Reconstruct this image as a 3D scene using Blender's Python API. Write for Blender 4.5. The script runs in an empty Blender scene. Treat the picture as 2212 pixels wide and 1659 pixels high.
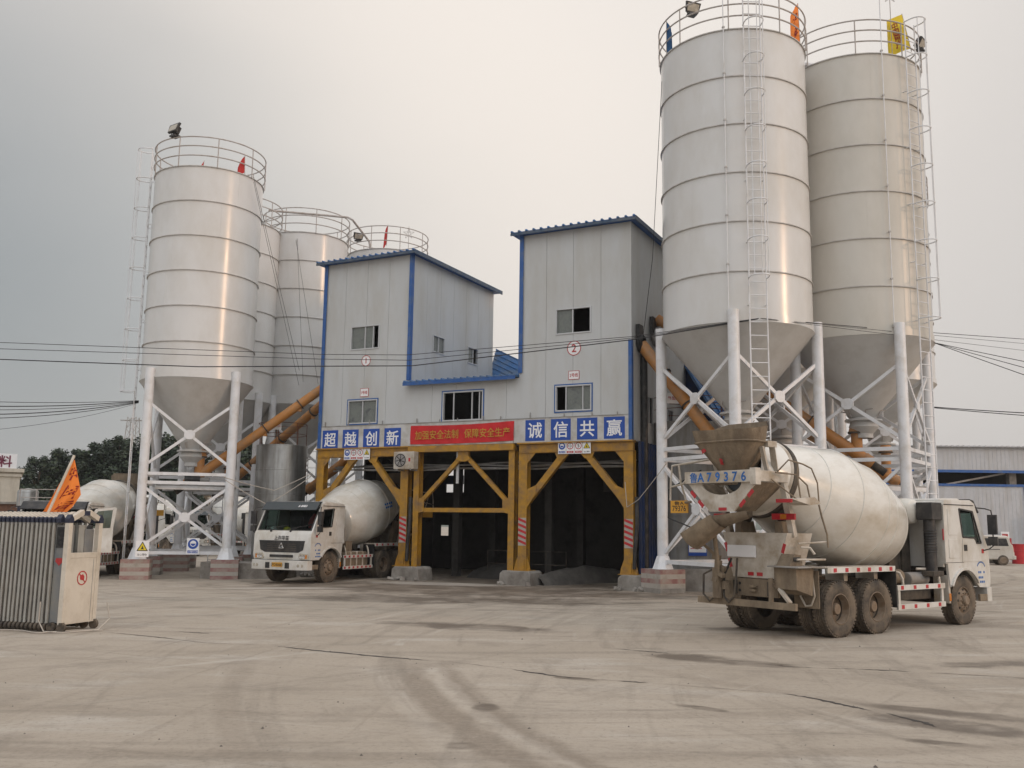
import bpy, math, random
from mathutils import Vector, Matrix
random.seed(7)
R = math.radians
S = bpy.context.scene
COL = S.collection

# ------------------------------------------------------------------ camera
cd = bpy.data.cameras.new("camera")
cam = bpy.data.objects.new("camera", cd)
COL.objects.link(cam)
cd.sensor_width = 36.0
cd.lens = 36.0 * 2050.0 / 2212.0
cd.clip_end = 3000
PITCH, ROLL = R(8.45), R(0.83)
cam.matrix_world = Matrix.Translation((0, 0, 2.1)) @ Matrix.Rotation(R(90) + PITCH, 4, 'X') @ Matrix.Rotation(ROLL, 4, 'Z')
S.camera = cam

# ------------------------------------------------------------------ light
SUN_AZ, SUN_EL = R(63), R(13)          # azimuth from -Y towards +X
sv = Vector((math.sin(SUN_AZ) * math.cos(SUN_EL), -math.cos(SUN_AZ) * math.cos(SUN_EL), math.sin(SUN_EL)))
sl = bpy.data.lights.new("sun", 'SUN')
sl.energy = 0.5
sl.angle = R(3.5)
sl.color = (1.0, 0.62, 0.38)
sun = bpy.data.objects.new("sun", sl)
COL.objects.link(sun)
sun.rotation_euler = sv.to_track_quat('Z', 'Y').to_euler()

w = bpy.data.worlds.new("World")
S.world = w
w.use_nodes = True
nt = w.node_tree
nt.nodes.clear()
N = nt.nodes.new
L = nt.links.new
out = N("ShaderNodeOutputWorld")
sky = N("ShaderNodeTexSky")
sky.sky_type = 'NISHITA'
sky.sun_disc = False
sky.sun_elevation = SUN_EL
sky.sun_rotation = math.atan2(sv.x, sv.y)
sky.dust_density = 5
bg1 = N("ShaderNodeBackground")
bg1.inputs[1].default_value = 0.1
L(sky.outputs[0], bg1.inputs[0])
tc = N("ShaderNodeTexCoord")


def wdot(vec):
    n = N("ShaderNodeVectorMath")
    n.operation = 'DOT_PRODUCT'
    v = Vector(vec).normalized()
    n.inputs[1].default_value = v
    L(tc.outputs['Generated'], n.inputs[0])
    return n.outputs['Value']


def wramp(src, stops):
    r = N("ShaderNodeValToRGB")
    r.color_ramp.interpolation = 'B_SPLINE'
    e = r.color_ramp.elements
    while len(e) < len(stops):
        e.new(0.5)
    for el, (p, c) in zip(e, stops):
        el.position = p
        el.color = (*c, 1)
    L(src, r.inputs[0])
    return r.outputs[0]


# overcast layer: pale warm towards the right and the zenith, a blue-grey bank low on the left
nz = N("ShaderNodeTexNoise")
nz.inputs['Scale'].default_value = 1.6
nz.inputs['Detail'].default_value = 4
mp = N("ShaderNodeMapping")
mp.inputs['Scale'].default_value = (1, 1, 2.2)
L(tc.outputs['Generated'], mp.inputs[0])
L(mp.outputs[0], nz.inputs[0])
sb = N("ShaderNodeVectorMath")
sb.operation = 'SUBTRACT'
sb.inputs[1].default_value = (-0.62, 0.78, 0.20)
L(tc.outputs['Generated'], sb.inputs[0])
ml = N("ShaderNodeVectorMath")
ml.operation = 'MULTIPLY'
ml.inputs[1].default_value = (1.0, 0.9, 1.75)
L(sb.outputs[0], ml.inputs[0])
ln = N("ShaderNodeVectorMath")
ln.operation = 'LENGTH'
L(ml.outputs[0], ln.inputs[0])
dsum = N("ShaderNodeMath")
dsum.operation = 'MULTIPLY_ADD'
dsum.inputs[1].default_value = 0.30
L(nz.outputs['Fac'], dsum.inputs[0])
off = N("ShaderNodeMath")
off.operation = 'SUBTRACT'
off.inputs[1].default_value = 0.08
L(ln.outputs['Value'], off.inputs[0])
L(off.outputs[0], dsum.inputs[2])
bank = wramp(dsum.outputs[0], [(0.08, (0.25, 0.272, 0.284)), (0.34, (0.318, 0.332, 0.338)), (0.58, (0.465, 0.455, 0.445)), (0.80, (0.655, 0.605, 0.565)), (1.0, (0.555, 0.53, 0.515))])
zen = wramp(wdot((0.12, -0.35, 0.9)), [(0.0, (0.0, 0.0, 0.0)), (0.42, (0.03, 0.03, 0.03)), (0.70, (0.55, 0.57, 0.59)), (1.0, (0.95, 1.01, 1.09))])
glow = wramp(wdot(sv), [(0.6, (0, 0, 0)), (0.88, (0.04, 0.03, 0.02)), (1.0, (0.16, 0.10, 0.06))])
thin = wramp(wdot((0.06, 0.86, 0.52)), [(0.80, (0, 0, 0)), (0.92, (0.08, 0.07, 0.055)), (1.0, (0.28, 0.245, 0.20))])
add = N("ShaderNodeVectorMath")
add.operation = 'ADD'
L(bank, add.inputs[0])
L(zen, add.inputs[1])
add2 = N("ShaderNodeVectorMath")
add2.operation = 'ADD'
L(add.outputs[0], add2.inputs[0])
L(glow, add2.inputs[1])
add3 = N("ShaderNodeVectorMath")
add3.operation = 'ADD'
L(add2.outputs[0], add3.inputs[0])
L(thin, add3.inputs[1])
bg2 = N("ShaderNodeBackground")
bg2.inputs[1].default_value = 1.0
L(add3.outputs[0], bg2.inputs[0])
mx = N("ShaderNodeMixShader")
mx.inputs[0].default_value = 0.9
L(bg1.outputs[0], mx.inputs[1])
L(bg2.outputs[0], mx.inputs[2])
L(mx.outputs[0], out.inputs[0])

S.view_settings.view_transform = 'Standard'
S.view_settings.look = 'None'
S.view_settings.exposure = 0.22
S.view_settings.gamma = 1.0
S.cycles.max_bounces = 6
S.cycles.transparent_max_bounces = 12


# ------------------------------------------------------------------ materials
def lin(r, g, b):
    f = lambda c: (c / 255 / 12.92) if c / 255 <= 0.04045 else ((c / 255 + 0.055) / 1.055) ** 2.4
    return (f(r), f(g), f(b))


def mat(name, col, rough=0.55, metal=0.0, var=0.12, scale=3.0, dirt=None, damt=0.45, dscale=1.2, stretch=(1, 1, 1), bump=0.0, bscale=40, spec=0.5):
    """painted / bare surface: colour drift, dirt blotches or streaks of its own, fine bump"""
    m = bpy.data.materials.new(name)
    m.use_nodes = True
    t = m.node_tree
    b = t.nodes['Principled BSDF']
    b.inputs['Metallic'].default_value = metal
    b.inputs['Specular IOR Level'].default_value = spec
    tcn = t.nodes.new("ShaderNodeTexCoord")
    n1 = t.nodes.new("ShaderNodeTexNoise")
    n1.inputs['Scale'].default_value = scale
    n1.inputs['Detail'].default_value = 5
    t.links.new(tcn.outputs['Object'], n1.inputs[0])
    r1 = t.nodes.new("ShaderNodeValToRGB")
    r1.color_ramp.elements[0].position = 0.3
    r1.color_ramp.elements[1].position = 0.7
    lo = tuple(c * (1 - var) for c in col)
    hi = tuple(min(1, c * (1 + var * 0.6)) for c in col)
    r1.color_ramp.elements[0].color = (*lo, 1)
    r1.color_ramp.elements[1].color = (*hi, 1)
    t.links.new(n1.outputs['Fac'], r1.inputs[0])
    c = r1.outputs[0]
    if dirt:
        mpn = t.nodes.new("ShaderNodeMapping")
        mpn.inputs['Scale'].default_value = stretch
        t.links.new(tcn.outputs['Object'], mpn.inputs[0])
        n2 = t.nodes.new("ShaderNodeTexNoise")
        n2.inputs['Scale'].default_value = dscale
        n2.inputs['Detail'].default_value = 8
        n2.inputs['Roughness'].default_value = 0.65
        t.links.new(mpn.outputs[0], n2.inputs[0])
        r2 = t.nodes.new("ShaderNodeValToRGB")
        r2.color_ramp.elements[0].position = max(0.0, 0.62 - damt * 0.5)
        r2.color_ramp.elements[1].position = min(1.0, 0.86 - damt * 0.42)
        t.links.new(n2.outputs['Fac'], r2.inputs[0])
        mxn = t.nodes.new("ShaderNodeMix")
        mxn.data_type = 'RGBA'
        t.links.new(r2.outputs[0], mxn.inputs[0])
        t.links.new(c, mxn.inputs[6])
        mxn.inputs[7].default_value = (*dirt, 1)
        c = mxn.outputs[2]
    t.links.new(c, b.inputs['Base Color'])
    rr = t.nodes.new("ShaderNodeMapRange")
    rr.inputs[3].default_value = max(0.03, rough - 0.08)
    rr.inputs[4].default_value = min(1, rough + 0.12)
    t.links.new(n1.outputs['Fac'], rr.inputs[0])
    t.links.new(rr.outputs[0], b.inputs['Roughness'])
    if bump:
        n3 = t.nodes.new("ShaderNodeTexNoise")
        n3.inputs['Scale'].default_value = bscale
        n3.inputs['Detail'].default_value = 6
        t.links.new(tcn.outputs['Object'], n3.inputs[0])
        bp = t.nodes.new("ShaderNodeBump")
        bp.inputs['Strength'].default_value = bump
        bp.inputs['Distance'].default_value = 0.02
        t.links.new(n3.outputs['Fac'], bp.inputs['Height'])
        t.links.new(bp.outputs[0], b.inputs['Normal'])
    return m


def glassmat(name, tint, gl=0.16):
    m = bpy.data.materials.new(name)
    m.use_nodes = True
    t = m.node_tree
    t.nodes.clear()
    o = t.nodes.new("ShaderNodeOutputMaterial")
    tr = t.nodes.new("ShaderNodeBsdfTransparent")
    tr.inputs[0].default_value = (*tint, 1)
    g = t.nodes.new("ShaderNodeBsdfGlossy")
    g.inputs['Roughness'].default_value = 0.06
    lw = t.nodes.new("ShaderNodeLayerWeight")
    lw.inputs[0].default_value = gl
    mxn = t.nodes.new("ShaderNodeMixShader")
    t.links.new(lw.outputs['Fresnel'], mxn.inputs[0])
    t.links.new(tr.outputs[0], mxn.inputs[1])
    t.links.new(g.outputs[0], mxn.inputs[2])
    t.links.new(mxn.outputs[0], o.inputs[0])
    return m


DUST = (0.30, 0.25, 0.19)
M = {}
M['silo'] = mat('silo_white_paint', (0.63, 0.632, 0.628), 0.19, var=0.03, scale=0.5, dirt=(0.55, 0.535, 0.505), damt=0.36, dscale=0.5, stretch=(1, 1, 0.5), bump=0.12, bscale=1.3, spec=0.42)
M['silo_cream'] = mat('silo_cream_paint', (0.56, 0.54, 0.495), 0.30, var=0.04, scale=0.5, dirt=(0.47, 0.45, 0.40), damt=0.38, dscale=0.5, stretch=(1, 1, 0.5), bump=0.10, bscale=1.3, spec=0.42)
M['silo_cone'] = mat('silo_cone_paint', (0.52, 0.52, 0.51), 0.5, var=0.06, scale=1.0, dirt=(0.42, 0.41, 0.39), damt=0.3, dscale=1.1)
M['silo_ring'] = mat('silo_ring_paint', (0.47, 0.455, 0.435), 0.5, var=0.2, scale=4)
M['white_steel'] = mat('white_painted_steel', (0.68, 0.69, 0.71), 0.40, var=0.05, dirt=(0.52, 0.50, 0.47), damt=0.26, dscale=2.0)
M['rail'] = mat('rail_grey_steel', (0.42, 0.39, 0.37), 0.5, var=0.15, dirt=(0.28, 0.22, 0.17), damt=0.3, dscale=5)
M['grey_steel'] = mat('grey_steel', (0.30, 0.30, 0.30), 0.5, var=0.2, dirt=(0.2, 0.17, 0.13), damt=0.4)
M['galv'] = mat('galvanised_sheet', (0.42, 0.43, 0.43), 0.38, 0.75, var=0.22, scale=1.6, dirt=(0.24, 0.23, 0.21), damt=0.45, dscale=1.5, stretch=(2.5, 2.5, 0.3))
M['dullgalv'] = mat('weathered_tank_sheet', (0.30, 0.30, 0.29), 0.55, 0.3, var=0.2, scale=1.4, dirt=(0.19, 0.17, 0.15), damt=0.45, dscale=1.5, stretch=(2.5, 2.5, 0.3))
M['yellow'] = mat('yellow_painted_steel', (0.42, 0.215, 0.016), 0.5, var=0.2, scale=2.5, dirt=(0.18, 0.11, 0.055), damt=0.38, dscale=2.6)
M['orange_pipe'] = mat('orange_conveyor_paint', (0.50, 0.21, 0.045), 0.5, var=0.2, scale=2.0, dirt=(0.26, 0.17, 0.10), damt=0.40, dscale=2.0)
M['wall'] = mat('sandwich_panel_white', (0.50, 0.515, 0.52), 0.45, var=0.04, scale=0.5, dirt=(0.43, 0.425, 0.40), damt=0.36, dscale=0.6, stretch=(1.4, 1.4, 0.4))
M['band'] = mat('white_sign_band', (0.54, 0.54, 0.54), 0.5, var=0.08, dirt=(0.36, 0.33, 0.28), damt=0.40, dscale=1.8)
M['blue'] = mat('blue_trim_sheet', (0.018, 0.095, 0.32), 0.45, var=0.15, dirt=(0.09, 0.13, 0.2), damt=0.3, dscale=3)
M['blue_roof'] = mat('blue_roof_sheet', (0.05, 0.16, 0.38), 0.45, var=0.15, dirt=(0.14, 0.19, 0.26), damt=0.35, dscale=2)
M['fascia'] = mat('weathered_blue_fascia', (0.035, 0.075, 0.14), 0.5, var=0.2, dirt=(0.12, 0.13, 0.14), damt=0.4, dscale=3)
M['darkblue'] = mat('dark_blue_sheet', (0.012, 0.035, 0.12), 0.55, var=0.2, dirt=(0.05, 0.05, 0.06), damt=0.4)
M['signblue'] = mat('sign_blue', (0.010, 0.065, 0.34), 0.5, var=0.08)
M['signwhite'] = mat('sign_white', (0.78, 0.78, 0.79), 0.5, var=0.05)
M['banner'] = mat('red_banner_cloth', (0.52, 0.018, 0.022), 0.75, var=0.15, scale=1.5)
M['bannergold'] = mat('banner_gold_lettering', (0.50, 0.26, 0.035), 0.7, var=0.1)
M['alu'] = mat('window_alu_frame', (0.50, 0.51, 0.52), 0.4, 0.2, var=0.08)
M['black'] = mat('black_plastic', (0.014, 0.014, 0.015), 0.5, var=0.2, dirt=(0.06, 0.055, 0.05), damt=0.35, dscale=4)
M['rubber'] = mat('dusty_tyre_rubber', (0.030, 0.028, 0.026), 0.85, var=0.3, scale=5, dirt=(0.16, 0.125, 0.09), damt=0.62, dscale=2.6, bump=0.2, bscale=60)
M['rim'] = mat('dusty_wheel_rim', (0.24, 0.19, 0.14), 0.7, var=0.25, dirt=(0.15, 0.10, 0.06), damt=0.5, dscale=5)
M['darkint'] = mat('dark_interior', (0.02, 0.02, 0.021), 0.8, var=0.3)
M['dimwall'] = mat('shade_dark_concrete_wall', (0.07, 0.066, 0.06), 0.9, var=0.3, scale=1.2, dirt=(0.03, 0.028, 0.026), damt=0.5)  # concrete coloured near black, so the bay shade is partly in the paint
M['conc'] = mat('old_concrete', (0.33, 0.31, 0.28), 0.9, var=0.2, scale=2, dirt=(0.17, 0.15, 0.13), damt=0.5, dscale=1.6, bump=0.35, bscale=18)
M['stripe_w'] = mat('faded_white_stripe', (0.43, 0.40, 0.36), 0.8, var=0.15, dirt=(0.31, 0.28, 0.24), damt=0.48, dscale=3)
M['stripe_r'] = mat('faded_red_stripe', (0.30, 0.15, 0.14), 0.8, var=0.2, dirt=(0.33, 0.29, 0.25), damt=0.46, dscale=3)
M['red'] = mat('red_paint', (0.45, 0.02, 0.025), 0.5, var=0.12)
M['truck'] = mat('truck_white_paint', (0.62, 0.61, 0.58), 0.36, var=0.06, scale=1.5, dirt=(0.42, 0.38, 0.31), damt=0.36, dscale=1.6, stretch=(1, 1, 0.6), spec=0.5)
M['drum'] = mat('drum_white_paint', (0.66, 0.65, 0.61), 0.17, var=0.05, scale=1.3, dirt=(0.46, 0.41, 0.33), damt=0.40, dscale=1.1, stretch=(0.5, 1, 1), spec=0.55)
M['dirtywhite'] = mat('muddy_white_paint', (0.56, 0.52, 0.46), 0.6, var=0.12, scale=2.5, dirt=(0.31, 0.25, 0.18), damt=0.48, dscale=2.2)
M['mud'] = mat('cement_caked_steel', (0.255, 0.20, 0.138), 0.85, var=0.25, scale=3, dirt=(0.15, 0.115, 0.08), damt=0.50, dscale=3.0, stretch=(1.5, 1.5, 0.5), bump=0.8, bscale=14)
M['chassis'] = mat('dusty_chassis_steel', (0.045, 0.038, 0.032), 0.8, var=0.3, dirt=(0.11, 0.09, 0.067), damt=0.45, dscale=3)  # steel and dust tones darkened to deepen the shadow under the trucks
M['reflred'] = mat('red_reflector', (0.42, 0.022, 0.03), 0.3, var=0.05)
M['lens'] = mat('lamp_lens', (0.42, 0.38, 0.31), 0.15, var=0.2, scale=10)
M['amber'] = mat('amber_lens', (0.5, 0.17, 0.02), 0.25, var=0.1)
M['plate'] = mat('yellow_plate', (0.58, 0.29, 0.03), 0.5, var=0.1)
M['ink'] = mat('black_lettering', (0.02, 0.02, 0.02), 0.6, var=0.0)
M['blueink'] = mat('blue_stencil_paint', (0.02, 0.13, 0.40), 0.6, var=0.2, scale=12)
M['redink'] = mat('red_lettering', (0.42, 0.03, 0.03), 0.6, var=0.1)
M['warn'] = mat('warning_yellow', (0.68, 0.53, 0.02), 0.5, var=0.08)
M['glass'] = glassmat('dark_window_glass', (0.42, 0.47, 0.46), 0.12)
M['cabglass'] = glassmat('cab_glass', (0.36, 0.45, 0.42), 0.10)
M['paper'] = mat('clouded_pane', (0.20, 0.22, 0.20), 0.25, var=0.25, scale=3, dirt=(0.09, 0.10, 0.10), damt=0.5, dscale=3)
M['chrome'] = mat('polished_steel', (0.55, 0.55, 0.55), 0.2, 0.9, var=0.05)
M['cable'] = mat('black_cable', (0.022, 0.022, 0.024), 0.7, var=0.1)
M['greycable'] = mat('grey_cable', (0.42, 0.38, 0.33), 0.7, var=0.1)
M['orangeflag'] = mat('orange_flag_cloth', (0.80, 0.23, 0.035), 0.8, var=0.08, scale=2)
M['yellowflag'] = mat('yellow_flag_cloth', (0.66, 0.50, 0.03), 0.8, var=0.1)
M['redflag'] = mat('red_flag_cloth', (0.50, 0.035, 0.03), 0.8, var=0.1)
M['blueflag'] = mat('blue_flag_cloth', (0.02, 0.09, 0.22), 0.8, var=0.1)
M['cream'] = mat('cream_render', (0.55, 0.50, 0.42), 0.8, var=0.08, dirt=(0.4, 0.35, 0.28), damt=0.35, stretch=(2, 2, 0.3))
M['brick'] = mat('brown_brick', (0.16, 0.08, 0.05), 0.9, var=0.3, scale=6)
M['gateslat'] = mat('gate_steel_slat', (0.36, 0.36, 0.335), 0.4, 0.15, var=0.12, dirt=(0.24, 0.22, 0.19), damt=0.36, dscale=3, stretch=(4, 4, 0.5))
M['gatewhite'] = mat('gate_cream_paint', (0.60, 0.55, 0.47), 0.5, var=0.06, dirt=(0.38, 0.33, 0.26), damt=0.36, dscale=1.5)
M['gatebox'] = mat('gate_grey_panel', (0.16, 0.17, 0.18), 0.5, var=0.1, dirt=(0.26, 0.24, 0.2), damt=0.4)
M['navy'] = mat('gate_navy_cap', (0.02, 0.025, 0.05), 0.5, var=0.2)
M['corr'] = mat('white_corrugated_sheet', (0.47, 0.48, 0.50), 0.5, var=0.06, dirt=(0.4, 0.39, 0.38), damt=0.35, stretch=(2, 2, 0.3))
M['van'] = mat('van_silver_white', (0.55, 0.52, 0.47), 0.35, var=0.05, dirt=(0.4, 0.34, 0.27), damt=0.3)
M['trunk'] = mat('tree_bark', (0.09, 0.07, 0.05), 0.95, var=0.3)
M['leaf1'] = mat('dark_leaf', (0.020, 0.036, 0.020), 0.6, var=0.45, scale=0.9)
M['leaf2'] = mat('mid_leaf', (0.036, 0.058, 0.026), 0.6, var=0.4, scale=0.9)
M['teal'] = mat('teal_cloth', (0.05, 0.35, 0.40), 0.8)


# ------------------------------------------------------------------ mesh helper
def basis(d, up=Vector((0, 0, 1))):
    d = d.normalized()
    if abs(d.dot(up)) > 0.995:
        up = Vector((1, 0, 0))
    x = up.cross(d).normalized()
    y = d.cross(x).normalized()
    return x, y, d


class MB:
    def __init__(self):
        self.v, self.f, self.mi, self.mats = [], [], [], []
        self.X = Matrix.Identity(4)

    def add(self, vs, fs, m):
        if isinstance(m, str):
            m = M[m]
        if m not in self.mats:
            self.mats.append(m)
        k = self.mats.index(m)
        o = len(self.v)
        self.v += [self.X @ Vector(p) for p in vs]
        for f in fs:
            self.f.append([i + o for i in f])
            self.mi.append(k)

    def box(self, c, s, m, rot=None):
        c = Vector(c)
        vs = []
        for dx in (-1, 1):
            for dy in (-1, 1):
                for dz in (-1, 1):
                    p = Vector((dx * s[0] / 2, dy * s[1] / 2, dz * s[2] / 2))
                    if rot:
                        p = rot @ p
                    vs.append(c + p)
        self.add(vs, [(0, 1, 3, 2), (4, 6, 7, 5), (0, 4, 5, 1), (2, 3, 7, 6), (0, 2, 6, 4), (1, 5, 7, 3)], m)

    def bx(self, x0, x1, y0, y1, z0, z1, m):
        self.box(((x0 + x1) / 2, (y0 + y1) / 2, (z0 + z1) / 2), (abs(x1 - x0), abs(y1 - y0), abs(z1 - z0)), m)

    def bar(self, p, q, w, h, m, up=(0, 0, 1)):
        p, q = Vector(p), Vector(q)
        x, y, d = basis(q - p, Vector(up))
        vs = []
        for e in (p, q):
            for a, b in ((-1, -1), (1, -1), (1, 1), (-1, 1)):
                vs.append(e + x * a * w / 2 + y * b * h / 2)
        self.add(vs, [(0, 1, 2, 3)[::-1], (4, 5, 6, 7), (0, 1, 5, 4), (1, 2, 6, 5), (2, 3, 7, 6), (3, 0, 4, 7)], m)

    def tube(self, p, q, r, m, n=12, r2=None, caps=True):
        p, q = Vector(p), Vector(q)
        r2 = r if r2 is None else r2
        x, y, d = basis(q - p)
        vs = []
        for e, rr in ((p, r), (q, r2)):
            for i in range(n):
                a = 2 * math.pi * i / n
                vs.append(e + (x * math.cos(a) + y * math.sin(a)) * rr)
        fs = [(i, (i + 1) % n, n + (i + 1) % n, n + i) for i in range(n)]
        if caps:
            fs += [tuple(range(n))[::-1], tuple(range(n, 2 * n))]
        self.add(vs, fs, m)

    def path(self, pts, r, m, n=8, closed=False):
        pts = [Vector(p) for p in pts]
        k = len(pts)
        vs, fs = [], []
        px = None
        for i, p in enumerate(pts):
            a = pts[(i - 1) % k] if (closed or i > 0) else p
            b = pts[(i + 1) % k] if (closed or i < k - 1) else p
            d = (b - a)
            d = d.normalized() if d.length > 1e-9 else Vector((0, 0, 1))
            if px is None:
                x, y, _ = basis(d)
            else:
                x = (px - d * px.dot(d))
                x = x.normalized() if x.length > 1e-6 else basis(d)[0]
                y = d.cross(x)
            px = x
            for j in range(n):
                an = 2 * math.pi * j / n
                vs.append(p + (x * math.cos(an) + y * math.sin(an)) * r)
        for i in range(k if closed else k - 1):
            o, o2 = i * n, ((i + 1) % k) * n
            for j in range(n):
                fs.append((o + j, o + (j + 1) % n, o2 + (j + 1) % n, o2 + j))
        if not closed:
            fs += [tuple(range(n))[::-1], tuple(range((k - 1) * n, k * n))]
        self.add(vs, fs, m)

    def lathe(self, prof, m, n=48, mtx=None, a0=0.0, a1=2 * math.pi, cap=False):
        mtx = mtx or Matrix.Identity(4)
        full = abs(a1 - a0 - 2 * math.pi) < 1e-6
        k = n if full else n + 1
        vs, fs = [], []
        for (r, z) in prof:
            for i in range(k):
                a = a0 + (a1 - a0) * i / n
                vs.append(mtx @ Vector((r * math.cos(a), r * math.sin(a), z)))
        for j in range(len(prof) - 1):
            for i in range(n):
                i2 = (i + 1) % k
                fs.append((j * k + i, j * k + i2, (j + 1) * k + i2, (j + 1) * k + i))
        if cap:
            fs += [tuple(range(k))[::-1], tuple(range((len(prof) - 1) * k, len(prof) * k))]
        self.add(vs, fs, m)

    def prism(self, poly, h0, h1, m, plane='xz'):
        n = len(poly)
        vs = []
        for h in (h0, h1):
            for (a, b) in poly:
                vs.append({'xz': (a, h, b), 'xy': (a, b, h), 'yz': (h, a, b)}[plane])
        fs = [tuple(range(n)), tuple(range(n, 2 * n))[::-1]]
        fs += [(i, n + i, n + (i + 1) % n, (i + 1) % n) for i in range(n)]
        self.add(vs, fs, m)

    def build(self, name, parent=None, loc=None, rz=0.0, sharp=35, bevel=0.0, flat=False):
        me = bpy.data.meshes.new(name)
        me.from_pydata([tuple(p) for p in self.v], [], self.f)
        for m in self.mats:
            me.materials.append(m)
        me.polygons.foreach_set('material_index', self.mi)
        me.update()
        import bmesh
        bm = bmesh.new()
        bm.from_mesh(me)
        bmesh.ops.recalc_face_normals(bm, faces=bm.faces)
        bm.to_mesh(me)
        bm.free()
        if not flat:
            me.polygons.foreach_set('use_smooth', [True] * len(me.polygons))
            me.set_sharp_from_angle(angle=R(sharp))
        o = bpy.data.objects.new(name, me)
        COL.objects.link(o)
        if parent:
            o.parent = parent
        if loc:
            o.location = loc
        o.rotation_euler = (0, 0, rz)
        if bevel:
            b = o.modifiers.new('bevel', 'BEVEL')
            b.width = bevel
            b.segments = 2
            b.limit_method = 'ANGLE'
            b.angle_limit = R(40)
        return o


def tag(o, label, cat, group=None):
    o['label'] = label
    o['category'] = cat
    if group:
        o['group'] = group
    return o


def thing(name, label, cat, loc=(0, 0, 0), rz=0.0, group=None):
    o = bpy.data.objects.new(name, None)
    COL.objects.link(o)
    o.empty_display_size = 0.2
    o.location = loc
    o.rotation_euler = (0, 0, rz)
    return tag(o, label, cat, group)


def copy_tree(o, parent=None):
    c = o.copy()
    COL.objects.link(c)
    if parent:
        c.parent = parent
    for ch in list(o.children):
        copy_tree(ch, c)
    return c


_tcache = {}


def text_mesh(txt, size, thick=0.004, bold=0.0, sx=1.0):
    """lettering as a mesh in its own xy plane, centred on its box"""
    key = (txt, size, thick, bold, sx)
    if key in _tcache:
        return _tcache[key]
    cu = bpy.data.curves.new('lettering', 'FONT')
    cu.body = txt
    cu.size = size
    cu.extrude = thick
    cu.offset = bold * size
    cu.align_x = 'CENTER'
    cu.align_y = 'CENTER'
    cu.resolution_u = 3
    ob = bpy.data.objects.new('lettering', cu)
    COL.objects.link(ob)
    dg = bpy.context.evaluated_depsgraph_get()
    me = bpy.data.meshes.new_from_object(ob.evaluated_get(dg))
    vs = [Vector(v.co) for v in me.vertices]
    fs = [tuple(p.vertices) for p in me.polygons]
    if vs:
        cx = (min(v.x for v in vs) + max(v.x for v in vs)) / 2
        cy = (min(v.y for v in vs) + max(v.y for v in vs)) / 2
        vs = [Vector(((v.x - cx) * sx, v.y - cy, v.z)) for v in vs]
    bpy.data.objects.remove(ob)
    bpy.data.curves.remove(cu)
    bpy.data.meshes.remove(me)
    _tcache[key] = (vs, fs)
    return vs, fs


def frame(origin, xdir, ydir):
    """matrix whose local x,y follow xdir,ydir"""
    x = Vector(xdir).normalized()
    y = Vector(ydir).normalized()
    z = x.cross(y)
    m = Matrix((x, y, z)).transposed().to_4x4()
    m.translation = Vector(origin)
    return m


def put_text(mb, txt, size, m, mtx, thick=0.004, bold=0.0, sx=1.0):
    vs, fs = text_mesh(txt, size, thick, bold, sx)
    mb.add([mtx @ v for v in vs], fs, m)


def smooth(a, b, x):
    t = max(0.0, min(1.0, (x - a) / (b - a)))
    return t * t * (3 - 2 * t)


def gz(x, y):
    """ground height: the yard falls a little towards the left"""
    return -0.12 * smooth(-5, -12, x) * smooth(22, 32, y)


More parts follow.
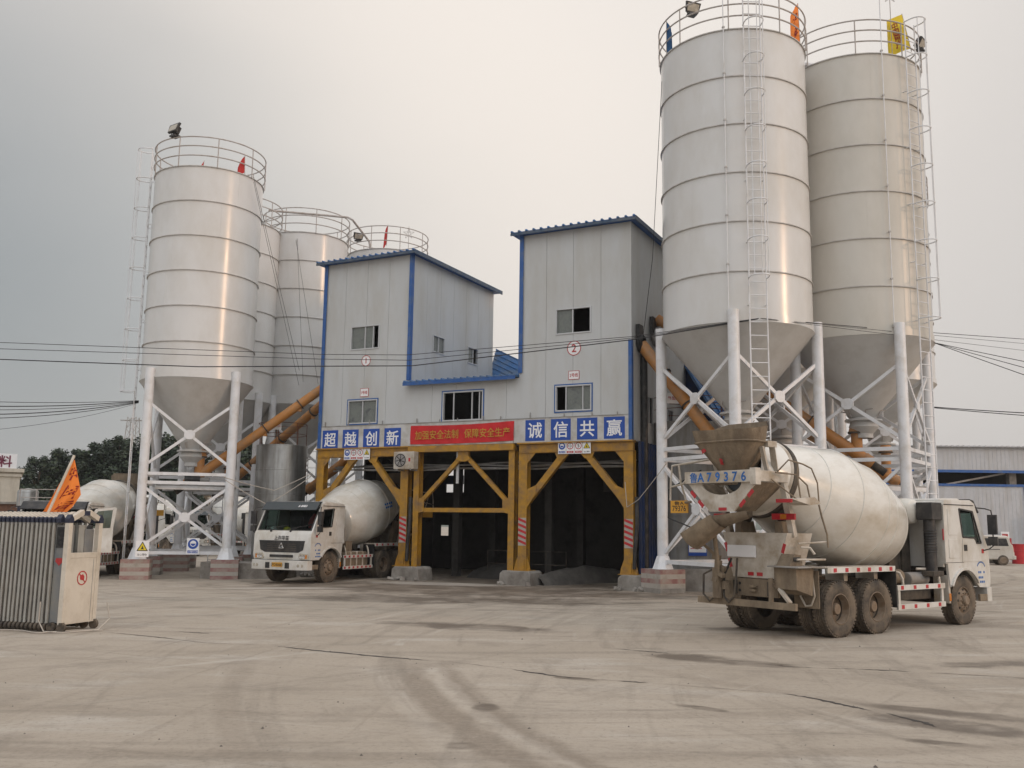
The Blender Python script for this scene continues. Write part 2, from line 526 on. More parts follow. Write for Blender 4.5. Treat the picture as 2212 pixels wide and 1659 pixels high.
# ================================================================== ground
def ground_material():
    m = bpy.data.materials.new('dusty_concrete_yard')
    m.use_nodes = True
    t = m.node_tree
    b = t.nodes['Principled BSDF']
    nn = t.nodes.new
    lk = t.links.new
    tcn = nn("ShaderNodeTexCoord")
    P = tcn.outputs['Object']

    def noise(scale, detail=6, rough=0.6, stretch=None, rot=0):
        n = nn("ShaderNodeTexNoise")
        n.inputs['Scale'].default_value = scale
        n.inputs['Detail'].default_value = detail
        n.inputs['Roughness'].default_value = rough
        if stretch:
            mp_ = nn("ShaderNodeMapping")
            mp_.inputs['Scale'].default_value = stretch
            mp_.inputs['Rotation'].default_value = (0, 0, rot)
            lk(P, mp_.inputs[0])
            lk(mp_.outputs[0], n.inputs[0])
        else:
            lk(P, n.inputs[0])
        return n.outputs['Fac']

    def math_(op, a, b_=None, c=None, clamp=False):
        n = nn("ShaderNodeMath")
        n.operation = op
        n.use_clamp = clamp
        for i, x in enumerate((a, b_, c)):
            if x is None:
                continue
            if isinstance(x, (int, float)):
                n.inputs[i].default_value = x
            else:
                lk(x, n.inputs[i])
        return n.outputs[0]

    def mr(src, a, b_, c=0.0, d=1.0):
        n = nn("ShaderNodeMapRange")
        n.interpolation_type = 'SMOOTHSTEP'
        for i, x in enumerate((a, b_, c, d)):
            n.inputs[1 + i].default_value = x
        lk(src, n.inputs[0])
        return n.outputs[0]

    def mix(fac, c1, c2):
        n = nn("ShaderNodeMix")
        n.data_type = 'RGBA'
        if isinstance(fac, (int, float)):
            n.inputs[0].default_value = fac
        else:
            lk(fac, n.inputs[0])
        for i, c in ((6, c1), (7, c2)):
            if isinstance(c, tuple):
                n.inputs[i].default_value = (*c, 1)
            else:
                lk(c, n.inputs[i])
        return n.outputs[2]

    big = noise(0.13, 5)
    med = noise(0.9, 8, 0.65)
    fine = noise(14, 8, 0.7)
    grit = noise(55, 4, 0.8)
    col = mix(mr(big, 0.35, 0.65), (0.348, 0.297, 0.238), (0.408, 0.353, 0.290))
    # pale dry cement dust
    col = mix(math_('MULTIPLY', mr(noise(0.35, 7, 0.62, (1, 2.6, 1), 0.3), 0.52, 0.72), 0.6), col, (0.47, 0.43, 0.378))
    # streaks where wheels have dragged dust, two directions of traffic
    for rot, st, f, amt in ((0.45, (0.7, 2.4, 1), 0.56, 0.40), (1.9, (0.6, 2.2, 1), 0.57, 0.36)):
        sN = noise(0.9, 7, 0.6, st, rot)
        col = mix(math_('MULTIPLY', mr(sN, f, f + 0.14), amt), col, (0.225, 0.195, 0.16))
    col = mix(math_('MULTIPLY', mr(med, 0.5, 0.70), 0.5), col, (0.24, 0.205, 0.168))
    col = mix(math_('MULTIPLY', mr(fine, 0.50, 0.68), 0.45), col, (0.21, 0.18, 0.145))
    col = mix(math_('MULTIPLY', mr(grit, 0.54, 0.70), 0.5), col, (0.19, 0.165, 0.138))
    sep = nn("ShaderNodeSeparateXYZ")
    lk(P, sep.inputs[0])
    warp = noise(0.8, 8, 0.7)
    X, Y = sep.outputs[0], sep.outputs[1]

    def ell(cx, cy, rx, ry, rot, soft=0.45, wob=1.3):
        c, s_ = math.cos(rot), math.sin(rot)
        dx = math_('SUBTRACT', X, cx)
        dy = math_('SUBTRACT', Y, cy)
        u = math_('DIVIDE', math_('ADD', math_('MULTIPLY', dx, c), math_('MULTIPLY', dy, s_)), rx)
        v = math_('DIVIDE', math_('SUBTRACT', math_('MULTIPLY', dy, c), math_('MULTIPLY', dx, s_)), ry)
        d = math_('SQRT', math_('ADD', math_('MULTIPLY', u, u), math_('MULTIPLY', v, v)))
        d = math_('ADD', d, math_('MULTIPLY', math_('SUBTRACT', warp, 0.5), wob * 2))
        d = math_('ADD', d, math_('MULTIPLY', math_('SUBTRACT', fine, 0.5), 0.9))
        return mr(d, 1.0 - soft, 1.0 + soft, 1.0, 0.0)

    def arc(cx, cy, r, wdt, wobble=0.5):
        dx = math_('SUBTRACT', X, cx)
        dy = math_('SUBTRACT', Y, cy)
        d = math_('SQRT', math_('ADD', math_('MULTIPLY', dx, dx), math_('MULTIPLY', dy, dy)))
        d = math_('ABSOLUTE', math_('SUBTRACT', d, r))
        d = math_('ADD', d, math_('MULTIPLY', math_('SUBTRACT', med, 0.5), wobble))
        return mr(d, wdt * 0.35, wdt, 1.0, 0.0)

    # curved tyre tracks in the foreground, turning towards the gate
    near = mr(Y, 15.5, 13.5)
    for (cx, cy, r, wd, am) in ((18.2, 17.0, 19.80, 0.26, 0.8), (18.2, 17.0, 19.30, 0.16, 0.5), (24, 18.5, 25.2, 0.20, 0.55), (14, 16.2, 17.9, 0.22, 0.35), (-2, 40, 31.0, 0.22, 0.35), (-2, 40, 29.1, 0.22, 0.3), (13, 22, 13.2, 0.25, 0.35), (13, 22, 11.3, 0.25, 0.3)):
        k = math_('MULTIPLY', arc(cx, cy, r, wd), math_('MULTIPLY', near, am))
        k = math_('MULTIPLY', k, mr(fine, 0.3, 0.6, 0.5, 1.0))
        col = mix(k, col, (0.225, 0.185, 0.145))
    for (cx, cy, r, wd, am) in ((18.2, 17.0, 19.42, 0.16, 0.2), (87, 37, 91.8, 0.2, 0.15)):
        col = mix(math_('MULTIPLY', arc(cx, cy, r, wd), math_('MULTIPLY', near, am)), col, (0.52, 0.47, 0.41))
    for (cx, cy, r, wd, am) in ((-3, 58, 29.5, 0.30, 0.75), (-3, 58, 31.6, 0.30, 0.75), (-6, 70, 44, 0.35, 0.65), (-6, 70, 46.2, 0.35, 0.6), (14, 60, 34, 0.30, 0.6), (14, 60, 36.0, 0.30, 0.55), (9, 48, 22.5, 0.3, 0.65), (9, 48, 24.6, 0.3, 0.6), (-20, 42, 22.0, 0.3, 0.5), (-20, 42, 24.1, 0.3, 0.5)):
        k = math_('MULTIPLY', arc(cx, cy, r, wd, 0.9), math_('MULTIPLY', mr(med, 0.4, 0.62), am))
        col = mix(k, col, (0.21, 0.18, 0.145))
    # overlapping sweeps of tyre-dragged dust, each family turning about its own centre
    for (cx, cy, fr, seed_, am) in ((18.2, 17.0, 2.6, 3.1, 0.50), (-6.0, 70.0, 2.0, 7.7, 0.55), (9.0, 48.0, 2.2, 1.3, 0.50), (60.0, 5.0, 2.4, 9.2, 0.42), (-20.0, 30.0, 2.2, 5.5, 0.42)):
        dx = math_('SUBTRACT', X, cx)
        dy = math_('SUBTRACT', Y, cy)
        rr = math_('SQRT', math_('ADD', math_('MULTIPLY', dx, dx), math_('MULTIPLY', dy, dy)))
        an = math_('ARCTAN2', dy, dx)
        cv = nn("ShaderNodeCombineXYZ")
        lk(math_('MULTIPLY', rr, fr), cv.inputs[0])
        lk(math_('MULTIPLY', an, 2.5 + 0.05 * abs(cx)), cv.inputs[1])
        cv.inputs[2].default_value = seed_
        for (sc_, lo_, c_, a_) in ((0.55, 0.56, (0.215, 0.183, 0.148), am), (1.5, 0.60, (0.20, 0.17, 0.135), am * 0.8), (0.8, 0.63, (0.53, 0.49, 0.435), am)):
            n_ = nn("ShaderNodeTexNoise")
            n_.inputs['Scale'].default_value = sc_
            n_.inputs['Detail'].default_value = 6
            n_.inputs['Roughness'].default_value = 0.62
            lk(cv.outputs[0], n_.inputs[0])
            f_ = math_('MULTIPLY', mr(n_.outputs['Fac'], lo_, lo_ + 0.13), a_)
            f_ = math_('MULTIPLY', f_, mr(fine, 0.30, 0.58, 0.45, 1.0))
            col = mix(f_, col, c_)
    # wet, cement-stained ground outside the loading bays, mud patches in the yard
    wet = None
    for e in ((-1.4, 31.8, 7.5, 2.9, -0.25), (-1.8, 27.4, 4.6, 1.5, -0.1), (-0.2, 35.5, 6.0, 2.4, -0.47), (2.5, 30.8, 3.0, 1.0, -0.5), (-0.6, 20.1, 1.9, 0.55, -0.35), (3.35, 15.75, 1.15, 0.40, -0.55), (4.75, 10.9, 0.85, 0.32, -0.6), (-0.25, 11.5, 0.16, 0.22, 0.0), (-0.42, 9.5, 0.16, 0.14, 0.3), (0.95, 13.65, 0.32, 0.12, -0.5), (5.2, 11.5, 0.9, 0.22, -0.5), (4.4, 9.9, 0.4, 0.12, -0.4), (2.3, 11.6, 0.3, 0.10, -0.7), (5.3, 20.6, 1.2, 0.4, 0.1), (9.5, 16.2, 3.0, 0.4, 0.3)):
        k = ell(*e, soft=0.3, wob=1.1)
        wet = k if wet is None else math_('MAXIMUM', wet, k)
    strk = noise(1.1, 8, 0.7, (0.35, 3.2, 1), 0.2)
    wfac = math_('MULTIPLY', wet, math_('MAXIMUM', mr(med, 0.40, 0.56, 0.35, 1.0), mr(strk, 0.42, 0.58, 0.2, 1.0)))
    col = mix(math_('MULTIPLY', wfac, 0.88), col, (0.12, 0.095, 0.072))
    # pale spilled cement beside the front bays
    pale = math_('MAXIMUM', ell(-2.4, 34.3, 2.4, 0.8, -0.2, 0.3, 0.5), ell(-7.5, 31.5, 2.2, 0.35, -0.1, 0.4, 0.6))
    col = mix(math_('MULTIPLY', pale, 0.75), col, (0.45, 0.41, 0.36))
    orange = ell(15.5, 24.0, 2.6, 0.5, 0.4, 0.5, 1.2)
    col = mix(math_('MULTIPLY', orange, 0.5), col, (0.36, 0.20, 0.09))
    lk(col, b.inputs['Base Color'])
    rg = math_('SUBTRACT', 0.93, math_('MULTIPLY', wfac, 0.38))
    lk(rg, b.inputs['Roughness'])
    b.inputs['Specular IOR Level'].default_value = 0.3
    h = math_('ADD', math_('MULTIPLY', med, 0.6), math_('ADD', math_('MULTIPLY', fine, 0.25), math_('MULTIPLY', grit, 0.12)))
    bp = nn("ShaderNodeBump")
    bp.inputs['Strength'].default_value = 0.8
    bp.inputs['Distance'].default_value = 0.07
    lk(h, bp.inputs['Height'])
    lk(bp.outputs[0], b.inputs['Normal'])
    return m


def build_ground():
    m = ground_material()
    M['ground'] = m
    xs = [-1500, -500, -200, -100, -60] + [x * 1.0 for x in range(-40, 41)] + [60, 100, 200, 500, 1500]
    ys = [-300, -80, -30] + [y * 1.0 for y in range(-10, 71)] + [90, 130, 200, 400, 900, 2500]
    mb = MB()
    vs = [(x, y, gz(x, y)) for y in ys for x in xs]
    n = len(xs)
    fs = [(j * n + i, j * n + i + 1, (j + 1) * n + i + 1, (j + 1) * n + i) for j in range(len(ys) - 1) for i in range(n - 1)]
    mb.add(vs, fs, m)
    o = mb.build('ground', sharp=80)
    o['kind'] = 'structure'
    # open joints and cracks between the concrete slabs: thin dark gaps with ragged edges
    crack = mat('slab_joint_dirt', (0.05, 0.043, 0.038), 0.95, var=0.3)
    rnd = random.Random(3)
    lines = [([(-4.02, 16.71), (-3.46, 16.34), (-2.52, 15.81), (-1.73, 15.41), (-1.2, 15.2)], 0.045),
             ([(0.02, 14.46), (0.5, 14.0), (0.92, 13.69)], 0.035), ([(1.5, 13.5), (1.91, 13.38)], 0.03),
             ([(3.55, 12.7), (3.85, 12.35), (4.1, 11.9), (4.28, 11.6)], 0.045), ([(4.4, 11.45), (4.6, 10.96), (4.66, 10.7)], 0.04),
             ([(1.86, 16.94), (2.4, 16.65), (2.74, 16.43)], 0.03), ([(4.0, 15.35), (4.3, 15.11), (4.8, 15.0)], 0.02),
             ([(5.3, 14.95), (5.64, 14.86), (6.1, 14.75)], 0.03), ([(7.2, 14.4), (8.6, 13.9)], 0.025),
             ([(-7.57, 18.3), (-6.51, 17.76), (-5.9, 17.4)], 0.025), ([(-6.3, 18.6), (-5.6, 18.3)], 0.03), ([(-7.5, 18.4), (-5.26, 16.95), (-4.02, 16.73)], 0.008), ([(-1.2, 15.2), (-0.6, 14.9), (0.02, 14.46)], 0.008), ([(0.92, 13.69), (1.5, 13.5)], 0.008), ([(1.91, 13.38), (2.8, 13.0), (3.55, 12.7)], 0.007), ([(2.74, 16.43), (3.4, 15.9), (4.0, 15.35)], 0.008), ([(4.8, 15.0), (5.3, 14.95)], 0.014), ([(6.1, 14.75), (7.2, 14.4)], 0.014)]
    mb = MB()
    for pts, wd in lines:
        pts2 = []
        for a, b in zip(pts[:-1], pts[1:]):
            for k in range(8):
                f = k / 8
                pts2.append((a[0] + (b[0] - a[0]) * f, a[1] + (b[1] - a[1]) * f))
        pts2.append(pts[-1])
        vs = []
        k = len(pts2)
        for i, p in enumerate(pts2):
            q = pts2[min(i + 1, k - 1)]
            p0 = pts2[max(i - 1, 0)]
            d = Vector((q[0] - p0[0], q[1] - p0[1], 0)).normalized()
            nn_ = Vector((-d.y, d.x, 0))
            e = math.sin(math.pi * min(1, (i + 0.3) / k)) * wd * rnd.uniform(0.35, 1.2)
            jx = rnd.uniform(-0.02, 0.02)
            for sgn in (-1, 1):
                v = Vector((p[0], p[1], 0.004)) + nn_ * (sgn * e + jx)
                vs.append(v)
        fs = [(2 * i, 2 * i + 1, 2 * i + 3, 2 * i + 2) for i in range(k - 1)]
        mb.add(vs, fs, crack)
    o = mb.build('ground_crack')
    o['kind'] = 'structure'
    # scattered stones and crumbs of concrete
    st = mat('loose_stone', (0.13, 0.115, 0.10), 0.9, var=0.4)
    mb = MB()
    for i in range(190):
        y = 7.5 + 20 * rnd.random() ** 1.6
        x = rnd.uniform(-0.5, 0.5) * y * 1.15
        r = rnd.uniform(0.004, 0.013) * (2.0 if rnd.random() < 0.08 else 1)
        c = Vector((x, y, gz(x, y) + r * 0.4))
        vs = [c + Vector((math.cos(a) * r * rnd.uniform(.7, 1.2), math.sin(a) * r * rnd.uniform(.7, 1.2), -r * 0.4)) for a in (0, 1.3, 2.5, 3.8, 5.1)]
        vs.append(c + Vector((0, 0, r * rnd.uniform(.4, .8))))
        mb.add(vs, [(0, 1, 5), (1, 2, 5), (2, 3, 5), (3, 4, 5), (4, 0, 5)], st)
    o = mb.build('gravel', flat=True)
    o['kind'] = 'stuff'


build_ground()

# ================================================================== the batching plant
PL = thing('batching_plant', 'white panelled concrete batching plant with two towers over yellow steel loading bays', 'building', (0.13, 34.5, 0), R(-27))
PM = Matrix.Translation((0.13, 34.5, 0)) @ Matrix.Rotation(R(-27), 4, 'Z')


def front(u, d, z):          # point on the facade: u along, d out of it
    return (u, -d, z)


def mk_right(s):
    return lambda u, d, z: (s + d, u, z)


def fbox(mb, F, u0, u1, d0, d1, z0, z1, m):
    a, b = F(u0, d0, z0), F(u1, d1, z1)
    mb.bx(min(a[0], b[0]), max(a[0], b[0]), min(a[1], b[1]), max(a[1], b[1]), min(a[2], b[2]), max(a[2], b[2]), m)


def panel_wall(mb, F, u0, u1, z0, z1, holes=(), seam=1.07, m='wall', th=0.08, off=0.0):
    """upright sandwich panels with 8 mm joints over a dark backing, openings left free"""
    us = {u0, u1}
    k = u0 + seam
    while k < u1 - 0.15:
        us.add(round(k, 3))
        k += seam
    seams = sorted(us - {u0, u1})
    zs = {z0, z1}
    for h in holes:
        us |= {h[0], h[1]}
        zs |= {h[2], h[3]}
    us, zs = sorted(us), sorted(zs)
    for i in range(len(us) - 1):
        a, b = us[i], us[i + 1]
        a2 = a + (0.005 if a in seams else 0)
        b2 = b - (0.005 if b in seams else 0)
        run = None
        for j in range(len(zs) - 1):
            c = (zs[j] + zs[j + 1]) / 2
            um = (a + b) / 2
            solid = not any(h[0] < um < h[1] and h[2] < c < h[3] for h in holes)
            if solid:
                run = [run[0], zs[j + 1]] if run else [zs[j], zs[j + 1]]
            if (not solid or j == len(zs) - 2) and run:
                fbox(mb, F, a2, b2, off - th, off, run[0], run[1], m)
                for se in ((a, a2), (b2, b)):
                    if se[1] - se[0] > 1e-4:
                        fbox(mb, F, se[0], se[1], off - th, off - 0.02, run[0], run[1], 'grey_steel')
                run = None


def window(F, u0, u1, z0, z1, splits, kinds, frame_m='alu', trim=None, off=0.0):
    mb = MB()
    fw = 0.05
    for (a, b, c, d) in ((u0, u1, z0, z0 + fw), (u0, u1, z1 - fw, z1), (u0, u0 + fw, z0 + fw, z1 - fw), (u1 - fw, u1, z0 + fw, z1 - fw)):
        fbox(mb, F, a, b, off - 0.09, off + 0.025, c, d, frame_m)
    if trim:
        tw = 0.045
        for (a, b, c, d) in ((u0 - tw, u1 + tw, z0 - tw, z0), (u0 - tw, u1 + tw, z1, z1 + tw), (u0 - tw, u0, z0, z1), (u1, u1 + tw, z0, z1)):
            fbox(mb, F, a, b, off + 0.001, off + 0.018, c, d, trim)
    edges = [u0 + fw] + [u0 + fw + (u1 - u0 - 2 * fw) * s for s in splits] + [u1 - fw]
    for e in edges[1:-1]:
        fbox(mb, F, e - 0.02, e + 0.02, off - 0.07, off + 0.005, z0 + fw, z1 - fw, frame_m)
    wnd = mb.build('window', PL, bevel=0.004)
    for i, k in enumerate(kinds):
        if k == 'o':
            continue
        p = MB()
        fbox(p, F, edges[i] + (0.02 if i else 0), edges[i + 1] - (0.02 if i < len(kinds) - 1 else 0), off - 0.05, off - 0.044, z0 + fw, z1 - fw, 'paper' if k == 'p' else 'glass')
        p.build('pane', wnd)
    return wnd


W_F = [(-7.53, -6.12, 9.0, 9.99), (-7.53, -6.11, 6.0, 6.96), (-3.10, -1.34, 5.95, 7.08), (1.60, 2.99, 8.93, 9.89), (1.61, 3.01, 6.13, 7.07)]
W_R1 = [(1.65, 2.6, 9.04, 9.77), (4.52, 5.47, 9.04, 9.79)]
W_R2 = [(1.6, 2.3, 5.75, 6.8), (4.0, 4.7, 5.6, 6.6)]
ZB, ZM, ZT = 5.05, 5.93, 12.7
r1, r2 = mk_right(-4.65), mk_right(4.5)
left1 = lambda u, d, z: (-8.93 - d, u, z)
left2 = lambda u, d, z: (0.15 - d, u, z)
mb = MB()
panel_wall(mb, front, -8.93, -4.65, ZM, ZT, W_F[:2])
mb.build('wall', PL)
mb = MB()
panel_wall(mb, front, -4.65, 0.15, ZM, 7.45, W_F[2:3])
mb.build('wall', PL)
mb = MB()
panel_wall(mb, front, 0.15, 4.5, ZM, ZT + 0.12, W_F[3:])
mb.build('wall', PL)
mb = MB()
panel_wall(mb, r1, 0.08, 6.85, 5.93, ZT, W_R1)
mb.build('wall', PL)
mb = MB()
panel_wall(mb, r2, 0.08, 7.6, ZB, ZT + 0.12, W_R2)
mb.build('wall', PL)
mb = MB()
panel_wall(mb, left1, 0.08, 6.85, ZB, ZT)
panel_wall(mb, left2, 0.08, 7.6, 7.5, ZT + 0.12)
fbox(mb, front, -8.85, -4.73, -6.85, -6.77, ZB, ZT, 'wall')
fbox(mb, front, -4.65, 0.15, -6.85, -6.77, ZB, 7.45, 'wall')
fbox(mb, front, 0.23, 4.42, -7.6, -7.52, ZB, ZT + 0.12, 'wall')
mb.build('rear_wall', PL)
mb = MB()                                               # white sign band along the foot of the facade
panel_wall(mb, front, -8.93, 4.5, ZB, ZM - 0.01, seam=4.45, m='band', off=0.04, th=0.12)
fbox(mb, front, -8.93, 4.5, -0.02, 0.06, ZM - 0.01, ZM + 0.015, 'grey_steel')
rnd = random.Random(5)
for i in range(13):
    s_ = -8.7 + i * 1.05 + rnd.uniform(-.3, .3)
    fbox(mb, front, s_, s_ + 0.03, 0.03, 0.05, ZM + 0.015, ZM + rnd.uniform(.1, .22), 'grey_steel')
mb.build('sign_band', PL)
# interior floors and the dark shell of the loading bays
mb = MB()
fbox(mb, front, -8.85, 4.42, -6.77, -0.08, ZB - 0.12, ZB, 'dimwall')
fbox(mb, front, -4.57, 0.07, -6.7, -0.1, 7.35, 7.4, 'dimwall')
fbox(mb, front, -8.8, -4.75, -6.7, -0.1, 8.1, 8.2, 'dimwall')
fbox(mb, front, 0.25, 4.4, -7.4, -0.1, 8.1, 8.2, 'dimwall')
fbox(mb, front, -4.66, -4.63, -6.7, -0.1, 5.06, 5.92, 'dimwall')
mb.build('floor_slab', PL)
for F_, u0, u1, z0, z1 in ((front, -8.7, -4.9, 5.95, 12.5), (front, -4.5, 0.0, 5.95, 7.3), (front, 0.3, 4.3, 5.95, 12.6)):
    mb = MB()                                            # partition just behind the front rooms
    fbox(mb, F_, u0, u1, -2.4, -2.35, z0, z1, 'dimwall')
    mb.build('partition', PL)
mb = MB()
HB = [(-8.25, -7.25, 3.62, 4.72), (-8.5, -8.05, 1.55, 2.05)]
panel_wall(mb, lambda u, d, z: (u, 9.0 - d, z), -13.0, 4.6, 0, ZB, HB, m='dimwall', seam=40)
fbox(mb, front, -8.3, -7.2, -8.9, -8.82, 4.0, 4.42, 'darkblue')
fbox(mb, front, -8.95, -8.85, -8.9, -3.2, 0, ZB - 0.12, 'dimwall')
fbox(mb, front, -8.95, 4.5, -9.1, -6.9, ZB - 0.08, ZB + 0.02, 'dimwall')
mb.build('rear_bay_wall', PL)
mb = MB()                                               # blue sheet side of the right bay
for i in range(30):
    t0 = 0.32 + i * 0.29
    fbox(mb, front, 4.62, 4.66, -t0 - 0.29, -t0, 0.0, ZB - 0.02, 'darkblue')
    fbox(mb, front, 4.655, 4.69, -t0 - 0.09, -t0, 0.0, ZB - 0.02, 'darkblue')
mb.build('bay_side_sheet', PL)
# dust plinth heap and steelwork in the bays, seen dimly
mb = MB()
for s_ in (-8.3, -4.4, -0.2, 4.1):
    for t_ in (3.4, 6.6):
        mb = MB()
        fbox(mb, front, s_ - 0.15, s_ + 0.15, -t_ - 0.3, -t_, 0, ZB - 0.13, 'dimwall')
        mb.build('bay_column', PL)
for s_ in (-6.6, 2.4):
    mb = MB()
    mb.X = Matrix.Translation((s_, 3.6, 3.4))
    mb.lathe([(0.35, 0), (0.35, 0.5), (1.2, 1.5)], 'dimwall', 24)
    mb.build('discharge_hopper', PL)
mb = MB()
for k, (z_, t_) in enumerate(((4.30, 0.7), (4.22, 0.78), (4.38, 0.85), (4.18, 0.62))):
    pts = []
    for i in range(28):
        s_ = -8.6 + i * 0.48
        pts.append((s_, t_ + 0.05 * math.sin(i * 0.9 + k), z_ + 0.035 * math.sin(i * 0.6 + k * 2)))
    mb.path(pts, 0.035, 'grey_steel', 6)
mb.build('pipe_bundle', PL)
mb = MB()                                               # hand rail by the middle bay
for z_ in (1.1, 0.6):
    mb.path([(-2.6, 2.9, z_), (0.8, 2.9, z_)], 0.016, 'chassis', 6)
for i in range(5):
    mb.path([(-2.6 + i * 0.85, 2.9, 0), (-2.6 + i * 0.85, 2.9, 1.1)], 0.016, 'chassis', 6)
mb.build('bay_railing', PL)


def roof(u0, u1, t0, t1, z, name='roof'):
    mb = MB()
    fbox(mb, front, u0, u1, -t1, -t0, z, z + 0.07, 'blue')
    fbox(mb, front, u0 - 0.015, u1 + 0.015, -t0 - 0.03, -t0 + 0.012, z - 0.05, z + 0.045, 'fascia')
    fbox(mb, front, u1 - 0.03, u1 + 0.012, -t1, -t0 - 0.032, z - 0.06, z + 0.10, 'fascia')
    n = int((u1 - u0) / 0.3)
    for i in range(n + 1):
        s_ = u0 + 0.05 + (u1 - u0 - 0.1) * i / n
        mb.prism([(s_ - 0.05, z + 0.07), (s_ - 0.03, z + 0.12), (s_ + 0.03, z + 0.12), (s_ + 0.05, z + 0.07)], t0 - 0.05, t1, 'blue_roof')
    return mb.build(name, PL)


roof(-9.2, -4.38, -0.32, 7.2, ZT + 0.01)
roof(-0.12, 4.78, -0.32, 7.9, ZT + 0.13)
mb = MB()                                               # lean-to roof between the towers
rot = Matrix.Rotation(R(2), 4, 'X')
mb.X = Matrix.Translation((0, -0.3, 7.47)) @ rot
mb.bx(-4.74, 0.13, 0, 6.9, 0, 0.05, 'blue_roof')
mb.bx(-4.745, 0.135, -0.02, 0.0, -0.10, 0.03, 'blue')
for i in range(18):
    s_ = -4.66 + i * 0.28
    mb.prism([(s_ - 0.05, 0.05), (s_ - 0.03, 0.10), (s_ + 0.03, 0.10), (s_ + 0.05, 0.05)], -0.04, 6.9, 'blue_roof')
mb.build('lean_to_roof', PL)
mb = MB()                                               # steep blue gallery roof climbing behind the lean-to
A_, B_, C_ = Vector((-5.3, 7.0, 7.55)), Vector((0.13, 7.0, 7.75)), Vector((-5.3, 8.4, 10.35))
n_ = (B_ - A_).cross(C_ - A_).normalized()
n_ = -n_ if n_.y > 0 else n_
mb.add([A_, B_, C_, A_ - n_ * 0.05, B_ - n_ * 0.05, C_ - n_ * 0.05], [(0, 1, 2), (3, 5, 4), (0, 3, 4, 1), (1, 4, 5, 2), (2, 5, 3, 0)], 'blue_roof')
for k in range(12):
    f = k / 12
    mb.bar(A_.lerp(C_, 1 - f) + n_ * 0.02, A_.lerp(B_, 1 - f) + n_ * 0.012, 0.03, 0.03, 'blue_roof', n_)
mb.build('gallery_roof', PL)
for (s_, z0, z1, sd) in ((-8.93, ZB, ZT, -1), (-4.65, 7.62, ZT, 1), (0.15, 7.62, ZT + 0.1, -1), (4.5, ZB, 8.55, 1)):
    mb = MB()                                            # blue corner flashings
    a, b = (s_ - 0.02, s_ + 0.14) if sd < 0 else (s_ - 0.10, s_ + 0.02)
    fbox(mb, front, a, b, 0.041, 0.062, z0, z1, 'blue')
    if sd > 0:
        mb.bx(s_ + 0.003, s_ + 0.022, -0.0405, 0.12, z0, z1, 'blue')
    else:
        mb.bx(s_ - 0.022, s_ - 0.003, -0.0405, 0.12, z0, z1, 'blue')
    mb.build('corner_trim', PL)
window(front, *W_F[0], (0.5, 0.8), 'ppo')
window(front, *W_F[1], (0.5,), 'pp', trim='blue')
window(front, *W_F[2], (0.26, 0.74, 0.93), 'oggg', trim='blue')
window(front, *W_F[3], (0.48,), 'po')
window(front, *W_F[4], (0.28, 0.78), 'opp', trim='blue')
window(r1, *W_R1[0], (0.5,), 'pp')
window(r1, *W_R1[1], (0.55,), 'po')
window(r2, *W_R2[0], (0.4,), 'og')
window(r2, *W_R2[1], (0.5,), 'og')
mb = MB()                                               # dark drain pipe on the side of tower two
mb.tube((4.62, 0.95, 0.2), (4.62, 0.95, 8.2), 0.13, 'black', 12)
mb.build('drain_pipe', PL)
mb = MB()                                               # torn opening with a rubber collar where the conveyor enters
mb.X = Matrix.Translation((4.52, 0.75, 8.55))
mb.lathe([(0.20, -0.1), (0.34, 0.0), (0.36, 0.12), (0.24, 0.2)], 'black', 14, Matrix.Rotation(R(90), 4, 'Y'))
mb.bx(0.0, 0.14, -0.36, 0.05, 0.2, 0.62, 'black')
mb.X = Matrix.Translation((4.55, 2.4, 9.0))
mb.lathe([(0.25, -0.1), (0.42, 0.05), (0.38, 0.35), (0.22, 0.5)], 'grey_steel', 14, Matrix.Rotation(R(75), 4, 'Y'))
mb.bx(-0.02, 0.1, -0.5, 0.0, 0.1, 0.75, 'black')
mb.build('conveyor_collar', PL)
for s_, z_, txt, r_ in ((-6.73, 8.54, '1', 0.22), (2.33, 8.40, '2', 0.27)):
    mb = MB()
    mb.X = frame(front(s_, 0.004, z_), (1, 0, 0), (0, 0, 1))
    mb.lathe([(0.001, 0), (r_, 0), (r_, 0.006)], 'signwhite', 40)
    mb.lathe([(r_ * 0.90, 0.004), (r_ * 0.90, 0.010), (r_, 0.010), (r_, 0.004)], 'redink', 40)
    put_text(mb, txt, r_ * 1.5, 'redink', Matrix.Translation((0, 0, 0.008)), 0.003, 0.006)
    mb.build('tower_number', PL)


# gantry frames of the three bays
def hcol(mb, s_, z0, z1, wd=0.30, dp=0.30, m='yellow', t0=-0.03):
    fbox(mb, front, s_ - wd / 2, s_ + wd / 2, -t0 - 0.022, -t0, z0, z1, m)
    fbox(mb, front, s_ - wd / 2, s_ + wd / 2, -t0 - dp, -t0 - dp + 0.022, z0, z1, m)
    fbox(mb, front, s_ - 0.012, s_ + 0.012, -t0 - dp + 0.022, -t0 - 0.022, z0, z1, m)


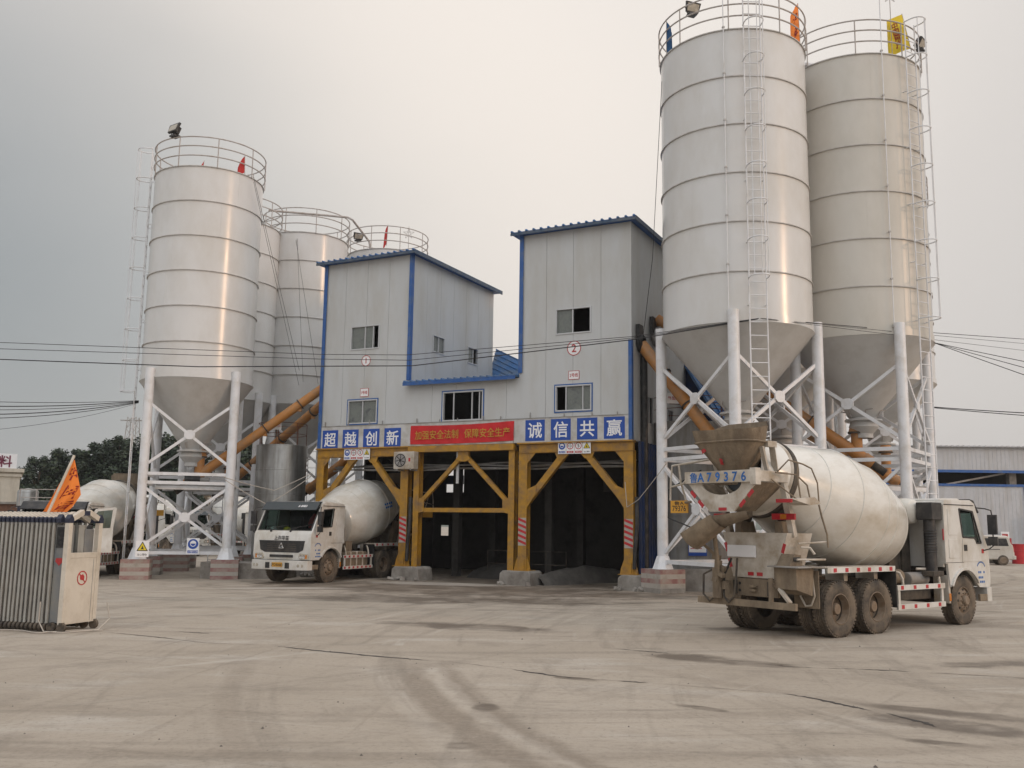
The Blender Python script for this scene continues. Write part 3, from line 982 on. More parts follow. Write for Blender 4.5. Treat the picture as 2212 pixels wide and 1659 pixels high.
for cols, w_, zt in (((-8.77, -4.72), 0.34, 4.68), ((-4.17, -0.10), 0.24, 4.80), ((0.36, 4.38), 0.34, 4.68)):
    for c_ in cols:
        mb = MB()
        hcol(mb, c_, 0.50, zt, w_)
        if w_ > 0.3:
            for sg in (-1, 1):
                mb.prism([(c_ + sg * w_ / 2, 0.5), (c_ + sg * (w_ / 2 + 0.16), 0.5), (c_ + sg * (w_ / 2 + 0.12), 0.72), (c_ + sg * w_ / 2, 1.02)], 0.0, 0.02, 'yellow')
            mb.bx(c_ - 0.34, c_ + 0.34, -0.18, 0.42, 0.495, 0.52, 'yellow')
            mb.prism([(c_ - 0.1, 0.52), (c_ + 0.1, 0.52), (c_ + 0.1, 0.9), (c_ - 0.1, 0.9)], -0.06, -0.04, 'yellow')
        mb.build('gantry_column', PL)
        if w_ > 0.3 and c_ > -8:
            mb = MB()
            k = 0
            z_ = 1.40
            fbox(mb, front, c_ - 0.155, c_ + 0.155, 0.031, 0.036, 1.38, 2.36, 'stripe_w')
            while z_ < 2.2:
                mb.X = Matrix.Identity(4)
                mb.prism([(c_ - 0.154, z_ + 0.12), (c_ + 0.154, z_ - 0.0), (c_ + 0.154, z_ + 0.09), (c_ - 0.154, z_ + 0.21)], -0.041, -0.036, 'red')
                z_ += 0.19
            mb.build('hazard_stripe', PL)
    a, b = cols
    mb = MB()
    mid = (a + b) / 2
    if w_ > 0.3:
        for (z0, z1, d0, d1) in ((4.68, 4.70, -0.28, 0.06), (4.98, 5.0, -0.28, 0.06), (4.70, 4.98, -0.13, -0.11)):
            fbox(mb, front, a - 0.17, b + 0.17, d0, d1, z0, z1, 'yellow')
        fbox(mb, front, a - 0.17, b + 0.17, -0.03, 0.02, 4.705, 4.975, 'yellow')
        fbox(mb, front, a - 0.2, b + 0.2, -0.2, 0.14, 5.0, 5.045, 'yellow')
        mb.build('gantry_beam', PL)
        for sg, c_ in ((1, a), (-1, b)):
            mb = MB()
            p, q = Vector((c_ + sg * 0.17, 0.10, 2.95)), Vector((c_ + sg * 1.62, 0.10, 4.66))
            mb.bar(p, q, 0.22, 0.20, 'yellow', (0, 1, 0))
            d = (q - p).normalized()
            mb.prism([(c_ + sg * 0.17, 2.72), (c_ + sg * 0.17, 3.38), (c_ + sg * 0.52, 3.52), (c_ + sg * 0.56, 3.3)], -0.02, 0.0, 'yellow')
            mb.prism([(c_ + sg * 1.25, 4.68), (c_ + sg * 1.85, 4.68), (c_ + sg * 1.62, 4.45), (c_ + sg * 1.36, 4.42)], -0.02, 0.0, 'yellow')
            mb.prism([(c_ + sg * 0.17, 4.68), (c_ + sg * 0.50, 4.68), (c_ + sg * 0.17, 4.30)], -0.02, 0.0, 'yellow')
            mb.build('knee_brace', PL)
    else:
        fbox(mb, front, a - 0.36, b + 0.12, -0.2, 0.14, 4.80, 5.03, 'yellow')
        mb.build('gantry_beam', PL)
        mb = MB()
        mb.prism([(mid - 0.22, 4.8), (mid + 0.22, 4.8), (mid + 0.22, 4.62), (mid + 0.32, 4.5), (mid + 0.1, 4.42), (mid - 0.1, 4.42), (mid - 0.32, 4.5), (mid - 0.22, 4.62)], -0.03, 0.12, 'yellow')
        for sg, c_ in ((1, a), (-1, b)):
            mb.bar((c_ + sg * 0.12, 0.08, 2.86), (mid - sg * 0.2, 0.08, 4.52), 0.15, 0.14, 'yellow', (0, 1, 0))
            mb.prism([(c_ + sg * 0.12, 2.5), (c_ + sg * 0.12, 3.05), (c_ + sg * 0.36, 3.1), (c_ + sg * 0.36, 2.56)], -0.02, 0.0, 'yellow')
        mb.bar((a + 0.12, 0.08, 2.62), (b - 0.12, 0.08, 2.62), 0.16, 0.16, 'yellow', (0, 1, 0))
        mb.build('cross_brace', PL)
rnd = random.Random(11)
for (u0, u1) in ((-9.3, -8.25), (-4.97, -3.72), (-0.38, 0.90), (4.08, 5.28)):
    mb = MB()
    mb.prism([(u0, -0.05), (u1, -0.05), (u1 - 0.05, 0.42), (u1 - 0.12, 0.5), (u0 + 0.15, 0.5), (u0 + 0.03, 0.40)], -0.38, 0.62, 'conc')
    for i in range(4):
        c_ = Vector((rnd.uniform(u0, u1), -0.42 - rnd.random() * .15, 0.04))
        mb.box(c_, (rnd.uniform(.12, .3), rnd.uniform(.1, .2), rnd.uniform(.1, .2)), 'conc', Matrix.Rotation(rnd.random() * 3, 3, Vector((rnd.random(), rnd.random(), 1))))
    mb.build('concrete_footing', PL, bevel=0.03)
mb = MB()                                               # white downpipe under the middle bay
mb.tube((-2.55, 0.3, 3.62), (-2.55, 0.3, 4.9), 0.06, 'white_steel')
mb.build('downpipe', PL)
for c_ in (-4.42, 4.66):                                # dark hoses beside the columns
    mb = MB()
    mb.path([(c_, 0.0, 3.1), (c_ + 0.03, -0.05, 2.2), (c_ - 0.05, -0.06, 1.3), (c_ - 0.08, -0.04, 0.7)], 0.07, 'black', 8)
    mb.build('hose', PL)


def plant_pt(p):
    return PM @ Vector(p)


M['dim_spill'] = mat('shade_dark_concrete_spill', (0.13, 0.12, 0.105), 0.8, var=0.3, dirt=(0.06, 0.055, 0.05), damt=0.5, bump=0.5, bscale=9)  # concrete grey darkened so the ridge reads as a dim shape in the bay


# concrete ridge and spill heap inside the right bay
def heap(name, label, pts, wd, h, mm):
    mb = MB()
    rnd = random.Random(9)
    rows = []
    for i, p in enumerate(pts):
        q = pts[min(i + 1, len(pts) - 1)]
        o_ = pts[max(i - 1, 0)]
        d = Vector((q[0] - o_[0], q[1] - o_[1], 0)).normalized()
        n_ = Vector((-d.y, d.x, 0))
        hh = h * (0.35 + 0.65 * math.sin(math.pi * (i + 0.6) / (len(pts) + 0.3)))
        row = []
        for k in range(9):
            a = k / 8 * 2 - 1
            row.append(Vector((p[0], p[1], 0)) + n_ * a * wd * rnd.uniform(.85, 1.15) + Vector((0, 0, hh * (1 - a * a) * rnd.uniform(.85, 1.1) - 0.01)))
        rows.append(row)
    vs = [v for r_ in rows for v in r_]
    fs = [(i * 9 + k, i * 9 + k + 1, (i + 1) * 9 + k + 1, (i + 1) * 9 + k) for i in range(len(rows) - 1) for k in range(8)]
    mb.add(vs, fs, mm)
    return tag(mb.build(name, sharp=60), label, 'heap')


heap('spill_ridge', 'low ridge of spilled concrete running into the right loading bay', [plant_pt((0.8 + 0.3 * i, 0.3 + 0.75 * i, 0)).to_tuple() for i in range(7)], 0.42, 0.62, M['dim_spill'])
heap('spill_ridge', 'grey spill heap deep inside the middle loading bay', [plant_pt((-3.4 + 0.55 * i, 3.4 - 0.1 * i, 0)).to_tuple() for i in range(6)], 0.6, 0.6, M['dimwall'])  # takes the shade-darkened wall colour to stay dim

# ------------------------------------------------------------------ signs on the plant
chars = '超越创新诚信共赢'
posn = [(-8.32 + 1.003 * i, 5.395) for i in range(4)] + [(0.835 + 1.0135 * i, 5.485) for i in range(4)]
rowname = ['left', 'right']
for i, ch in enumerate(chars):
    s_, z_ = posn[i]
    o_ = Vector(plant_pt(front(s_, 0.045, z_)))
    mb = MB()
    mb.bx(-0.385, 0.385, -0.006, 0.0, -0.38, 0.38, 'signblue')
    put_text(mb, ch, 0.60, 'signwhite', frame((0, -0.008, 0), (1, 0, 0), (0, 0, 1)), 0.002, 0.013, 0.98)
    o = mb.build('sign_panel', None, o_, R(-27))
    where = 'over the left loading bay' if i < 4 else 'over the right loading bay'
    tag(o, 'blue square panel with white character %s %s' % (ch, where), 'sign', 'blue slogan panels on the white band')
mb = MB()
nx, nz_ = 40, 6
vs = []
for j in range(nz_ + 1):
    for i in range(nx + 1):
        a = i / nx
        sag = -0.05 * math.sin(math.pi * a) * (1 if j == nz_ else 0.6)
        vs.append((-2.23 + 4.46 * a, -0.02 - 0.018 * math.sin(i * 1.1 + j * 0.7), -0.36 + 0.72 * j / nz_ + sag + 0.03 * a))
fs = [(j * (nx + 1) + i, j * (nx + 1) + i + 1, (j + 1) * (nx + 1) + i + 1, (j + 1) * (nx + 1) + i) for j in range(nz_) for i in range(nx)]
mb.add(vs, fs, 'banner')
mb.add([(v[0], v[1] + 0.008, v[2]) for v in vs], fs, 'banner')
put_text(mb, '加强安全法制', 0.36, 'bannergold', frame((-1.05, -0.045, -0.02), (1, 0, 0.006), (0, 0, 1)), 0.003, 0.008, 0.90)
put_text(mb, '保障安全生产', 0.36, 'bannergold', frame((1.12, -0.045, -0.01), (1, 0, 0.006), (0, 0, 1)), 0.003, 0.008, 0.90)
tag(mb.build('banner', None, plant_pt(front(-2.24, 0.05, 5.47)), R(-27)), 'red cloth banner with gold safety slogan over the middle bay', 'banner')
for s_, z_, t_, w_, h_, side_, sd in ((-6.75, 7.25, '1号线', 0.40, 0.34, 'left', 'tower one'), (2.33, 7.42, '2号线', 0.42, 0.32, 'right', 'tower two')):
    mb = MB()
    mb.bx(-w_ / 2, w_ / 2, -0.012, 0, -h_ / 2, h_ / 2, 'redink')
    mb.bx(-w_ / 2 + 0.018, w_ / 2 - 0.018, -0.014, -0.004, -h_ / 2 + 0.018, h_ / 2 - 0.018, 'signwhite')
    put_text(mb, t_, 0.15, 'redink', frame((0, -0.016, 0), (1, 0, 0), (0, 0, 1)), 0.002, 0.012, 0.85)
    tag(mb.build('line_sign', None, plant_pt(front(s_, 0.004, z_)), R(-27)), 'small white board reading %s in red above lower window of %s' % (t_, sd), 'sign')


def safety_board(kind, parent=None, w_=0.30, h_=0.44):
    mb = MB()
    mb.bx(-w_ / 2, w_ / 2, -0.012, 0, -h_ / 2, h_ / 2, 'signwhite')
    cz = h_ * 0.13
    k_ = w_ / 0.30
    f_ = frame((0, -0.0135, cz), (1, 0, 0), (0, 0, 1))
    mb.X = f_
    if kind == 'helmet':
        mb.lathe([(0.001, 0), (0.125 * k_, 0), (0.125 * k_, 0.001)], 'signblue', 28)
        mb.lathe([(0.001, 0.002), (0.075 * k_, 0.002)], 'signwhite', 20, Matrix.Translation((0, 0.01 * k_, 0)), 0, math.pi)
        mb.lathe([(0.055 * k_, 0.002), (0.07 * k_, 0.002)], 'signwhite', 20, Matrix.Translation((0, 0.005 * k_, 0)), math.pi, 2 * math.pi)
        lab = 'signblue'
    elif kind in ('height', 'speed'):
        mb.lathe([(0.098 * k_, 0.001), (0.125 * k_, 0.001), (0.125 * k_, 0.0)], 'redink', 28)
        put_text(mb, '5' if kind == 'speed' else '4.5m', 0.17 * k_ if kind == 'speed' else 0.085 * k_, 'ink', Matrix.Translation((0, 0, 0.001)), 0.001, 0.014)
        if kind == 'height':
            for sg in (1, -1):
                mb.add([(-0.028 * k_, sg * 0.085 * k_, 0.001), (0.028 * k_, sg * 0.085 * k_, 0.001), (0, sg * 0.045 * k_, 0.001)], [(0, 1, 2)], 'ink')
        lab = 'redink'
    else:
        mb.add([(-0.13 * k_, -0.10 * k_, 0), (0.13 * k_, -0.10 * k_, 0), (0, 0.125 * k_, 0)], [(0, 1, 2)], 'ink')
        mb.add([(-0.098 * k_, -0.08 * k_, 0.001), (0.098 * k_, -0.08 * k_, 0.001), (0, 0.09 * k_, 0.001)], [(0, 1, 2)], 'warn')
        mb.add([(-0.04 * k_, -0.06 * k_, 0.002), (0.04 * k_, -0.06 * k_, 0.002), (0.025 * k_, -0.04 * k_, 0.002), (0, 0.03 * k_, 0.002), (-0.025 * k_, -0.04 * k_, 0.002)], [(0, 1, 2, 3, 4)], 'ink')
        lab = 'ink'
    mb.X = Matrix.Identity(4)
    if kind == 'warning':
        put_text(mb, '当心落物', 0.055 * k_, 'ink', frame((0, -0.014, -h_ * 0.35), (1, 0, 0), (0, 0, 1)), 0.001, 0.004)
    else:
        mb.bx(-w_ * 0.42, w_ * 0.42, -0.0135, -0.012, -h_ * 0.44, -h_ * 0.27, lab)
        put_text(mb, {'helmet': '必须戴安全帽', 'height': '限高4.5米', 'speed': '限速5公里'}[kind], 0.045 * k_, 'signwhite', frame((0, -0.0142, -h_ * 0.355), (1, 0, 0), (0, 0, 1)), 0.0008, 0.006, 0.9)
    return mb.build('safety_sign', parent)


for bay, s0, z_ in (('left', -7.42, 4.80), ('right', 1.92, 4.84)):
    for i, (k, d) in enumerate((('helmet', 'blue wear a helmet board'), ('height', 'red ring height limit board'), ('speed', 'red ring speed limit 5 board'), ('warning', 'yellow triangle warning board'))):
        o = safety_board(k)
        o.location = plant_pt(front(s0 + i * 0.315, 0.075, z_ - 0.01))
        o.rotation_euler = (0, 0, R(-27))
        tag(o, '%s on the beam of the %s loading bay' % (d, bay), 'sign', 'safety boards on the bay beams')

AC = thing('air_conditioner', 'grey outdoor air conditioner unit hung between the left and middle bays', 'air conditioner', plant_pt((-4.45, -0.36, 4.14)), R(-27))
mb = MB()
mb.bx(-0.46, 0.46, -0.16, 0.16, 0.0, 0.66, 'dirtywhite')
mb.build('casing', AC, bevel=0.02)
mb = MB()
mb.X = frame((-0.15, -0.165, 0.33), (1, 0, 0), (0, 0, 1))
mb.lathe([(0.001, 0.004), (0.25, 0.004)], 'black', 32)
for r_ in (0.08, 0.14, 0.20, 0.26):
    mb.path([(r_ * math.cos(a * math.pi / 16), r_ * math.sin(a * math.pi / 16), 0.012) for a in range(32)], 0.006, 'rail', 5, True)
for k in range(7):
    a = k * 2 * math.pi / 7
    mb.add([(0.05 * math.cos(a), 0.05 * math.sin(a), 0.006), (0.22 * math.cos(a - .2), 0.22 * math.sin(a - .2), 0.006), (0.22 * math.cos(a + .45), 0.22 * math.sin(a + .45), 0.010)], [(0, 1, 2)], 'grey_steel')
mb.build('fan_grille', AC)
mb = MB()
mb.bx(0.22, 0.30, -0.166, -0.160, 0.28, 0.42, 'redink')
mb.build('emblem', AC)
mb = MB()
for x_ in (-0.3, 0.3):
    mb.bx(x_ - 0.02, x_ + 0.02, -0.15, 0.36, -0.05, -0.002, 'grey_steel')
mb.build('bracket', AC)


# ================================================================== silos
def silo(label, x, y, r, lip, rim, zout, legang, ladder, group, striped=True, tiers=True, ncourse=6, railh=1.15, leg_h0=0.75, mast=None, paint='silo'):
    g = gz(x, y)
    T = thing('cement_silo', label, 'silo', (x, y, g), 0, group)
    lip, rim, zout = lip - g, rim - g, zout - g
    mb = MB()
    hs = (rim - lip) / ncourse
    rnd = random.Random(int(x * 10) + int(y * 7))
    prof = [(r - 0.02, lip - 0.02), (r, lip)]
    for i in range(1, ncourse):
        z_ = lip + hs * i
        dr = rnd.uniform(-0.008, 0.008)
        prof += [(r + dr * 0.3, z_ - hs * 0.5), (r, z_ - 0.03)]
    prof += [(r, rim), (r - 0.06, rim + 0.0)]
    mb.lathe(prof, paint, 96)
    mb.lathe([(r - 0.06, rim), (r * 0.5, rim + 0.22), (0.01, rim + 0.30)], 'silo_cone', 64)
    # one upright weld seam per course
    for i in range(ncourse):
        a = rnd.uniform(0, 2 * math.pi)
        for k in range(2):
            aa = a + k * math.pi
            c_, s_ = math.cos(aa), math.sin(aa)
            mb.bar((c_ * (r - 0.001), s_ * (r - 0.001), lip + hs * i + 0.05), (c_ * (r - 0.001), s_ * (r - 0.001), lip + hs * (i + 1) - 0.05), 0.008, 0.006, paint)
    shell = mb.build('shell', T, sharp=25)
    mb = MB()
    for i in range(1, ncourse + 1):
        z_ = lip + hs * i
        mb.lathe([(r - 0.01, z_ - 0.022), (r + 0.045, z_ - 0.022), (r + 0.045, z_ + 0.008), (r - 0.01, z_ + 0.008)], 'silo_ring', 96)
    mb.build('stiffener_ring', shell)
    mb = MB()
    mb.lathe([(r + 0.005, lip + 0.235), (r + 0.028, lip + 0.23), (r + 0.030, lip), (r - 0.02, lip - 0.01)], paint, 96)
    mb.build('skirt', shell)
    mb = MB()
    mb.lathe([(r + 0.05, lip - 0.012), (r - 0.05, lip - 0.12), (0.42, zout), (0.42, zout - 0.10)], 'silo_cone', 72)
    cone = mb.build('cone', T, sharp=30)
    mb = MB()
    mb.lathe([(0.42, zout - 0.06), (0.62, zout - 0.06), (0.62, zout - 0.12), (0.42, zout - 0.12)], 'silo_cone', 32)
    mb.lathe([(0.42, zout - 0.1), (0.50, zout - 0.32), (0.30, zout - 0.55), (0.30, zout - 0.7)], 'silo_cone', 28)
    for k in range(6):
        a = k * math.pi / 3 + 0.3
        mb.path([(0.5 * math.cos(a), 0.5 * math.sin(a), zout + 0.02), (0.6 * math.cos(a), 0.6 * math.sin(a), zout + 0.22), (0.75 * math.cos(a + .3), 0.75 * math.sin(a + .3), zout + 0.25)], 0.02, 'rail', 6)
    mb.build('outlet_valve', cone)
    rl = r + 0.10
    legs = []
    for a in legang:
        c_, s_ = math.cos(R(a)), math.sin(R(a))
        p = Vector((rl * c_, rl * s_, 0))
        legs.append(p)
        gl = 0.0
        mb = MB()
        mb.tube(p + Vector((0, 0, leg_h0)), p + Vector((0, 0, lip + 0.36)), 0.178, 'white_steel', 24)
        mb.lathe([(0.36, leg_h0), (0.34, leg_h0 + 0.03), (0.20, leg_h0 + 0.42)], 'white_steel', 8, Matrix.Translation(p) @ Matrix.Rotation(R(a + 22), 4, 'Z'))
        mb.build('leg', T)
        mb = MB()
        rot = Matrix.Rotation(R(a + 45 if len(legang) == 4 else a), 4, 'Z')
        mb.X = Matrix.Translation(p) @ rot
        wf = 0.51
        n = 5
        for k in range(n):
            z0, z1 = leg_h0 * k / n, leg_h0 * (k + 1) / n
            m_ = ('stripe_r' if k % 2 == 0 else 'stripe_w') if striped else 'conc'
            if k == 0:
                m_ = 'conc' if rnd.random() < .5 or not striped else 'stripe_r'
            mb.bx(-wf, wf, -wf, wf, z0 - (0.1 if k == 0 else 0), z1 - 0.001, m_)
        mb.bx(-wf + 0.02, wf - 0.02, -wf + 0.02, wf - 0.02, leg_h0 - 0.002, leg_h0, 'conc')
        mb.build('footing', T)
    nleg = len(legs)
    zt = lip - 0.95
    zm = lip - 3.45
    zl = 4.05 - 0.0 if lip > 6.5 else 3
    for i in range(nleg):
        p, q = legs[i], legs[(i + 1) % nleg]
        mb = MB()
        n_ = (p + q).normalized()
        cen = (p + q) / 2
        for (z0, z1) in ((zm, zt), (1.15, zm - 0.75)):
            mb.bar(p + Vector((0, 0, z0)), q + Vector((0, 0, z1)), 0.105, 0.09, 'white_steel', n_)
            mb.bar(p + n_ * 0.02 + Vector((0, 0, z1)), q + n_ * 0.02 + Vector((0, 0, z0)), 0.105, 0.085, 'white_steel', n_)
            zc = (z0 + z1) / 2
            rr = Matrix.Rotation(math.atan2(n_.y, n_.x), 4, 'Z')
            mb.X = Matrix.Translation(cen + n_ * 0.045 + Vector((0, 0, zc))) @ rr
            mb.prism([(0.20, 0.08), (0.08, 0.18), (-0.08, 0.18), (-0.20, 0.08), (-0.20, -0.08), (-0.08, -0.18), (0.08, -0.18), (0.20, -0.08)], -0.012, 0.045, 'white_steel', 'yz')
            mb.X = Matrix.Identity(4)
        for z_ in (zm - 0.28, zm - 0.62, 0.98):
            mb.bar(p + Vector((0, 0, z_)), q + Vector((0, 0, z_)), 0.10, 0.12, 'white_steel')
        mb.build('brace_frame', T)
    # guard rail round the roof
    mb = MB()
    rr = r + 0.06
    for z_ in (0.42, 0.82, railh + 0.05):
        n = 64
        mb.path([(rr * math.cos(2 * math.pi * k / n), rr * math.sin(2 * math.pi * k / n), rim + z_) for k in range(n)], 0.026, 'rail', 6, True)
    for k in range(9):
        a = 2 * math.pi * (k + 0.37) / 9
        mb.path([(rr * math.cos(a), rr * math.sin(a), rim - 0.02), (rr * math.cos(a), rr * math.sin(a), rim + railh + 0.05)], 0.022, 'rail', 6)
    mb.build('guard_rail', T)
    # ladder with safety cage
    la, z_cage = ladder
    fr = Matrix.Rotation(R(la), 4, 'Z')
    mb = MB()
    mb.X = fr
    rd = r + 0.16
    for sg in (-1, 1):
        mb.path([(rd, sg * 0.27, 0.15), (rd, sg * 0.27, rim + 1.25)], 0.024, 'white_steel', 6)
    nr = int((rim + 0.9) / 0.42)
    for k in range(nr):
        mb.path([(rd, -0.27, 0.35 + k * 0.42), (rd, 0.27, 0.35 + k * 0.42)], 0.016, 'white_steel', 6)
    for k in range(int((rim - lip) / 2) + 1):
        for sg in (-1, 1):
            mb.path([(r - 0.02, sg * 0.27, lip + 0.5 + k * 2), (rd, sg * 0.27, lip + 0.5 + k * 2)], 0.018, 'white_steel', 6)
    mb.build('ladder', T)
    mb = MB()
    mb.X = fr
    zc = z_cage
    top = rim + 1.2
    nh = max(2, int(round((top - zc) / 1.25)))
    for k in range(nh + 1):
        z_ = zc + (top - zc) * k / nh
        mb.path([(rd - 0.02 + 0.58 * math.sin(math.pi * j / 18) ** 0.8, (0.28 + 0.08 * math.sin(math.pi * j / 18)) * math.cos(math.pi * j / 18) * (1.0 if 0 < j < 18 else 1), z_) for j in range(19)], 0.022, 'white_steel', 6)
    for j in (5, 9, 13):
        xx = rd - 0.02 + 0.58 * math.sin(math.pi * j / 18) ** 0.8 + 0.012
        yy = (0.28 + 0.08 * math.sin(math.pi * j / 18)) * math.cos(math.pi * j / 18)
        mb.path([(xx, yy, zc), (xx, yy, top)], 0.014, 'white_steel', 6)
    mb.build('ladder_cage', T)
    if mast is not None:
        mb = MB()
        c_, s_ = math.cos(R(mast)), math.sin(R(mast))
        mb.path([((r + 0.10) * c_, (r + 0.10) * s_, lip + 0.3), ((r + 0.10) * c_, (r + 0.10) * s_, rim - 0.1), ((r + 0.10) * c_, (r + 0.10) * s_, rim + 3.6)], 0.017, 'white_steel', 6)
        for k in range(ncourse + 1):
            mb.box(((r + 0.08) * c_, (r + 0.08) * s_, lip + 0.25 + hs * k * 0.98), (0.08, 0.08, 0.05), 'silo_ring')
        mb.build('lightning_rod', T)
    return T


GL, GR = 'cement silos left of the plant', 'cement silos right of the plant'
L1 = (-12.9, 38.5)
L2 = (-13.55, 44.6)
L3 = (-10.6, 46.8)
L4 = (-6.85, 49.8)
R1 = (7.45, 30.9)
R2 = (12.24, 32.8)
R3 = (16.4, 42.0)
R4 = (11.3, 39.6)
a17 = (-133, -43, 47, 137)
silo('white cement silo at far left with cage ladder on its left side', *L1, 2.18, 7.60, 16.15, 4.95, [a + 13 for a in (-135, -45, 45, 135)], (196, 7.3), GL)
silo('white cement silo half hidden right behind the far left silo', *L2, 2.12, 7.60, 16.0, 4.95, [a + 13 for a in (-135, -45, 45, 135)], (110, 7.3), GL, striped=True)
silo('white cement silo third from left, just left of tower one', *L3, 2.10, 7.65, 16.1, 4.95, [a + 25 for a in (-135, -45, 45, 135)], (80, 7.3), GL, striped=False)
silo('cement silo whose top alone shows above the roof of tower one', *L4, 2.12, 7.65, 16.2, 4.95, [a + 25 for a in (-135, -45, 45, 135)], (80, 7.3), GL, striped=False)
silo('tallest looking white cement silo with cage ladder on its front, behind the large mixer truck', *R1, 2.42, 8.38, 18.0, 5.9, (164, 254, 344, 74), (271, 9.7), GR, mast=251)
silo('white cement silo at the far right with lightning rod and cage ladder', *R2, 2.36, 8.45, 18.25, 5.95, (279, 9, 99, 189), (302, 9.0), GR, mast=275, paint='silo_cream')
silo('hidden white cement silo behind the far right one, only its lip and legs showing', *R3, 2.36, 8.45, 16.6, 5.95, (300, 30, 120, 210), (100, 9.7), GR)
silo('cement silo seen between the two large right silos, only its shaded cone showing', *R4, 2.36, 8.45, 16.4, 5.95, (300, 30, 120, 210), (100, 9.7), GR)


# work platforms, motors under the front silos
def platform(label, x, y, z, w_, d_, rz):
    T = thing('work_platform', label, 'platform', (x, y, z), R(rz))
    mb = MB()
    mb.bx(-w_ / 2, w_ / 2, -d_ / 2, d_ / 2, 0, 0.05, 'grey_steel')
    for sg in (-1, 1):
        mb.bx(-w_ / 2, w_ / 2, sg * d_ / 2 - 0.03, sg * d_ / 2 + 0.03, -0.14, -0.002, 'white_steel')
    mb.build('deck', T)
    mb = MB()
    mb.tube((-0.5, 0, 0.3), (0.1, 0, 0.3), 0.17, 'black', 16)
    mb.tube((0.1, 0, 0.3), (0.45, 0, 0.3), 0.10, 'grey_steel', 14)
    mb.bx(-0.4, 0.0, -0.16, 0.16, 0.05, 0.16, 'chassis')
    mb.bx(-0.32, -0.05, -0.1, 0.1, 0.46, 0.58, 'blue')
    mb.build('motor', T)
    return T


platform('grey deck with a dark motor under the far left silo', L1[0] + 0.3, L1[1] - 0.1, 3.42, 2.9, 2.2, 13)
platform('grey deck with a dark motor under the second left silo', L2[0] + 0.3, L2[1] - 0.1, 3.42, 2.7, 2.2, 13)
platform('grey deck with motor under the silo at the far right', R2[0], R2[1], 3.55, 3.0, 2.6, 30)


# screw conveyors
def conveyor(label, a, b, r_=0.19, drop=None, flanges=3):
    a, b = Vector(a), Vector(b)
    T = thing('screw_conveyor', label, 'conveyor', a, 0, 'inclined orange screw conveyors')
    d = b - a
    mb = MB()
    mb.tube((0, 0, 0), d, r_, 'orange_pipe', 24)
    mb.tube(-d.normalized() * 0.35, (0, 0, 0), r_ + 0.03, 'orange_pipe', 20)
    body = mb.build('tube', T)
    for k in range(1, flanges + 1):
        mb = MB()
        p = d * (k / (flanges + 1))
        u = d.normalized()
        mb.tube(p - u * 0.025, p + u * 0.025, r_ + 0.05, 'chassis', 20)
        mb.box(p - Vector((0, 0, r_ + 0.06)), (0.16, 0.16, 0.12), 'orange_pipe')
        mb.build('flange', T)
    if drop:
        mb = MB()
        q = d.normalized() * 0.25
        mb.tube(q + Vector((0, 0, 0.05)), q + Vector((0, 0, drop)), 0.19, 'orange_pipe', 20)
        mb.tube(q + Vector((0, 0, drop)), q + Vector((0, 0, drop + 0.28)), 0.27, 'orange_pipe', 20, 0.20)
        mb.tube(q + Vector((0, 0, drop - 0.04)), q + Vector((0, 0, drop + 0.02)), 0.29, 'chassis', 20)
        mb.build('inlet_spout', T)
    mb = MB()
    u = d.normalized()
    mb.tube(-u * 0.35, -u * 0.85, 0.14, 'chassis', 14)
    mb.build('drive_motor', T)
    return T


w1 = plant_pt((-8.98, 0.9, 8.0))
w2 = plant_pt((-8.98, 1.7, 7.95))
conveyor('upper of two orange screw conveyors rising from the far left silo to tower one', (L1[0] + 0.1, L1[1], 3.75), w1, drop=0.75)
conveyor('lower of two orange screw conveyors, rising from the second left silo to tower one', (L2[0] + 0.2, L2[1], 3.65), w2, drop=0.75)
conveyor('short orange conveyor end beside the left galvanised tank', (-8.9, 43.0, 3.7), plant_pt((-8.98, 4.6, 6.2)), 0.2, None, 1)
w3 = plant_pt((4.62, 0.75, 8.48))
conveyor('orange screw conveyor running from tower two down behind the front right silo', (R1[0] - 0.05, R1[1] + 0.1, 4.0), w3, 0.21, 0.9)
conveyor('orange screw conveyor with spout under the far right silo', (R2[0] - 0.05, R2[1] + 0.0, 4.55), plant_pt((4.62, 2.4, 9.75)), 0.21, 0.75)
conveyor('orange screw conveyor behind the ladder of the front right silo', (R4[0], R4[1], 4.3), (8.1, 38.3, 7.3), 0.21, 0.9)
conveyor('short orange spout standing behind the far right silo', (R3[0] - 0.6, R3[1] - 2.6, 4.2), (R4[0] + 1.6, R4[1] + 1.5, 6.2), 0.22, 1.0)


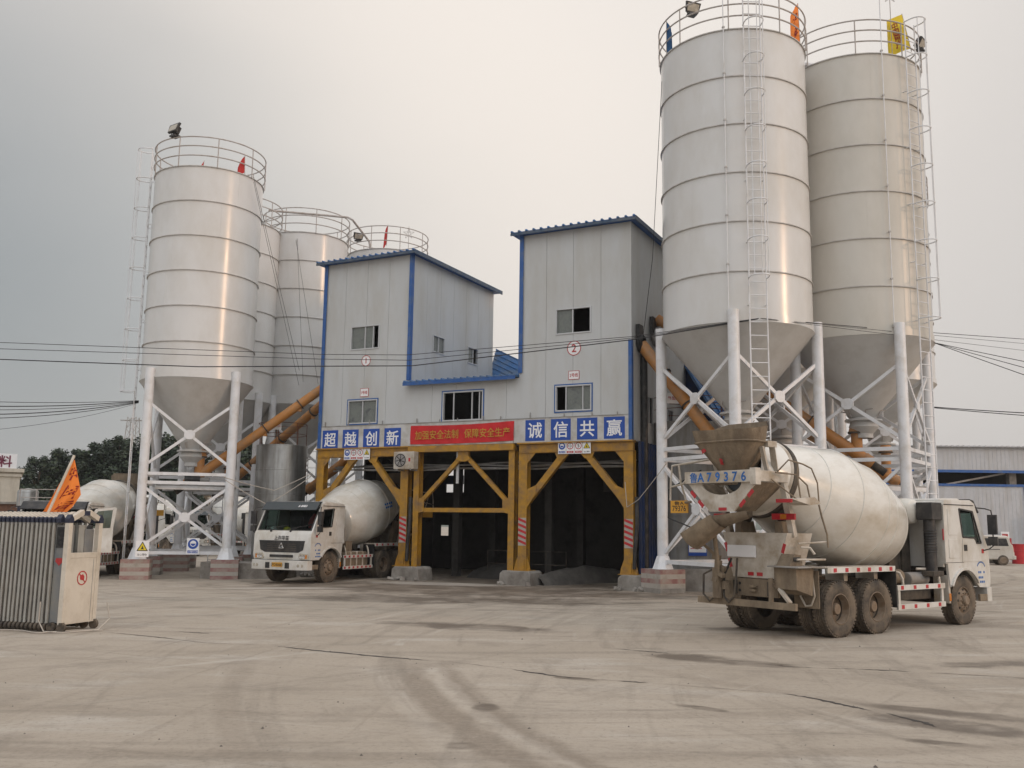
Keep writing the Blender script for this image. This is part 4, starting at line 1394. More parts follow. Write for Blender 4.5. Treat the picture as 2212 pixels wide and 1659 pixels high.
# galvanised storage tanks
def tank(label, x, y, r_, h_, m_, sign, sx, plinth=True, rz=0.0):
    T = thing('storage_tank', label, 'tank', (x, y, gz(x, y)), R(rz))
    mb = MB()
    n = 5
    prof = []
    for k in range(n + 1):
        z_ = 0.3 + (h_ - 0.3) * k / n
        prof += [(r_, z_ - 0.02), (r_ + 0.012, z_ - 0.015), (r_ + 0.012, z_ + 0.015), (r_, z_ + 0.02)]
    prof += [(r_ - 0.02, h_ + 0.03), (0.01, h_ + 0.06)]
    mb.lathe(prof, m_, 64)
    mb.build('shell', T, sharp=50)
    mb = MB()
    rust = mat('rusty_rail', (0.16, 0.07, 0.045), 0.8, var=0.3) if 'rusty_rail' not in M else M['rusty_rail']
    M['rusty_rail'] = rust
    for z_ in (0.5, 0.95):
        mb.path([((r_ - 0.05) * math.cos(2 * math.pi * k / 40), (r_ - 0.05) * math.sin(2 * math.pi * k / 40), h_ + z_) for k in range(40)], 0.014, rust, 5, True)
    for k in range(7):
        a = 2 * math.pi * k / 7 + .2
        mb.path([((r_ - 0.05) * math.cos(a), (r_ - 0.05) * math.sin(a), h_), ((r_ - 0.05) * math.cos(a), (r_ - 0.05) * math.sin(a), h_ + 0.95)], 0.016, rust, 5)
    mb.build('top_rail', T)
    mb = MB()
    mb.bx(-r_ - 0.35, r_ + 0.35, -r_ - 0.35, r_ + 0.35, -0.1, 0.3, 'conc')
    mb.build('plinth', T)
    s = MB()
    s.bx(-0.27, 0.27, -0.012, 0, -0.19, 0.19, 'signwhite')
    put_text(s, sign, 0.15, 'redink', frame((0, -0.014, 0), (1, 0, 0), (0, 0, 1)), 0.002, 0.012, 0.9)
    o = s.build('tank_sign', None, (x + sx, y - r_ + 0.03, gz(x, y) + h_ + 0.82), R(4))
    tag(o, 'small white board with red lettering on the rail of the %s tank' % ('left galvanised' if x < 0 else 'right grey'), 'sign')
    return T


tank('tall galvanised storage tank left of the left loading bay', -9.75, 40.4, 1.05, 5.35, 'galv', '外加剂2', -0.1)
tank('wide weathered grey storage tank behind the leg of the front right silo', 6.55, 35.0, 1.40, 5.85, 'dullgalv', '外加剂1', -0.75)
mb = MB()
mb.bx(-1.5, 1.9, -0.7, 0.7, -0.1, 0.62, 'conc')
tag(mb.build('concrete_plinth', None, (-10.4, 37.9, gz(-10.4, 37.9)), R(-8), bevel=0.03), 'low grey concrete plinth on the ground left of the parked mixer truck', 'plinth')
mb = MB()
mb.bx(-1.6, 2.2, -0.35, 0.35, -0.05, 0.72, 'conc')
tag(mb.build('concrete_plinth', None, (7.4, 32.4, 0), R(-6), bevel=0.03), 'long grey concrete plinth behind the striped footing of the front right silo', 'plinth')
# safety boards tied to silo legs
o = safety_board('warning', None, 0.47, 0.60)
o.location = (-13.72, 36.0, 1.02)
o.rotation_euler = (0, 0, R(16))
tag(o, 'yellow triangle warning board on the left front leg of the far left silo', 'sign')
o = safety_board('helmet', None, 0.45, 0.60)
o.location = (-11.95, 36.35, 1.14)
o.rotation_euler = (0, 0, R(16))
tag(o, 'blue wear a helmet board on the right front leg of the far left silo', 'sign')
mb = MB()
mb.bx(-0.32, 0.32, -0.015, 0, -0.42, 0.42, 'signblue')
mb.bx(-0.30, 0.30, -0.017, -0.002, -0.30, 0.34, 'signwhite')
for k in range(6):
    mb.bx(-0.25, 0.25 - 0.05 * (k % 3), -0.019, -0.016, 0.22 - k * 0.08, 0.245 - k * 0.08, 'redink' if k % 2 else 'signblue')
tag(mb.build('notice_board', None, (6.55, 33.55, 1.55), R(-2)), 'blue edged white notice board on the grey tank behind the mixer chute', 'sign')

# inclined aggregate gallery behind the right silos
GA = thing('conveyor_gallery', 'inclined conveyor gallery with blue sheet roof behind the front right silo', 'conveyor', (0, 0, 0))
p, q = Vector((7.35, 39.2, 8.7)), Vector((9.0, 36.4, 4.6))
mb = MB()
d = (q - p)
xx, yy, dd = basis(d)
mtx = Matrix((xx, yy, dd)).transposed().to_4x4()
mtx.translation = p
mb.X = mtx
ln = d.length
mb.bx(-0.75, 0.75, -0.5, 0.55, 0, ln, 'darkblue')
mb.build('gallery_wall', GA)
mb = MB()
mb.X = mtx
mb.bx(-0.9, 0.9, 0.56, 0.60, -0.3, ln + 0.2, 'blue_roof')
for k in range(7):
    x_ = -0.84 + k * 0.28
    mb.bx(x_ - 0.03, x_ + 0.03, 0.60, 0.65, -0.3, ln + 0.2, 'blue_roof')
mb.build('gallery_roof', GA)


# floodlights, flags, aerials on the silo tops
def floodlight(label, x, y, z, az, tilt, sc=1.05):
    T = thing('floodlight', label, 'floodlight', (x, y, z), R(az))
    T.scale = (sc, sc, sc)
    mb = MB()
    mb.X = Matrix.Translation((0, 0, 0.24)) @ Matrix.Rotation(R(tilt), 4, 'Y')
    mb.prism([(-0.22, -0.16), (0.22, -0.16), (0.27, 0.17), (-0.27, 0.17)], 0.02, 0.10, 'black', 'yz')
    mb.bx(-0.14, 0.02, -0.10, 0.10, -0.14, 0.14, 'black')
    mb.build('lamp_body', T, bevel=0.01)
    mb = MB()
    mb.X = Matrix.Translation((0, 0, 0.24)) @ Matrix.Rotation(R(tilt), 4, 'Y')
    mb.bx(0.101, 0.106, -0.20, 0.20, -0.12, 0.12, 'lens')
    mb.build('lamp_glass', T)
    mb = MB()
    mb.bx(-0.12, 0.12, -0.14, 0.14, -0.03, 0.03, 'black')
    for sg in (-1, 1):
        mb.bar((0, sg * 0.15, 0), (0, sg * 0.25, 0.26), 0.03, 0.02, 'black')
    mb.build('bracket', T)
    return T


floodlight('black floodlight on the rail of the far left silo', L1[0] - 0.85, L1[1] - 2.05, 17.42, 235, -20, 1.2)
floodlight('dark floodlight on the top rail of the front right silo', R1[0] - 1.55, R1[1] - 1.0, 19.25, -70, 20)
floodlight('grey floodlight on the ladder top of the far right silo', R2[0] + 2.05, R2[1] - 1.3, 18.95, -40, 30)
floodlight('dark floodlight on the rail of the silo above tower one', L4[0] - 1.35, L4[1] - 1.6, 16.75, -60, 25)


def flag(label, base, tip, out, m_, txt=None, tm='redink', w0=0.55, group=None, drop=0.12, cols=10, rows=14, waves=1.5, sleeve=None):
    """cloth hung from a leaning pole: base, tip of the pole; out = sideways fly of the cloth"""
    base, tip, outv = Vector(base), Vector(tip), Vector(out)
    T = thing('flag', label, 'flag', base, 0, group)
    d = tip - base
    mb = MB()
    mb.path([(0, 0, 0), d], 0.014 if not sleeve else 0.022, sleeve or 'rail', 6)
    mb.build('pole', T)
    mb = MB()
    nrm = d.cross(outv).normalized()
    vs = []
    for j in range(rows + 1):
        v = j / rows
        for i in range(cols + 1):
            u = i / cols
            p = d * (0.08 + 0.9 * v) + outv * u * (0.95 - 0.15 * v) - Vector((0, 0, 1)) * drop * u * (0.5 + u) + nrm * (0.10 * outv.length * math.sin(u * waves * 6.28 + v * 2.2) * u)
            vs.append(p)
    fs = [(j * (cols + 1) + i, j * (cols + 1) + i + 1, (j + 1) * (cols + 1) + i + 1, (j + 1) * (cols + 1) + i) for j in range(rows) for i in range(cols)]
    mb.add(vs, fs, m_)
    mb.add([v + nrm * 0.006 for v in vs], fs, m_)
    if txt:
        for k, ch in enumerate(txt):
            v_ = 0.80 - 0.72 * (k + 0.2) / len(txt)
            tv, tf = text_mesh(ch, w0, 0.001, 0.02)
            if outv.length:
                for side in (1, -1):
                    pts = []
                    for t_ in tv:
                        u = min(0.97, max(0.03, 0.5 + t_.x / outv.length * side))
                        v = v_ + t_.y / d.length
                        p = d * (0.08 + 0.9 * v) + outv * u * (0.95 - 0.15 * v) - Vector((0, 0, 1)) * drop * u * (0.5 + u) + nrm * (0.10 * outv.length * math.sin(u * waves * 6.28 + v * 2.2) * u)
                        pts.append(p + nrm * (0.009 if side > 0 else -0.004))
                    mb.add(pts, tf, tm)
    mb.build('cloth', T, sharp=80)
    return T


flag('small red flag at the right edge of the far left silo top', (L1[0] + 1.8, L1[1] - 1.2, 16.2), (L1[0] + 1.78, L1[1] - 1.25, 16.95), (-0.30, -0.1, 0), M['redflag'], None, group='small red flags', drop=0.35)
flag('small red flag at the back of the far left silo top', (L1[0] - 0.95, L1[1] + 1.6, 16.6), (L1[0] - 0.85, L1[1] + 1.6, 17.85), (-0.30, 0.1, 0), M['redflag'], None, group='small red flags', drop=0.35)
flag('narrow red flag on the silo top above tower one', (L4[0] + 0.2, L4[1] - 1.9, 16.4), (L4[0] + 0.25, L4[1] - 1.9, 17.55), (-0.22, 0.05, 0), M['redflag'], None, group='small red flags', drop=0.3)
flag('orange flag on the top rail of the front right silo', (R1[0] + 2.0, R1[1] - 1.25, 18.1), (R1[0] + 1.95, R1[1] - 1.3, 19.55), (-0.36, -0.2, -0.1), M['orangeflag'], '安全', w0=0.3, drop=0.3)
flag('dark blue flag at the left edge of the front right silo top', (R1[0] - 2.35, R1[1] - 0.6, 18.0), (R1[0] - 2.35, R1[1] - 0.65, 19.2), (0.2, -0.25, 0), M['blueflag'], None, drop=0.35)
flag('yellow flag with red characters on the far right silo top', (R2[0] + 1.5, R2[1] - 1.85, 18.6), (R2[0] + 1.18, R2[1] - 1.95, 19.95), (-0.86, -0.25, -0.36), M['yellowflag'], '中国重汽', w0=0.30, drop=0.06, waves=0.8)


def star_aerial(label, x, y, z, h_, r_):
    T = thing('star_aerial', label, 'aerial', (x, y, z))
    mb = MB()
    mb.path([(0, 0, 0), (0, 0, h_)], 0.014, 'rail', 6)
    mb.build('pole', T)
    mb = MB()
    pts = [(r_ * math.sin(4 * math.pi * k / 5), 0, h_ - r_ - 0.1 + r_ * math.cos(4 * math.pi * k / 5)) for k in range(5)]
    for k in range(5):
        mb.path([pts[k], pts[(k + 1) % 5]], 0.010, 'rail', 5)
    mb.build('star_outline', T)
    return T


star_aerial('star shaped wire frame on the rail of the far right silo', R2[0] + 0.72, R2[1] - 2.1, 18.3, 2.6, 0.27)
star_aerial('star shaped wire frame on the silo top above tower one', L4[0] + 1.3, L4[1] - 1.5, 16.3, 1.3, 0.30)
# filling pipes on the roofs
mb = MB()
mb.path([(L2[0] + 1.6, L2[1] - 0.2, 17.05), (L3[0] + 2.3, L3[1] - 1.2, 17.15), (L3[0] + 2.55, L3[1] - 1.25, 17.0), (L4[0] - 0.9, L4[1] - 1.6, 16.9), (L4[0] - 0.75, L4[1] - 1.6, 16.7), (L4[0] - 0.65, L4[1] - 1.55, 16.1)], 0.055, 'rail', 8)
tag(mb.build('filling_pipe', None), 'thin filling pipe crossing from the middle silos to the silo above tower one', 'pipe')
mb = MB()
mb.path([(R1[0] + 2.2, R1[1] + 0.6, 18.4), (R2[0] - 1.6, R2[1] - 1.2, 18.35)], 0.09, 'white_steel', 10)
tag(mb.build('filling_pipe', None), 'short white pipe bridging the tops of the two large right silos', 'pipe')


# ------------------------------------------------------------------ overhead cables and guys
def cable(label, pts, r_=0.012, sag=0.0, m_='cable', n=24, cat='cable', group='overhead cables', name='overhead_cable'):
    mb = MB()
    out_ = []
    for a, b in zip(pts[:-1], pts[1:]):
        a, b = Vector(a), Vector(b)
        for k in range(n):
            f = k / n
            p = a.lerp(b, f)
            p.z -= sag * 4 * f * (1 - f) * (a - b).length * 0.02
            out_.append(p)
    out_.append(Vector(pts[-1]))
    mb.path(out_, r_, m_, 5)
    return tag(mb.build(name, None), label, cat, group)


pR = (7.5, 28.3, 8.44)
cable('upper thin cable from the left edge across tower one to the front right silo', [(-17.07, 30, 7.68), (-6.19, 30, 7.43), (-3.4, 30, 7.45), (3.79, 29.5, 8.06), pR], 0.010)
cable('middle thin cable from the left edge across both towers to the front right silo', [(-17.04, 30, 7.47), (-6.2, 30.02, 7.28), (-3.3, 30, 7.28), (3.79, 29.45, 8.0), (7.48, 28.3, 8.43)], 0.010)
cable('lowest and thickest black cable crossing in front of both towers', [(-17.01, 30, 7.13), (-10.03, 30, 6.97), (-3.21, 30, 7.1), (3.79, 29.4, 7.94), (7.46, 28.3, 8.42)], 0.017)
pS = (7.55, 28.3, 8.44)
cable('upper cable from the front right silo to the right edge above the shed', [pS, (12.9, 31.2, 8.75), (24.0, 40, 10.2)], 0.012)
cable('middle cable from the front right silo to the right edge above the shed', [pS, (12.8, 30.6, 8.55), (23.5, 40, 10.0)], 0.008)
cable('lower cable from the front right silo to the right edge above the shed', [pS, (12.7, 30.5, 8.42), (23.5, 41, 9.9)], 0.008)
pE = (14.25, 31.6, 8.43)
for nm, z_, r_ in (('upper', 6.6, 0.011), ('middle', 6.35, 0.011), ('lower', 6.05, 0.012)):
    cable('%s of three cables dropping from the far right silo to the frame edge' % nm, [pE, (15.3, 26, z_)], r_, 0.05)
for nm, dz, r_ in (('upper', 0.0, 0.016), ('lower', -0.12, 0.014)):
    cable('%s sagging cable low at right from the far silo legs across the sky' % nm, [(15.0, 34, 6.55 + dz * .2), (18.3, 30, 5.8 + dz)], r_, 0.25)
for k, (z0, r_) in enumerate(((5.75, 0.010), (5.6, 0.016), (5.48, 0.010), (5.33, 0.016), (5.2, 0.012), (4.8, 0.007))):
    cable('%s of the sagging cables tied to the far left silo ladder' % ('topmost', 'second', 'third', 'fourth', 'fifth', 'lowest')[k], [(-15.05, 38.0, 6.85 - 0.02 * k), (-16.9, 30, z0)], r_, 0.35 + 0.12 * k)
for k, (a, b) in enumerate((((-10.75, 37.4, 16.1), (-8.95, 39.4, 8.4)), ((-10.72, 44.9, 16.0), (-8.3, 40.2, 7.95)), ((-10.6, 44.8, 15.9), (-8.9, 40.0, 8.0)), ((-10.74, 37.4, 15.9), (-9.3, 41.0, 8.0)))):
    cable('%s guy wire from a left silo top down to the side of tower one' % ('leftmost', 'rightmost', 'steep dark', 'faint')[k], [a, b], 0.008, 0.02, group='guy wires at the left silos', name='guy_wire', cat='wire')
cable('dark guy wire from the left rim of the front right silo down to tower two', [(R1[0] - 2.47, R1[1] - 0.3, 17.2), (4.75, 31.5, 11.2), (4.60, 32.9, 8.7)], 0.010, 0, group=None, name='guy_wire', cat='wire')
cable('upper grey cord strung from the far left silo leg to the left bay', [(-11.0, 36.6, 3.75), (-9.2, 37.2, 3.3), (-7.95, 38.2, 4.05)], 0.016, 0.6, 'greycable', group='cords by the left bay')
cable('lower drooping grey cord strung from the far left silo leg to the left bay', [(-10.95, 36.6, 3.65), (-9.4, 37.0, 2.75), (-7.95, 38.2, 3.95)], 0.016, 0.9, 'greycable', group='cords by the left bay')
cable('grey hanging cord between the right bay column and the silo leg', [plant_pt((4.3, -0.15, 3.6)), plant_pt((4.42, -0.3, 2.75)), plant_pt((4.9, -0.5, 3.0)), (5.05, 30.85, 4.15)], 0.014, 0.5, 'greycable', group=None)


# ================================================================== concrete mixer trucks
def tyre_mesh():
    mb = MB()
    ro, w_ = 0.545, 0.145
    prof = [(0.30, -w_ + 0.02), (0.34, -w_), (0.44, -w_ - 0.012), (0.515, -w_ + 0.005), (0.54, -w_ + 0.03), (ro, -0.07), (ro, -0.055), (ro - 0.018, -0.052), (ro - 0.018, -0.042), (ro, -0.039),
            (ro + 0.003, -0.006), (ro - 0.016, -0.004), (ro - 0.016, 0.004), (ro + 0.003, 0.006), (ro, 0.039), (ro - 0.018, 0.042), (ro - 0.018, 0.052), (ro, 0.055), (ro, 0.07), (0.54, w_ - 0.03), (0.515, w_ - 0.005), (0.44, w_ + 0.012), (0.34, w_), (0.30, w_ - 0.02)]
    mb.lathe(prof, 'rubber', 56, Matrix.Rotation(R(90), 4, 'X'))
    n = 44
    for k in range(n):
        a = 2 * math.pi * k / n
        for sg in (-1, 1):
            aa = a + (math.pi / n if sg > 0 else 0)
            c, s_ = math.cos(aa), math.sin(aa)
            mb.box((c * 0.545, sg * 0.106, s_ * 0.545), (0.03, 0.062, 0.045), 'rubber', Matrix.Rotation(-aa, 3, 'Y'))
    return mb


def rim_mesh(front_wheel):
    mb = MB()
    rx = Matrix.Rotation(R(90), 4, 'X')          # +z of the profile becomes -y (outer side for right wheels)
    if front_wheel:
        mb.lathe([(0.305, 0.125), (0.29, 0.13), (0.275, 0.08), (0.25, 0.10), (0.19, 0.145), (0.13, 0.15), (0.12, 0.13), (0.11, 0.20), (0.09, 0.22), (0.001, 0.225)], 'rim', 40, rx)
        rr, zz = 0.165, 0.150
        for k in range(8):
            a = 2 * math.pi * k / 8
            mb.tube(rx @ Vector((0.225 * math.cos(a), 0.225 * math.sin(a), 0.10)), rx @ Vector((0.225 * math.cos(a), 0.225 * math.sin(a), 0.128)), 0.028, 'black', 10)
    else:
        mb.lathe([(0.305, 0.135), (0.29, 0.14), (0.275, 0.06), (0.25, -0.05), (0.22, -0.09), (0.15, -0.10), (0.12, -0.09), (0.115, 0.04), (0.10, 0.07), (0.001, 0.075)], 'rim', 40, rx)
        rr, zz = 0.175, -0.095
        for k in range(8):
            a = 2 * math.pi * k / 8 + .2
            mb.tube(rx @ Vector((0.235 * math.cos(a), 0.235 * math.sin(a), -0.085)), rx @ Vector((0.235 * math.cos(a), 0.235 * math.sin(a), -0.06)), 0.022, 'black', 8)
    for k in range(10):
        a = 2 * math.pi * k / 10
        mb.tube(rx @ Vector((rr * math.cos(a), rr * math.sin(a), zz - 0.01)), rx @ Vector((rr * math.cos(a), rr * math.sin(a), zz + 0.03)), 0.016, 'rim', 6)
    mb.lathe([(0.30, -0.12), (0.26, -0.12), (0.25, 0.0)], 'chassis', 28, rx)
    return mb


def mixer(label, loc, rz, plate, visor_txt=None, board_txt=None, front_txt=None, visor_m='black', seed=1, open_door=False, group=None, logo='blue'):
    rnd = random.Random(seed)
    T = thing('concrete_mixer_truck', label, 'mixer truck', loc, rz, group)
    # ---- wheels
    for x_, duals, fw in ((0.0, False, True), (-3.58, True, False), (-4.88, True, False)):
        for sg in (-1, 1):
            for k in range(2 if duals else 1):
                yy = sg * (1.05 if not duals else (1.07 - 0.335 * k))
                o = tyre_mesh().build('wheel', T, (x_, yy, 0.545), 0 if sg < 0 else math.pi, sharp=30)
                if k == 0:
                    rim_mesh(fw).build('rim', o, sharp=30)
    # ---- chassis
    mb = MB()
    for sg in (-1, 1):
        mb.bx(-6.1, 1.0, sg * 0.42 - 0.04, sg * 0.42 + 0.04, 0.78, 1.06, 'chassis')
    for x_ in (-5.9, -4.4, -3.0, -1.6, 0.5):
        mb.bx(x_ - 0.06, x_ + 0.06, -0.38, 0.38, 0.82, 1.0, 'chassis')
    for x_ in (0, -3.58, -4.88):
        mb.tube((x_, -0.85, 0.545), (x_, 0.85, 0.545), 0.11, 'chassis', 14)
        if x_ < -1:
            mb.lathe([(0.001, -0.2), (0.2, -0.16), (0.27, 0), (0.2, 0.16), (0.001, 0.2)], 'chassis', 18, Matrix.Translation((x_, 0, 0.545)) @ Matrix.Rotation(R(90), 4, 'Y'))
    for sg in (-1, 1):
        mb.bx(-5.2, -3.2, sg * 0.55 - 0.04, sg * 0.55 + 0.04, 0.66, 0.8, 'chassis')
        mb.bx(-0.8, 0.8, sg * 0.5 - 0.04, sg * 0.5 + 0.04, 0.60, 0.7, 'chassis')
    mb.tube((-3.4, 0, 0.62), (-0.6, 0, 0.80), 0.06, 'chassis', 10)
    mb.bx(-0.7, 0.9, -0.35, 0.35, 0.62, 1.2, 'chassis')
    mb.build('chassis', T)
    mb = MB()                                            # fuel tank, air bottles, battery box
    mb.prism([(-2.55, 0.52), (-1.25, 0.52), (-1.15, 0.60), (-1.15, 0.98), (-1.25, 1.06), (-2.55, 1.06), (-2.65, 0.98), (-2.65, 0.60)], 0.55, 1.08, 'mud')
    for x_ in (-2.3, -1.9, -1.5):
        mb.bx(x_ - 0.05, x_ + 0.05, 0.545, 1.09, 0.51, 1.07, 'dirtywhite')
    mb.tube((-2.6, -0.72, 1.10), (-1.9, -0.72, 1.10), 0.16, 'mud', 16)
    mb.tube((-1.75, -0.8, 1.04), (-1.0, -0.8, 1.04), 0.15, 'grey_steel', 16)
    mb.bx(-2.6, -1.0, -0.95, -0.55, 0.6, 0.84, 'chassis')
    mb.build('fuel_tank', T, bevel=0.02)
    # ---- cab shell
    arch = [(0.66 * math.cos(R(a)), 0.56 + 0.66 * math.sin(R(a))) for a in range(152, 27, -8)]
    lower = [(-0.80, 1.38), (-0.72, 1.38), (-0.67, 1.02), (-0.64, 0.86)] + arch + [(0.64, 0.86), (0.68, 0.82), (1.17, 0.82), (1.21, 1.0), (1.19, 1.70), (1.10, 1.83), (0.84, 1.83), (0.62, 1.83), (0.55, 1.95), (0.0, 1.97), (-0.12, 2.62), (-0.12, 2.70), (-0.80, 2.70)]
    top = [(-0.80, 2.70), (-0.12, 2.70), (-0.12, 2.62), (0.50, 2.57), (0.68, 2.62), (0.62, 2.75), (0.42, 2.83), (-0.72, 2.81)]
    pil = [(0.50, 2.57), (0.68, 2.62), (1.10, 1.83), (0.84, 1.83)]
    mb = MB()
    for sg in (-1, 1):
        y0, y1 = (1.17, 1.23) if sg > 0 else (-1.23, -1.17)
        for poly in (lower, top, pil):
            mb.prism(poly, y0, y1, 'truck')
    mb.prism([(-0.79, 2.705), (-0.71, 2.80), (0.42, 2.825), (0.61, 2.745), (0.60, 2.70)], -1.17, 1.17, 'truck')
    mb.prism([(-0.60, 2.81), (-0.50, 2.85), (0.30, 2.87), (0.42, 2.825)], -1.0, 1.0, 'truck')
    mb.bx(-0.80, -0.75, -1.17, 1.17, 1.30, 2.705, 'truck')
    mb.prism([(1.05, 1.83), (1.10, 1.83), (1.19, 1.70), (1.21, 1.0), (1.17, 0.82), (1.10, 0.82), (1.12, 1.68)], -1.17, 1.17, 'truck')
    mb.bx(-0.75, 1.08, -1.17, 1.17, 1.22, 1.28, 'chassis')
    for sg in (-1, 1):                                   # pressed panels on the sleeper sides, drip rail, arch flare
        y_ = sg * 1.236
        for (x0, x1, z0, z1) in ((-0.64, -0.26, 2.02, 2.60), (-0.64, -0.28, 1.50, 1.92)):
            mb.box(((x0 + x1) / 2, sg * 1.232, (z0 + z1) / 2), (x1 - x0, 0.018, z1 - z0), 'truck')
        mb.bx(-0.78, 0.55, sg * 1.23 - 0.012, sg * 1.23 + 0.022, 2.695, 2.715, 'ink')
        mb.bx(-0.80, 0.0, sg * 1.232 - 0.003, sg * 1.232 + 0.003, 1.395, 1.405, 'ink')
        for j in range(len(arch) - 1):
            a, b = arch[j], arch[j + 1]
            mb.bar((a[0] * 1.05, sg * 1.235, 0.56 + (a[1] - 0.56) * 1.05), (b[0] * 1.05, sg * 1.235, 0.56 + (b[1] - 0.56) * 1.05), 0.05, 0.09, 'truck', (0, 1, 0))
    cab = mb.build('cab', T, bevel=0.012)
    mb = MB()                                            # interior
    mb.bx(0.62, 1.02, -1.12, 1.12, 1.45, 1.80, 'black')
    for sg in (-1, 1):
        mb.bx(-0.35, 0.2, sg * 0.62 - 0.27, sg * 0.62 + 0.27, 1.28, 1.62, 'black')
        mb.box((-0.38, sg * 0.62, 1.95), (0.14, 0.5, 0.75), 'black', Matrix.Rotation(R(-8), 3, 'Y'))
    mb.bx(-0.745, -0.70, -1.16, 1.16, 1.3, 2.69, 'black')
    mb.path([(0.50 + 0.10 * math.cos(a * .3927), 0.62 + 0.22 * math.sin(a * .3927), 1.86 + 0.18 * math.cos(a * .3927) * -1) for a in range(16)], 0.018, 'black', 6, True)
    mb.build('cab_interior', cab)
    mb = MB()
    mb.add([(0.665, -1.15, 2.61), (0.665, 1.15, 2.61), (1.085, 1.15, 1.845), (1.085, -1.15, 1.845)], [(0, 1, 2, 3)], 'cabglass')
    mb.build('windscreen', cab)
    mb = MB()
    for (a, b) in (((0.672, -1.15, 2.60), (0.672, 1.15, 2.60)), ((1.09, -1.15, 1.85), (1.09, 1.15, 1.85)), ((0.672, -1.14, 2.6), (1.09, -1.14, 1.85)), ((0.672, 1.14, 2.6), (1.09, 1.14, 1.85))):
        mb.bar(a, b, 0.05, 0.02, 'black')
    mb.build('windscreen_seal', cab)
    for sg in (-1, 1):
        mb = MB()
        poly = [(-0.02, 1.93), (-0.07, 1.42), (0.62, 1.42), (1.05, 1.42), (1.08, 1.78), (0.62, 1.78), (0.55, 1.91)]
        mb.prism(poly, sg * 1.2312, sg * 1.240, 'truck')
        d = mb.build('door', cab)
        mb = MB()
        mb.bx(0.02, 0.16, sg * 1.2405, sg * 1.25, 1.66, 1.80, 'black')
        mb.build('handle', cab)
        mb = MB()
        wp = [(-0.115, 2.615), (0.50, 2.565), (0.84, 1.835), (0.62, 1.835), (0.55, 1.955), (0.0, 1.975)]
        mb.add([(x_, sg * 1.195, z_) for x_, z_ in wp], [tuple(range(6))], 'cabglass')
        mb.build('side_window', cab)
        mb = MB()
        for j in range(6):
            a, b = wp[j], wp[(j + 1) % 6]
            mb.bar((a[0], sg * 1.236, a[1]), (b[0], sg * 1.236, b[1]), 0.035, 0.02, 'black', (0, 1, 0))
        mb.bar((0.47, sg * 1.236, 2.55), (0.62, sg * 1.236, 1.85), 0.035, 0.02, 'black', (0, 1, 0))
        mb.build('window_seal', cab)
        mb = MB()                                        # round business mark on the door: an arch over three unreadable lines
        c_ = (0.78, 1.10)
        ik = 'blueink'
        for j in range(9):
            a = R(20 + j * 140 / 9)
            b_ = R(20 + (j + 0.7) * 140 / 9)
            mb.bar((c_[0] + 0.19 * math.cos(a), sg * 1.2335, c_[1] + 0.14 + 0.16 * math.sin(a)), (c_[0] + 0.19 * math.cos(b_), sg * 1.2335, c_[1] + 0.14 + 0.16 * math.sin(b_)), 0.03, 0.004, ik, (0, 1, 0))
        for (zz, xs_) in ((1.14, (-0.14, -0.06, 0.10)), (1.02, (-0.14, -0.06, 0.02)), (0.92, (-0.16, -0.08, 0.0, 0.08))):
            for xx in xs_:
                mb.bx(c_[0] + xx, c_[0] + xx + 0.055, sg * 1.2315, sg * 1.2350, zz, zz + 0.05, ik)
        mb.build('door_mark', cab)
    # sun visor
    mb = MB()
    mb.prism([(0.52, 2.86), (0.70, 2.83), (0.93, 2.56), (0.90, 2.53), (0.74, 2.66)], -1.18, 1.18, visor_m)
    vis = mb.build('sun_visor', cab, bevel=0.01)
    if visor_txt:
        mb = MB()
        put_text(mb, visor_txt, 0.13, 'signwhite', frame((0.835, 0.55, 2.69), (0, 1, 0), (-0.64, 0, 0.76)), 0.003, 0.012)
        mb.build('visor_lettering', vis)
    # grille, lamps, bumper
    mb = MB()
    mb.add([(1.216, y_, z_) for y_, z_ in ((-0.98, 1.48), (0.98, 1.48), (0.92, 1.16), (0.72, 1.07), (-0.72, 1.07), (-0.92, 1.16))] + [(1.16, y_, z_) for y_, z_ in ((-0.98, 1.48), (0.98, 1.48), (0.92, 1.16), (0.72, 1.07), (-0.72, 1.07), (-0.92, 1.16))],
           [(0, 1, 2, 3, 4, 5)] + [(i, (i + 1) % 6, 6 + (i + 1) % 6, 6 + i) for i in range(6)], 'black')
    for z_ in (1.15, 1.22, 1.29, 1.36):
        mb.bx(1.212, 1.228, -0.62, 0.62, z_ - 0.008, z_ + 0.008, 'chassis')
    mb.bx(1.19, 1.218, -0.5, 0.5, 0.90, 0.99, 'black')
    gr = mb.build('grille', cab)
    mb = MB()                                            # three-bladed triangular emblem
    e = frame((1.236, 0, 1.28), (0, 1, 0), (0, 0, 1))
    for k in range(3):
        a = R(90 + 120 * k)
        c0, c1 = math.cos(a), math.sin(a)
        mb.add([e @ Vector((0.01 * -c1, 0.01 * c0, 0)), e @ Vector((0.125 * c0 - 0.02 * c1, 0.125 * c1 + 0.02 * c0, 0)), e @ Vector((0.125 * c0 + 0.02 * c1, 0.125 * c1 - 0.02 * c0, 0)), e @ Vector((-0.01 * -c1, -0.01 * c0, 0)), e @ Vector((0.06 * c0, 0.06 * c1, 0.02))], [(0, 1, 4), (1, 2, 4), (2, 3, 4)], 'chrome')
        b_ = R(90 + 120 * (k + 1))
        mb.bar(e @ Vector((0.125 * c0, 0.125 * c1, 0)), e @ Vector((0.125 * math.cos(b_), 0.125 * math.sin(b_), 0)), 0.02, 0.01, 'chrome', (1, 0, 0))
    mb.build('emblem', gr)
    if front_txt:
        mb = MB()
        put_text(mb, front_txt, 0.16, 'ink', frame((1.2125, -0.02, 1.575), (0, 1, 0), (-0.03, 0, 1)), 0.003, 0.012)
        mb.build('front_lettering', cab)
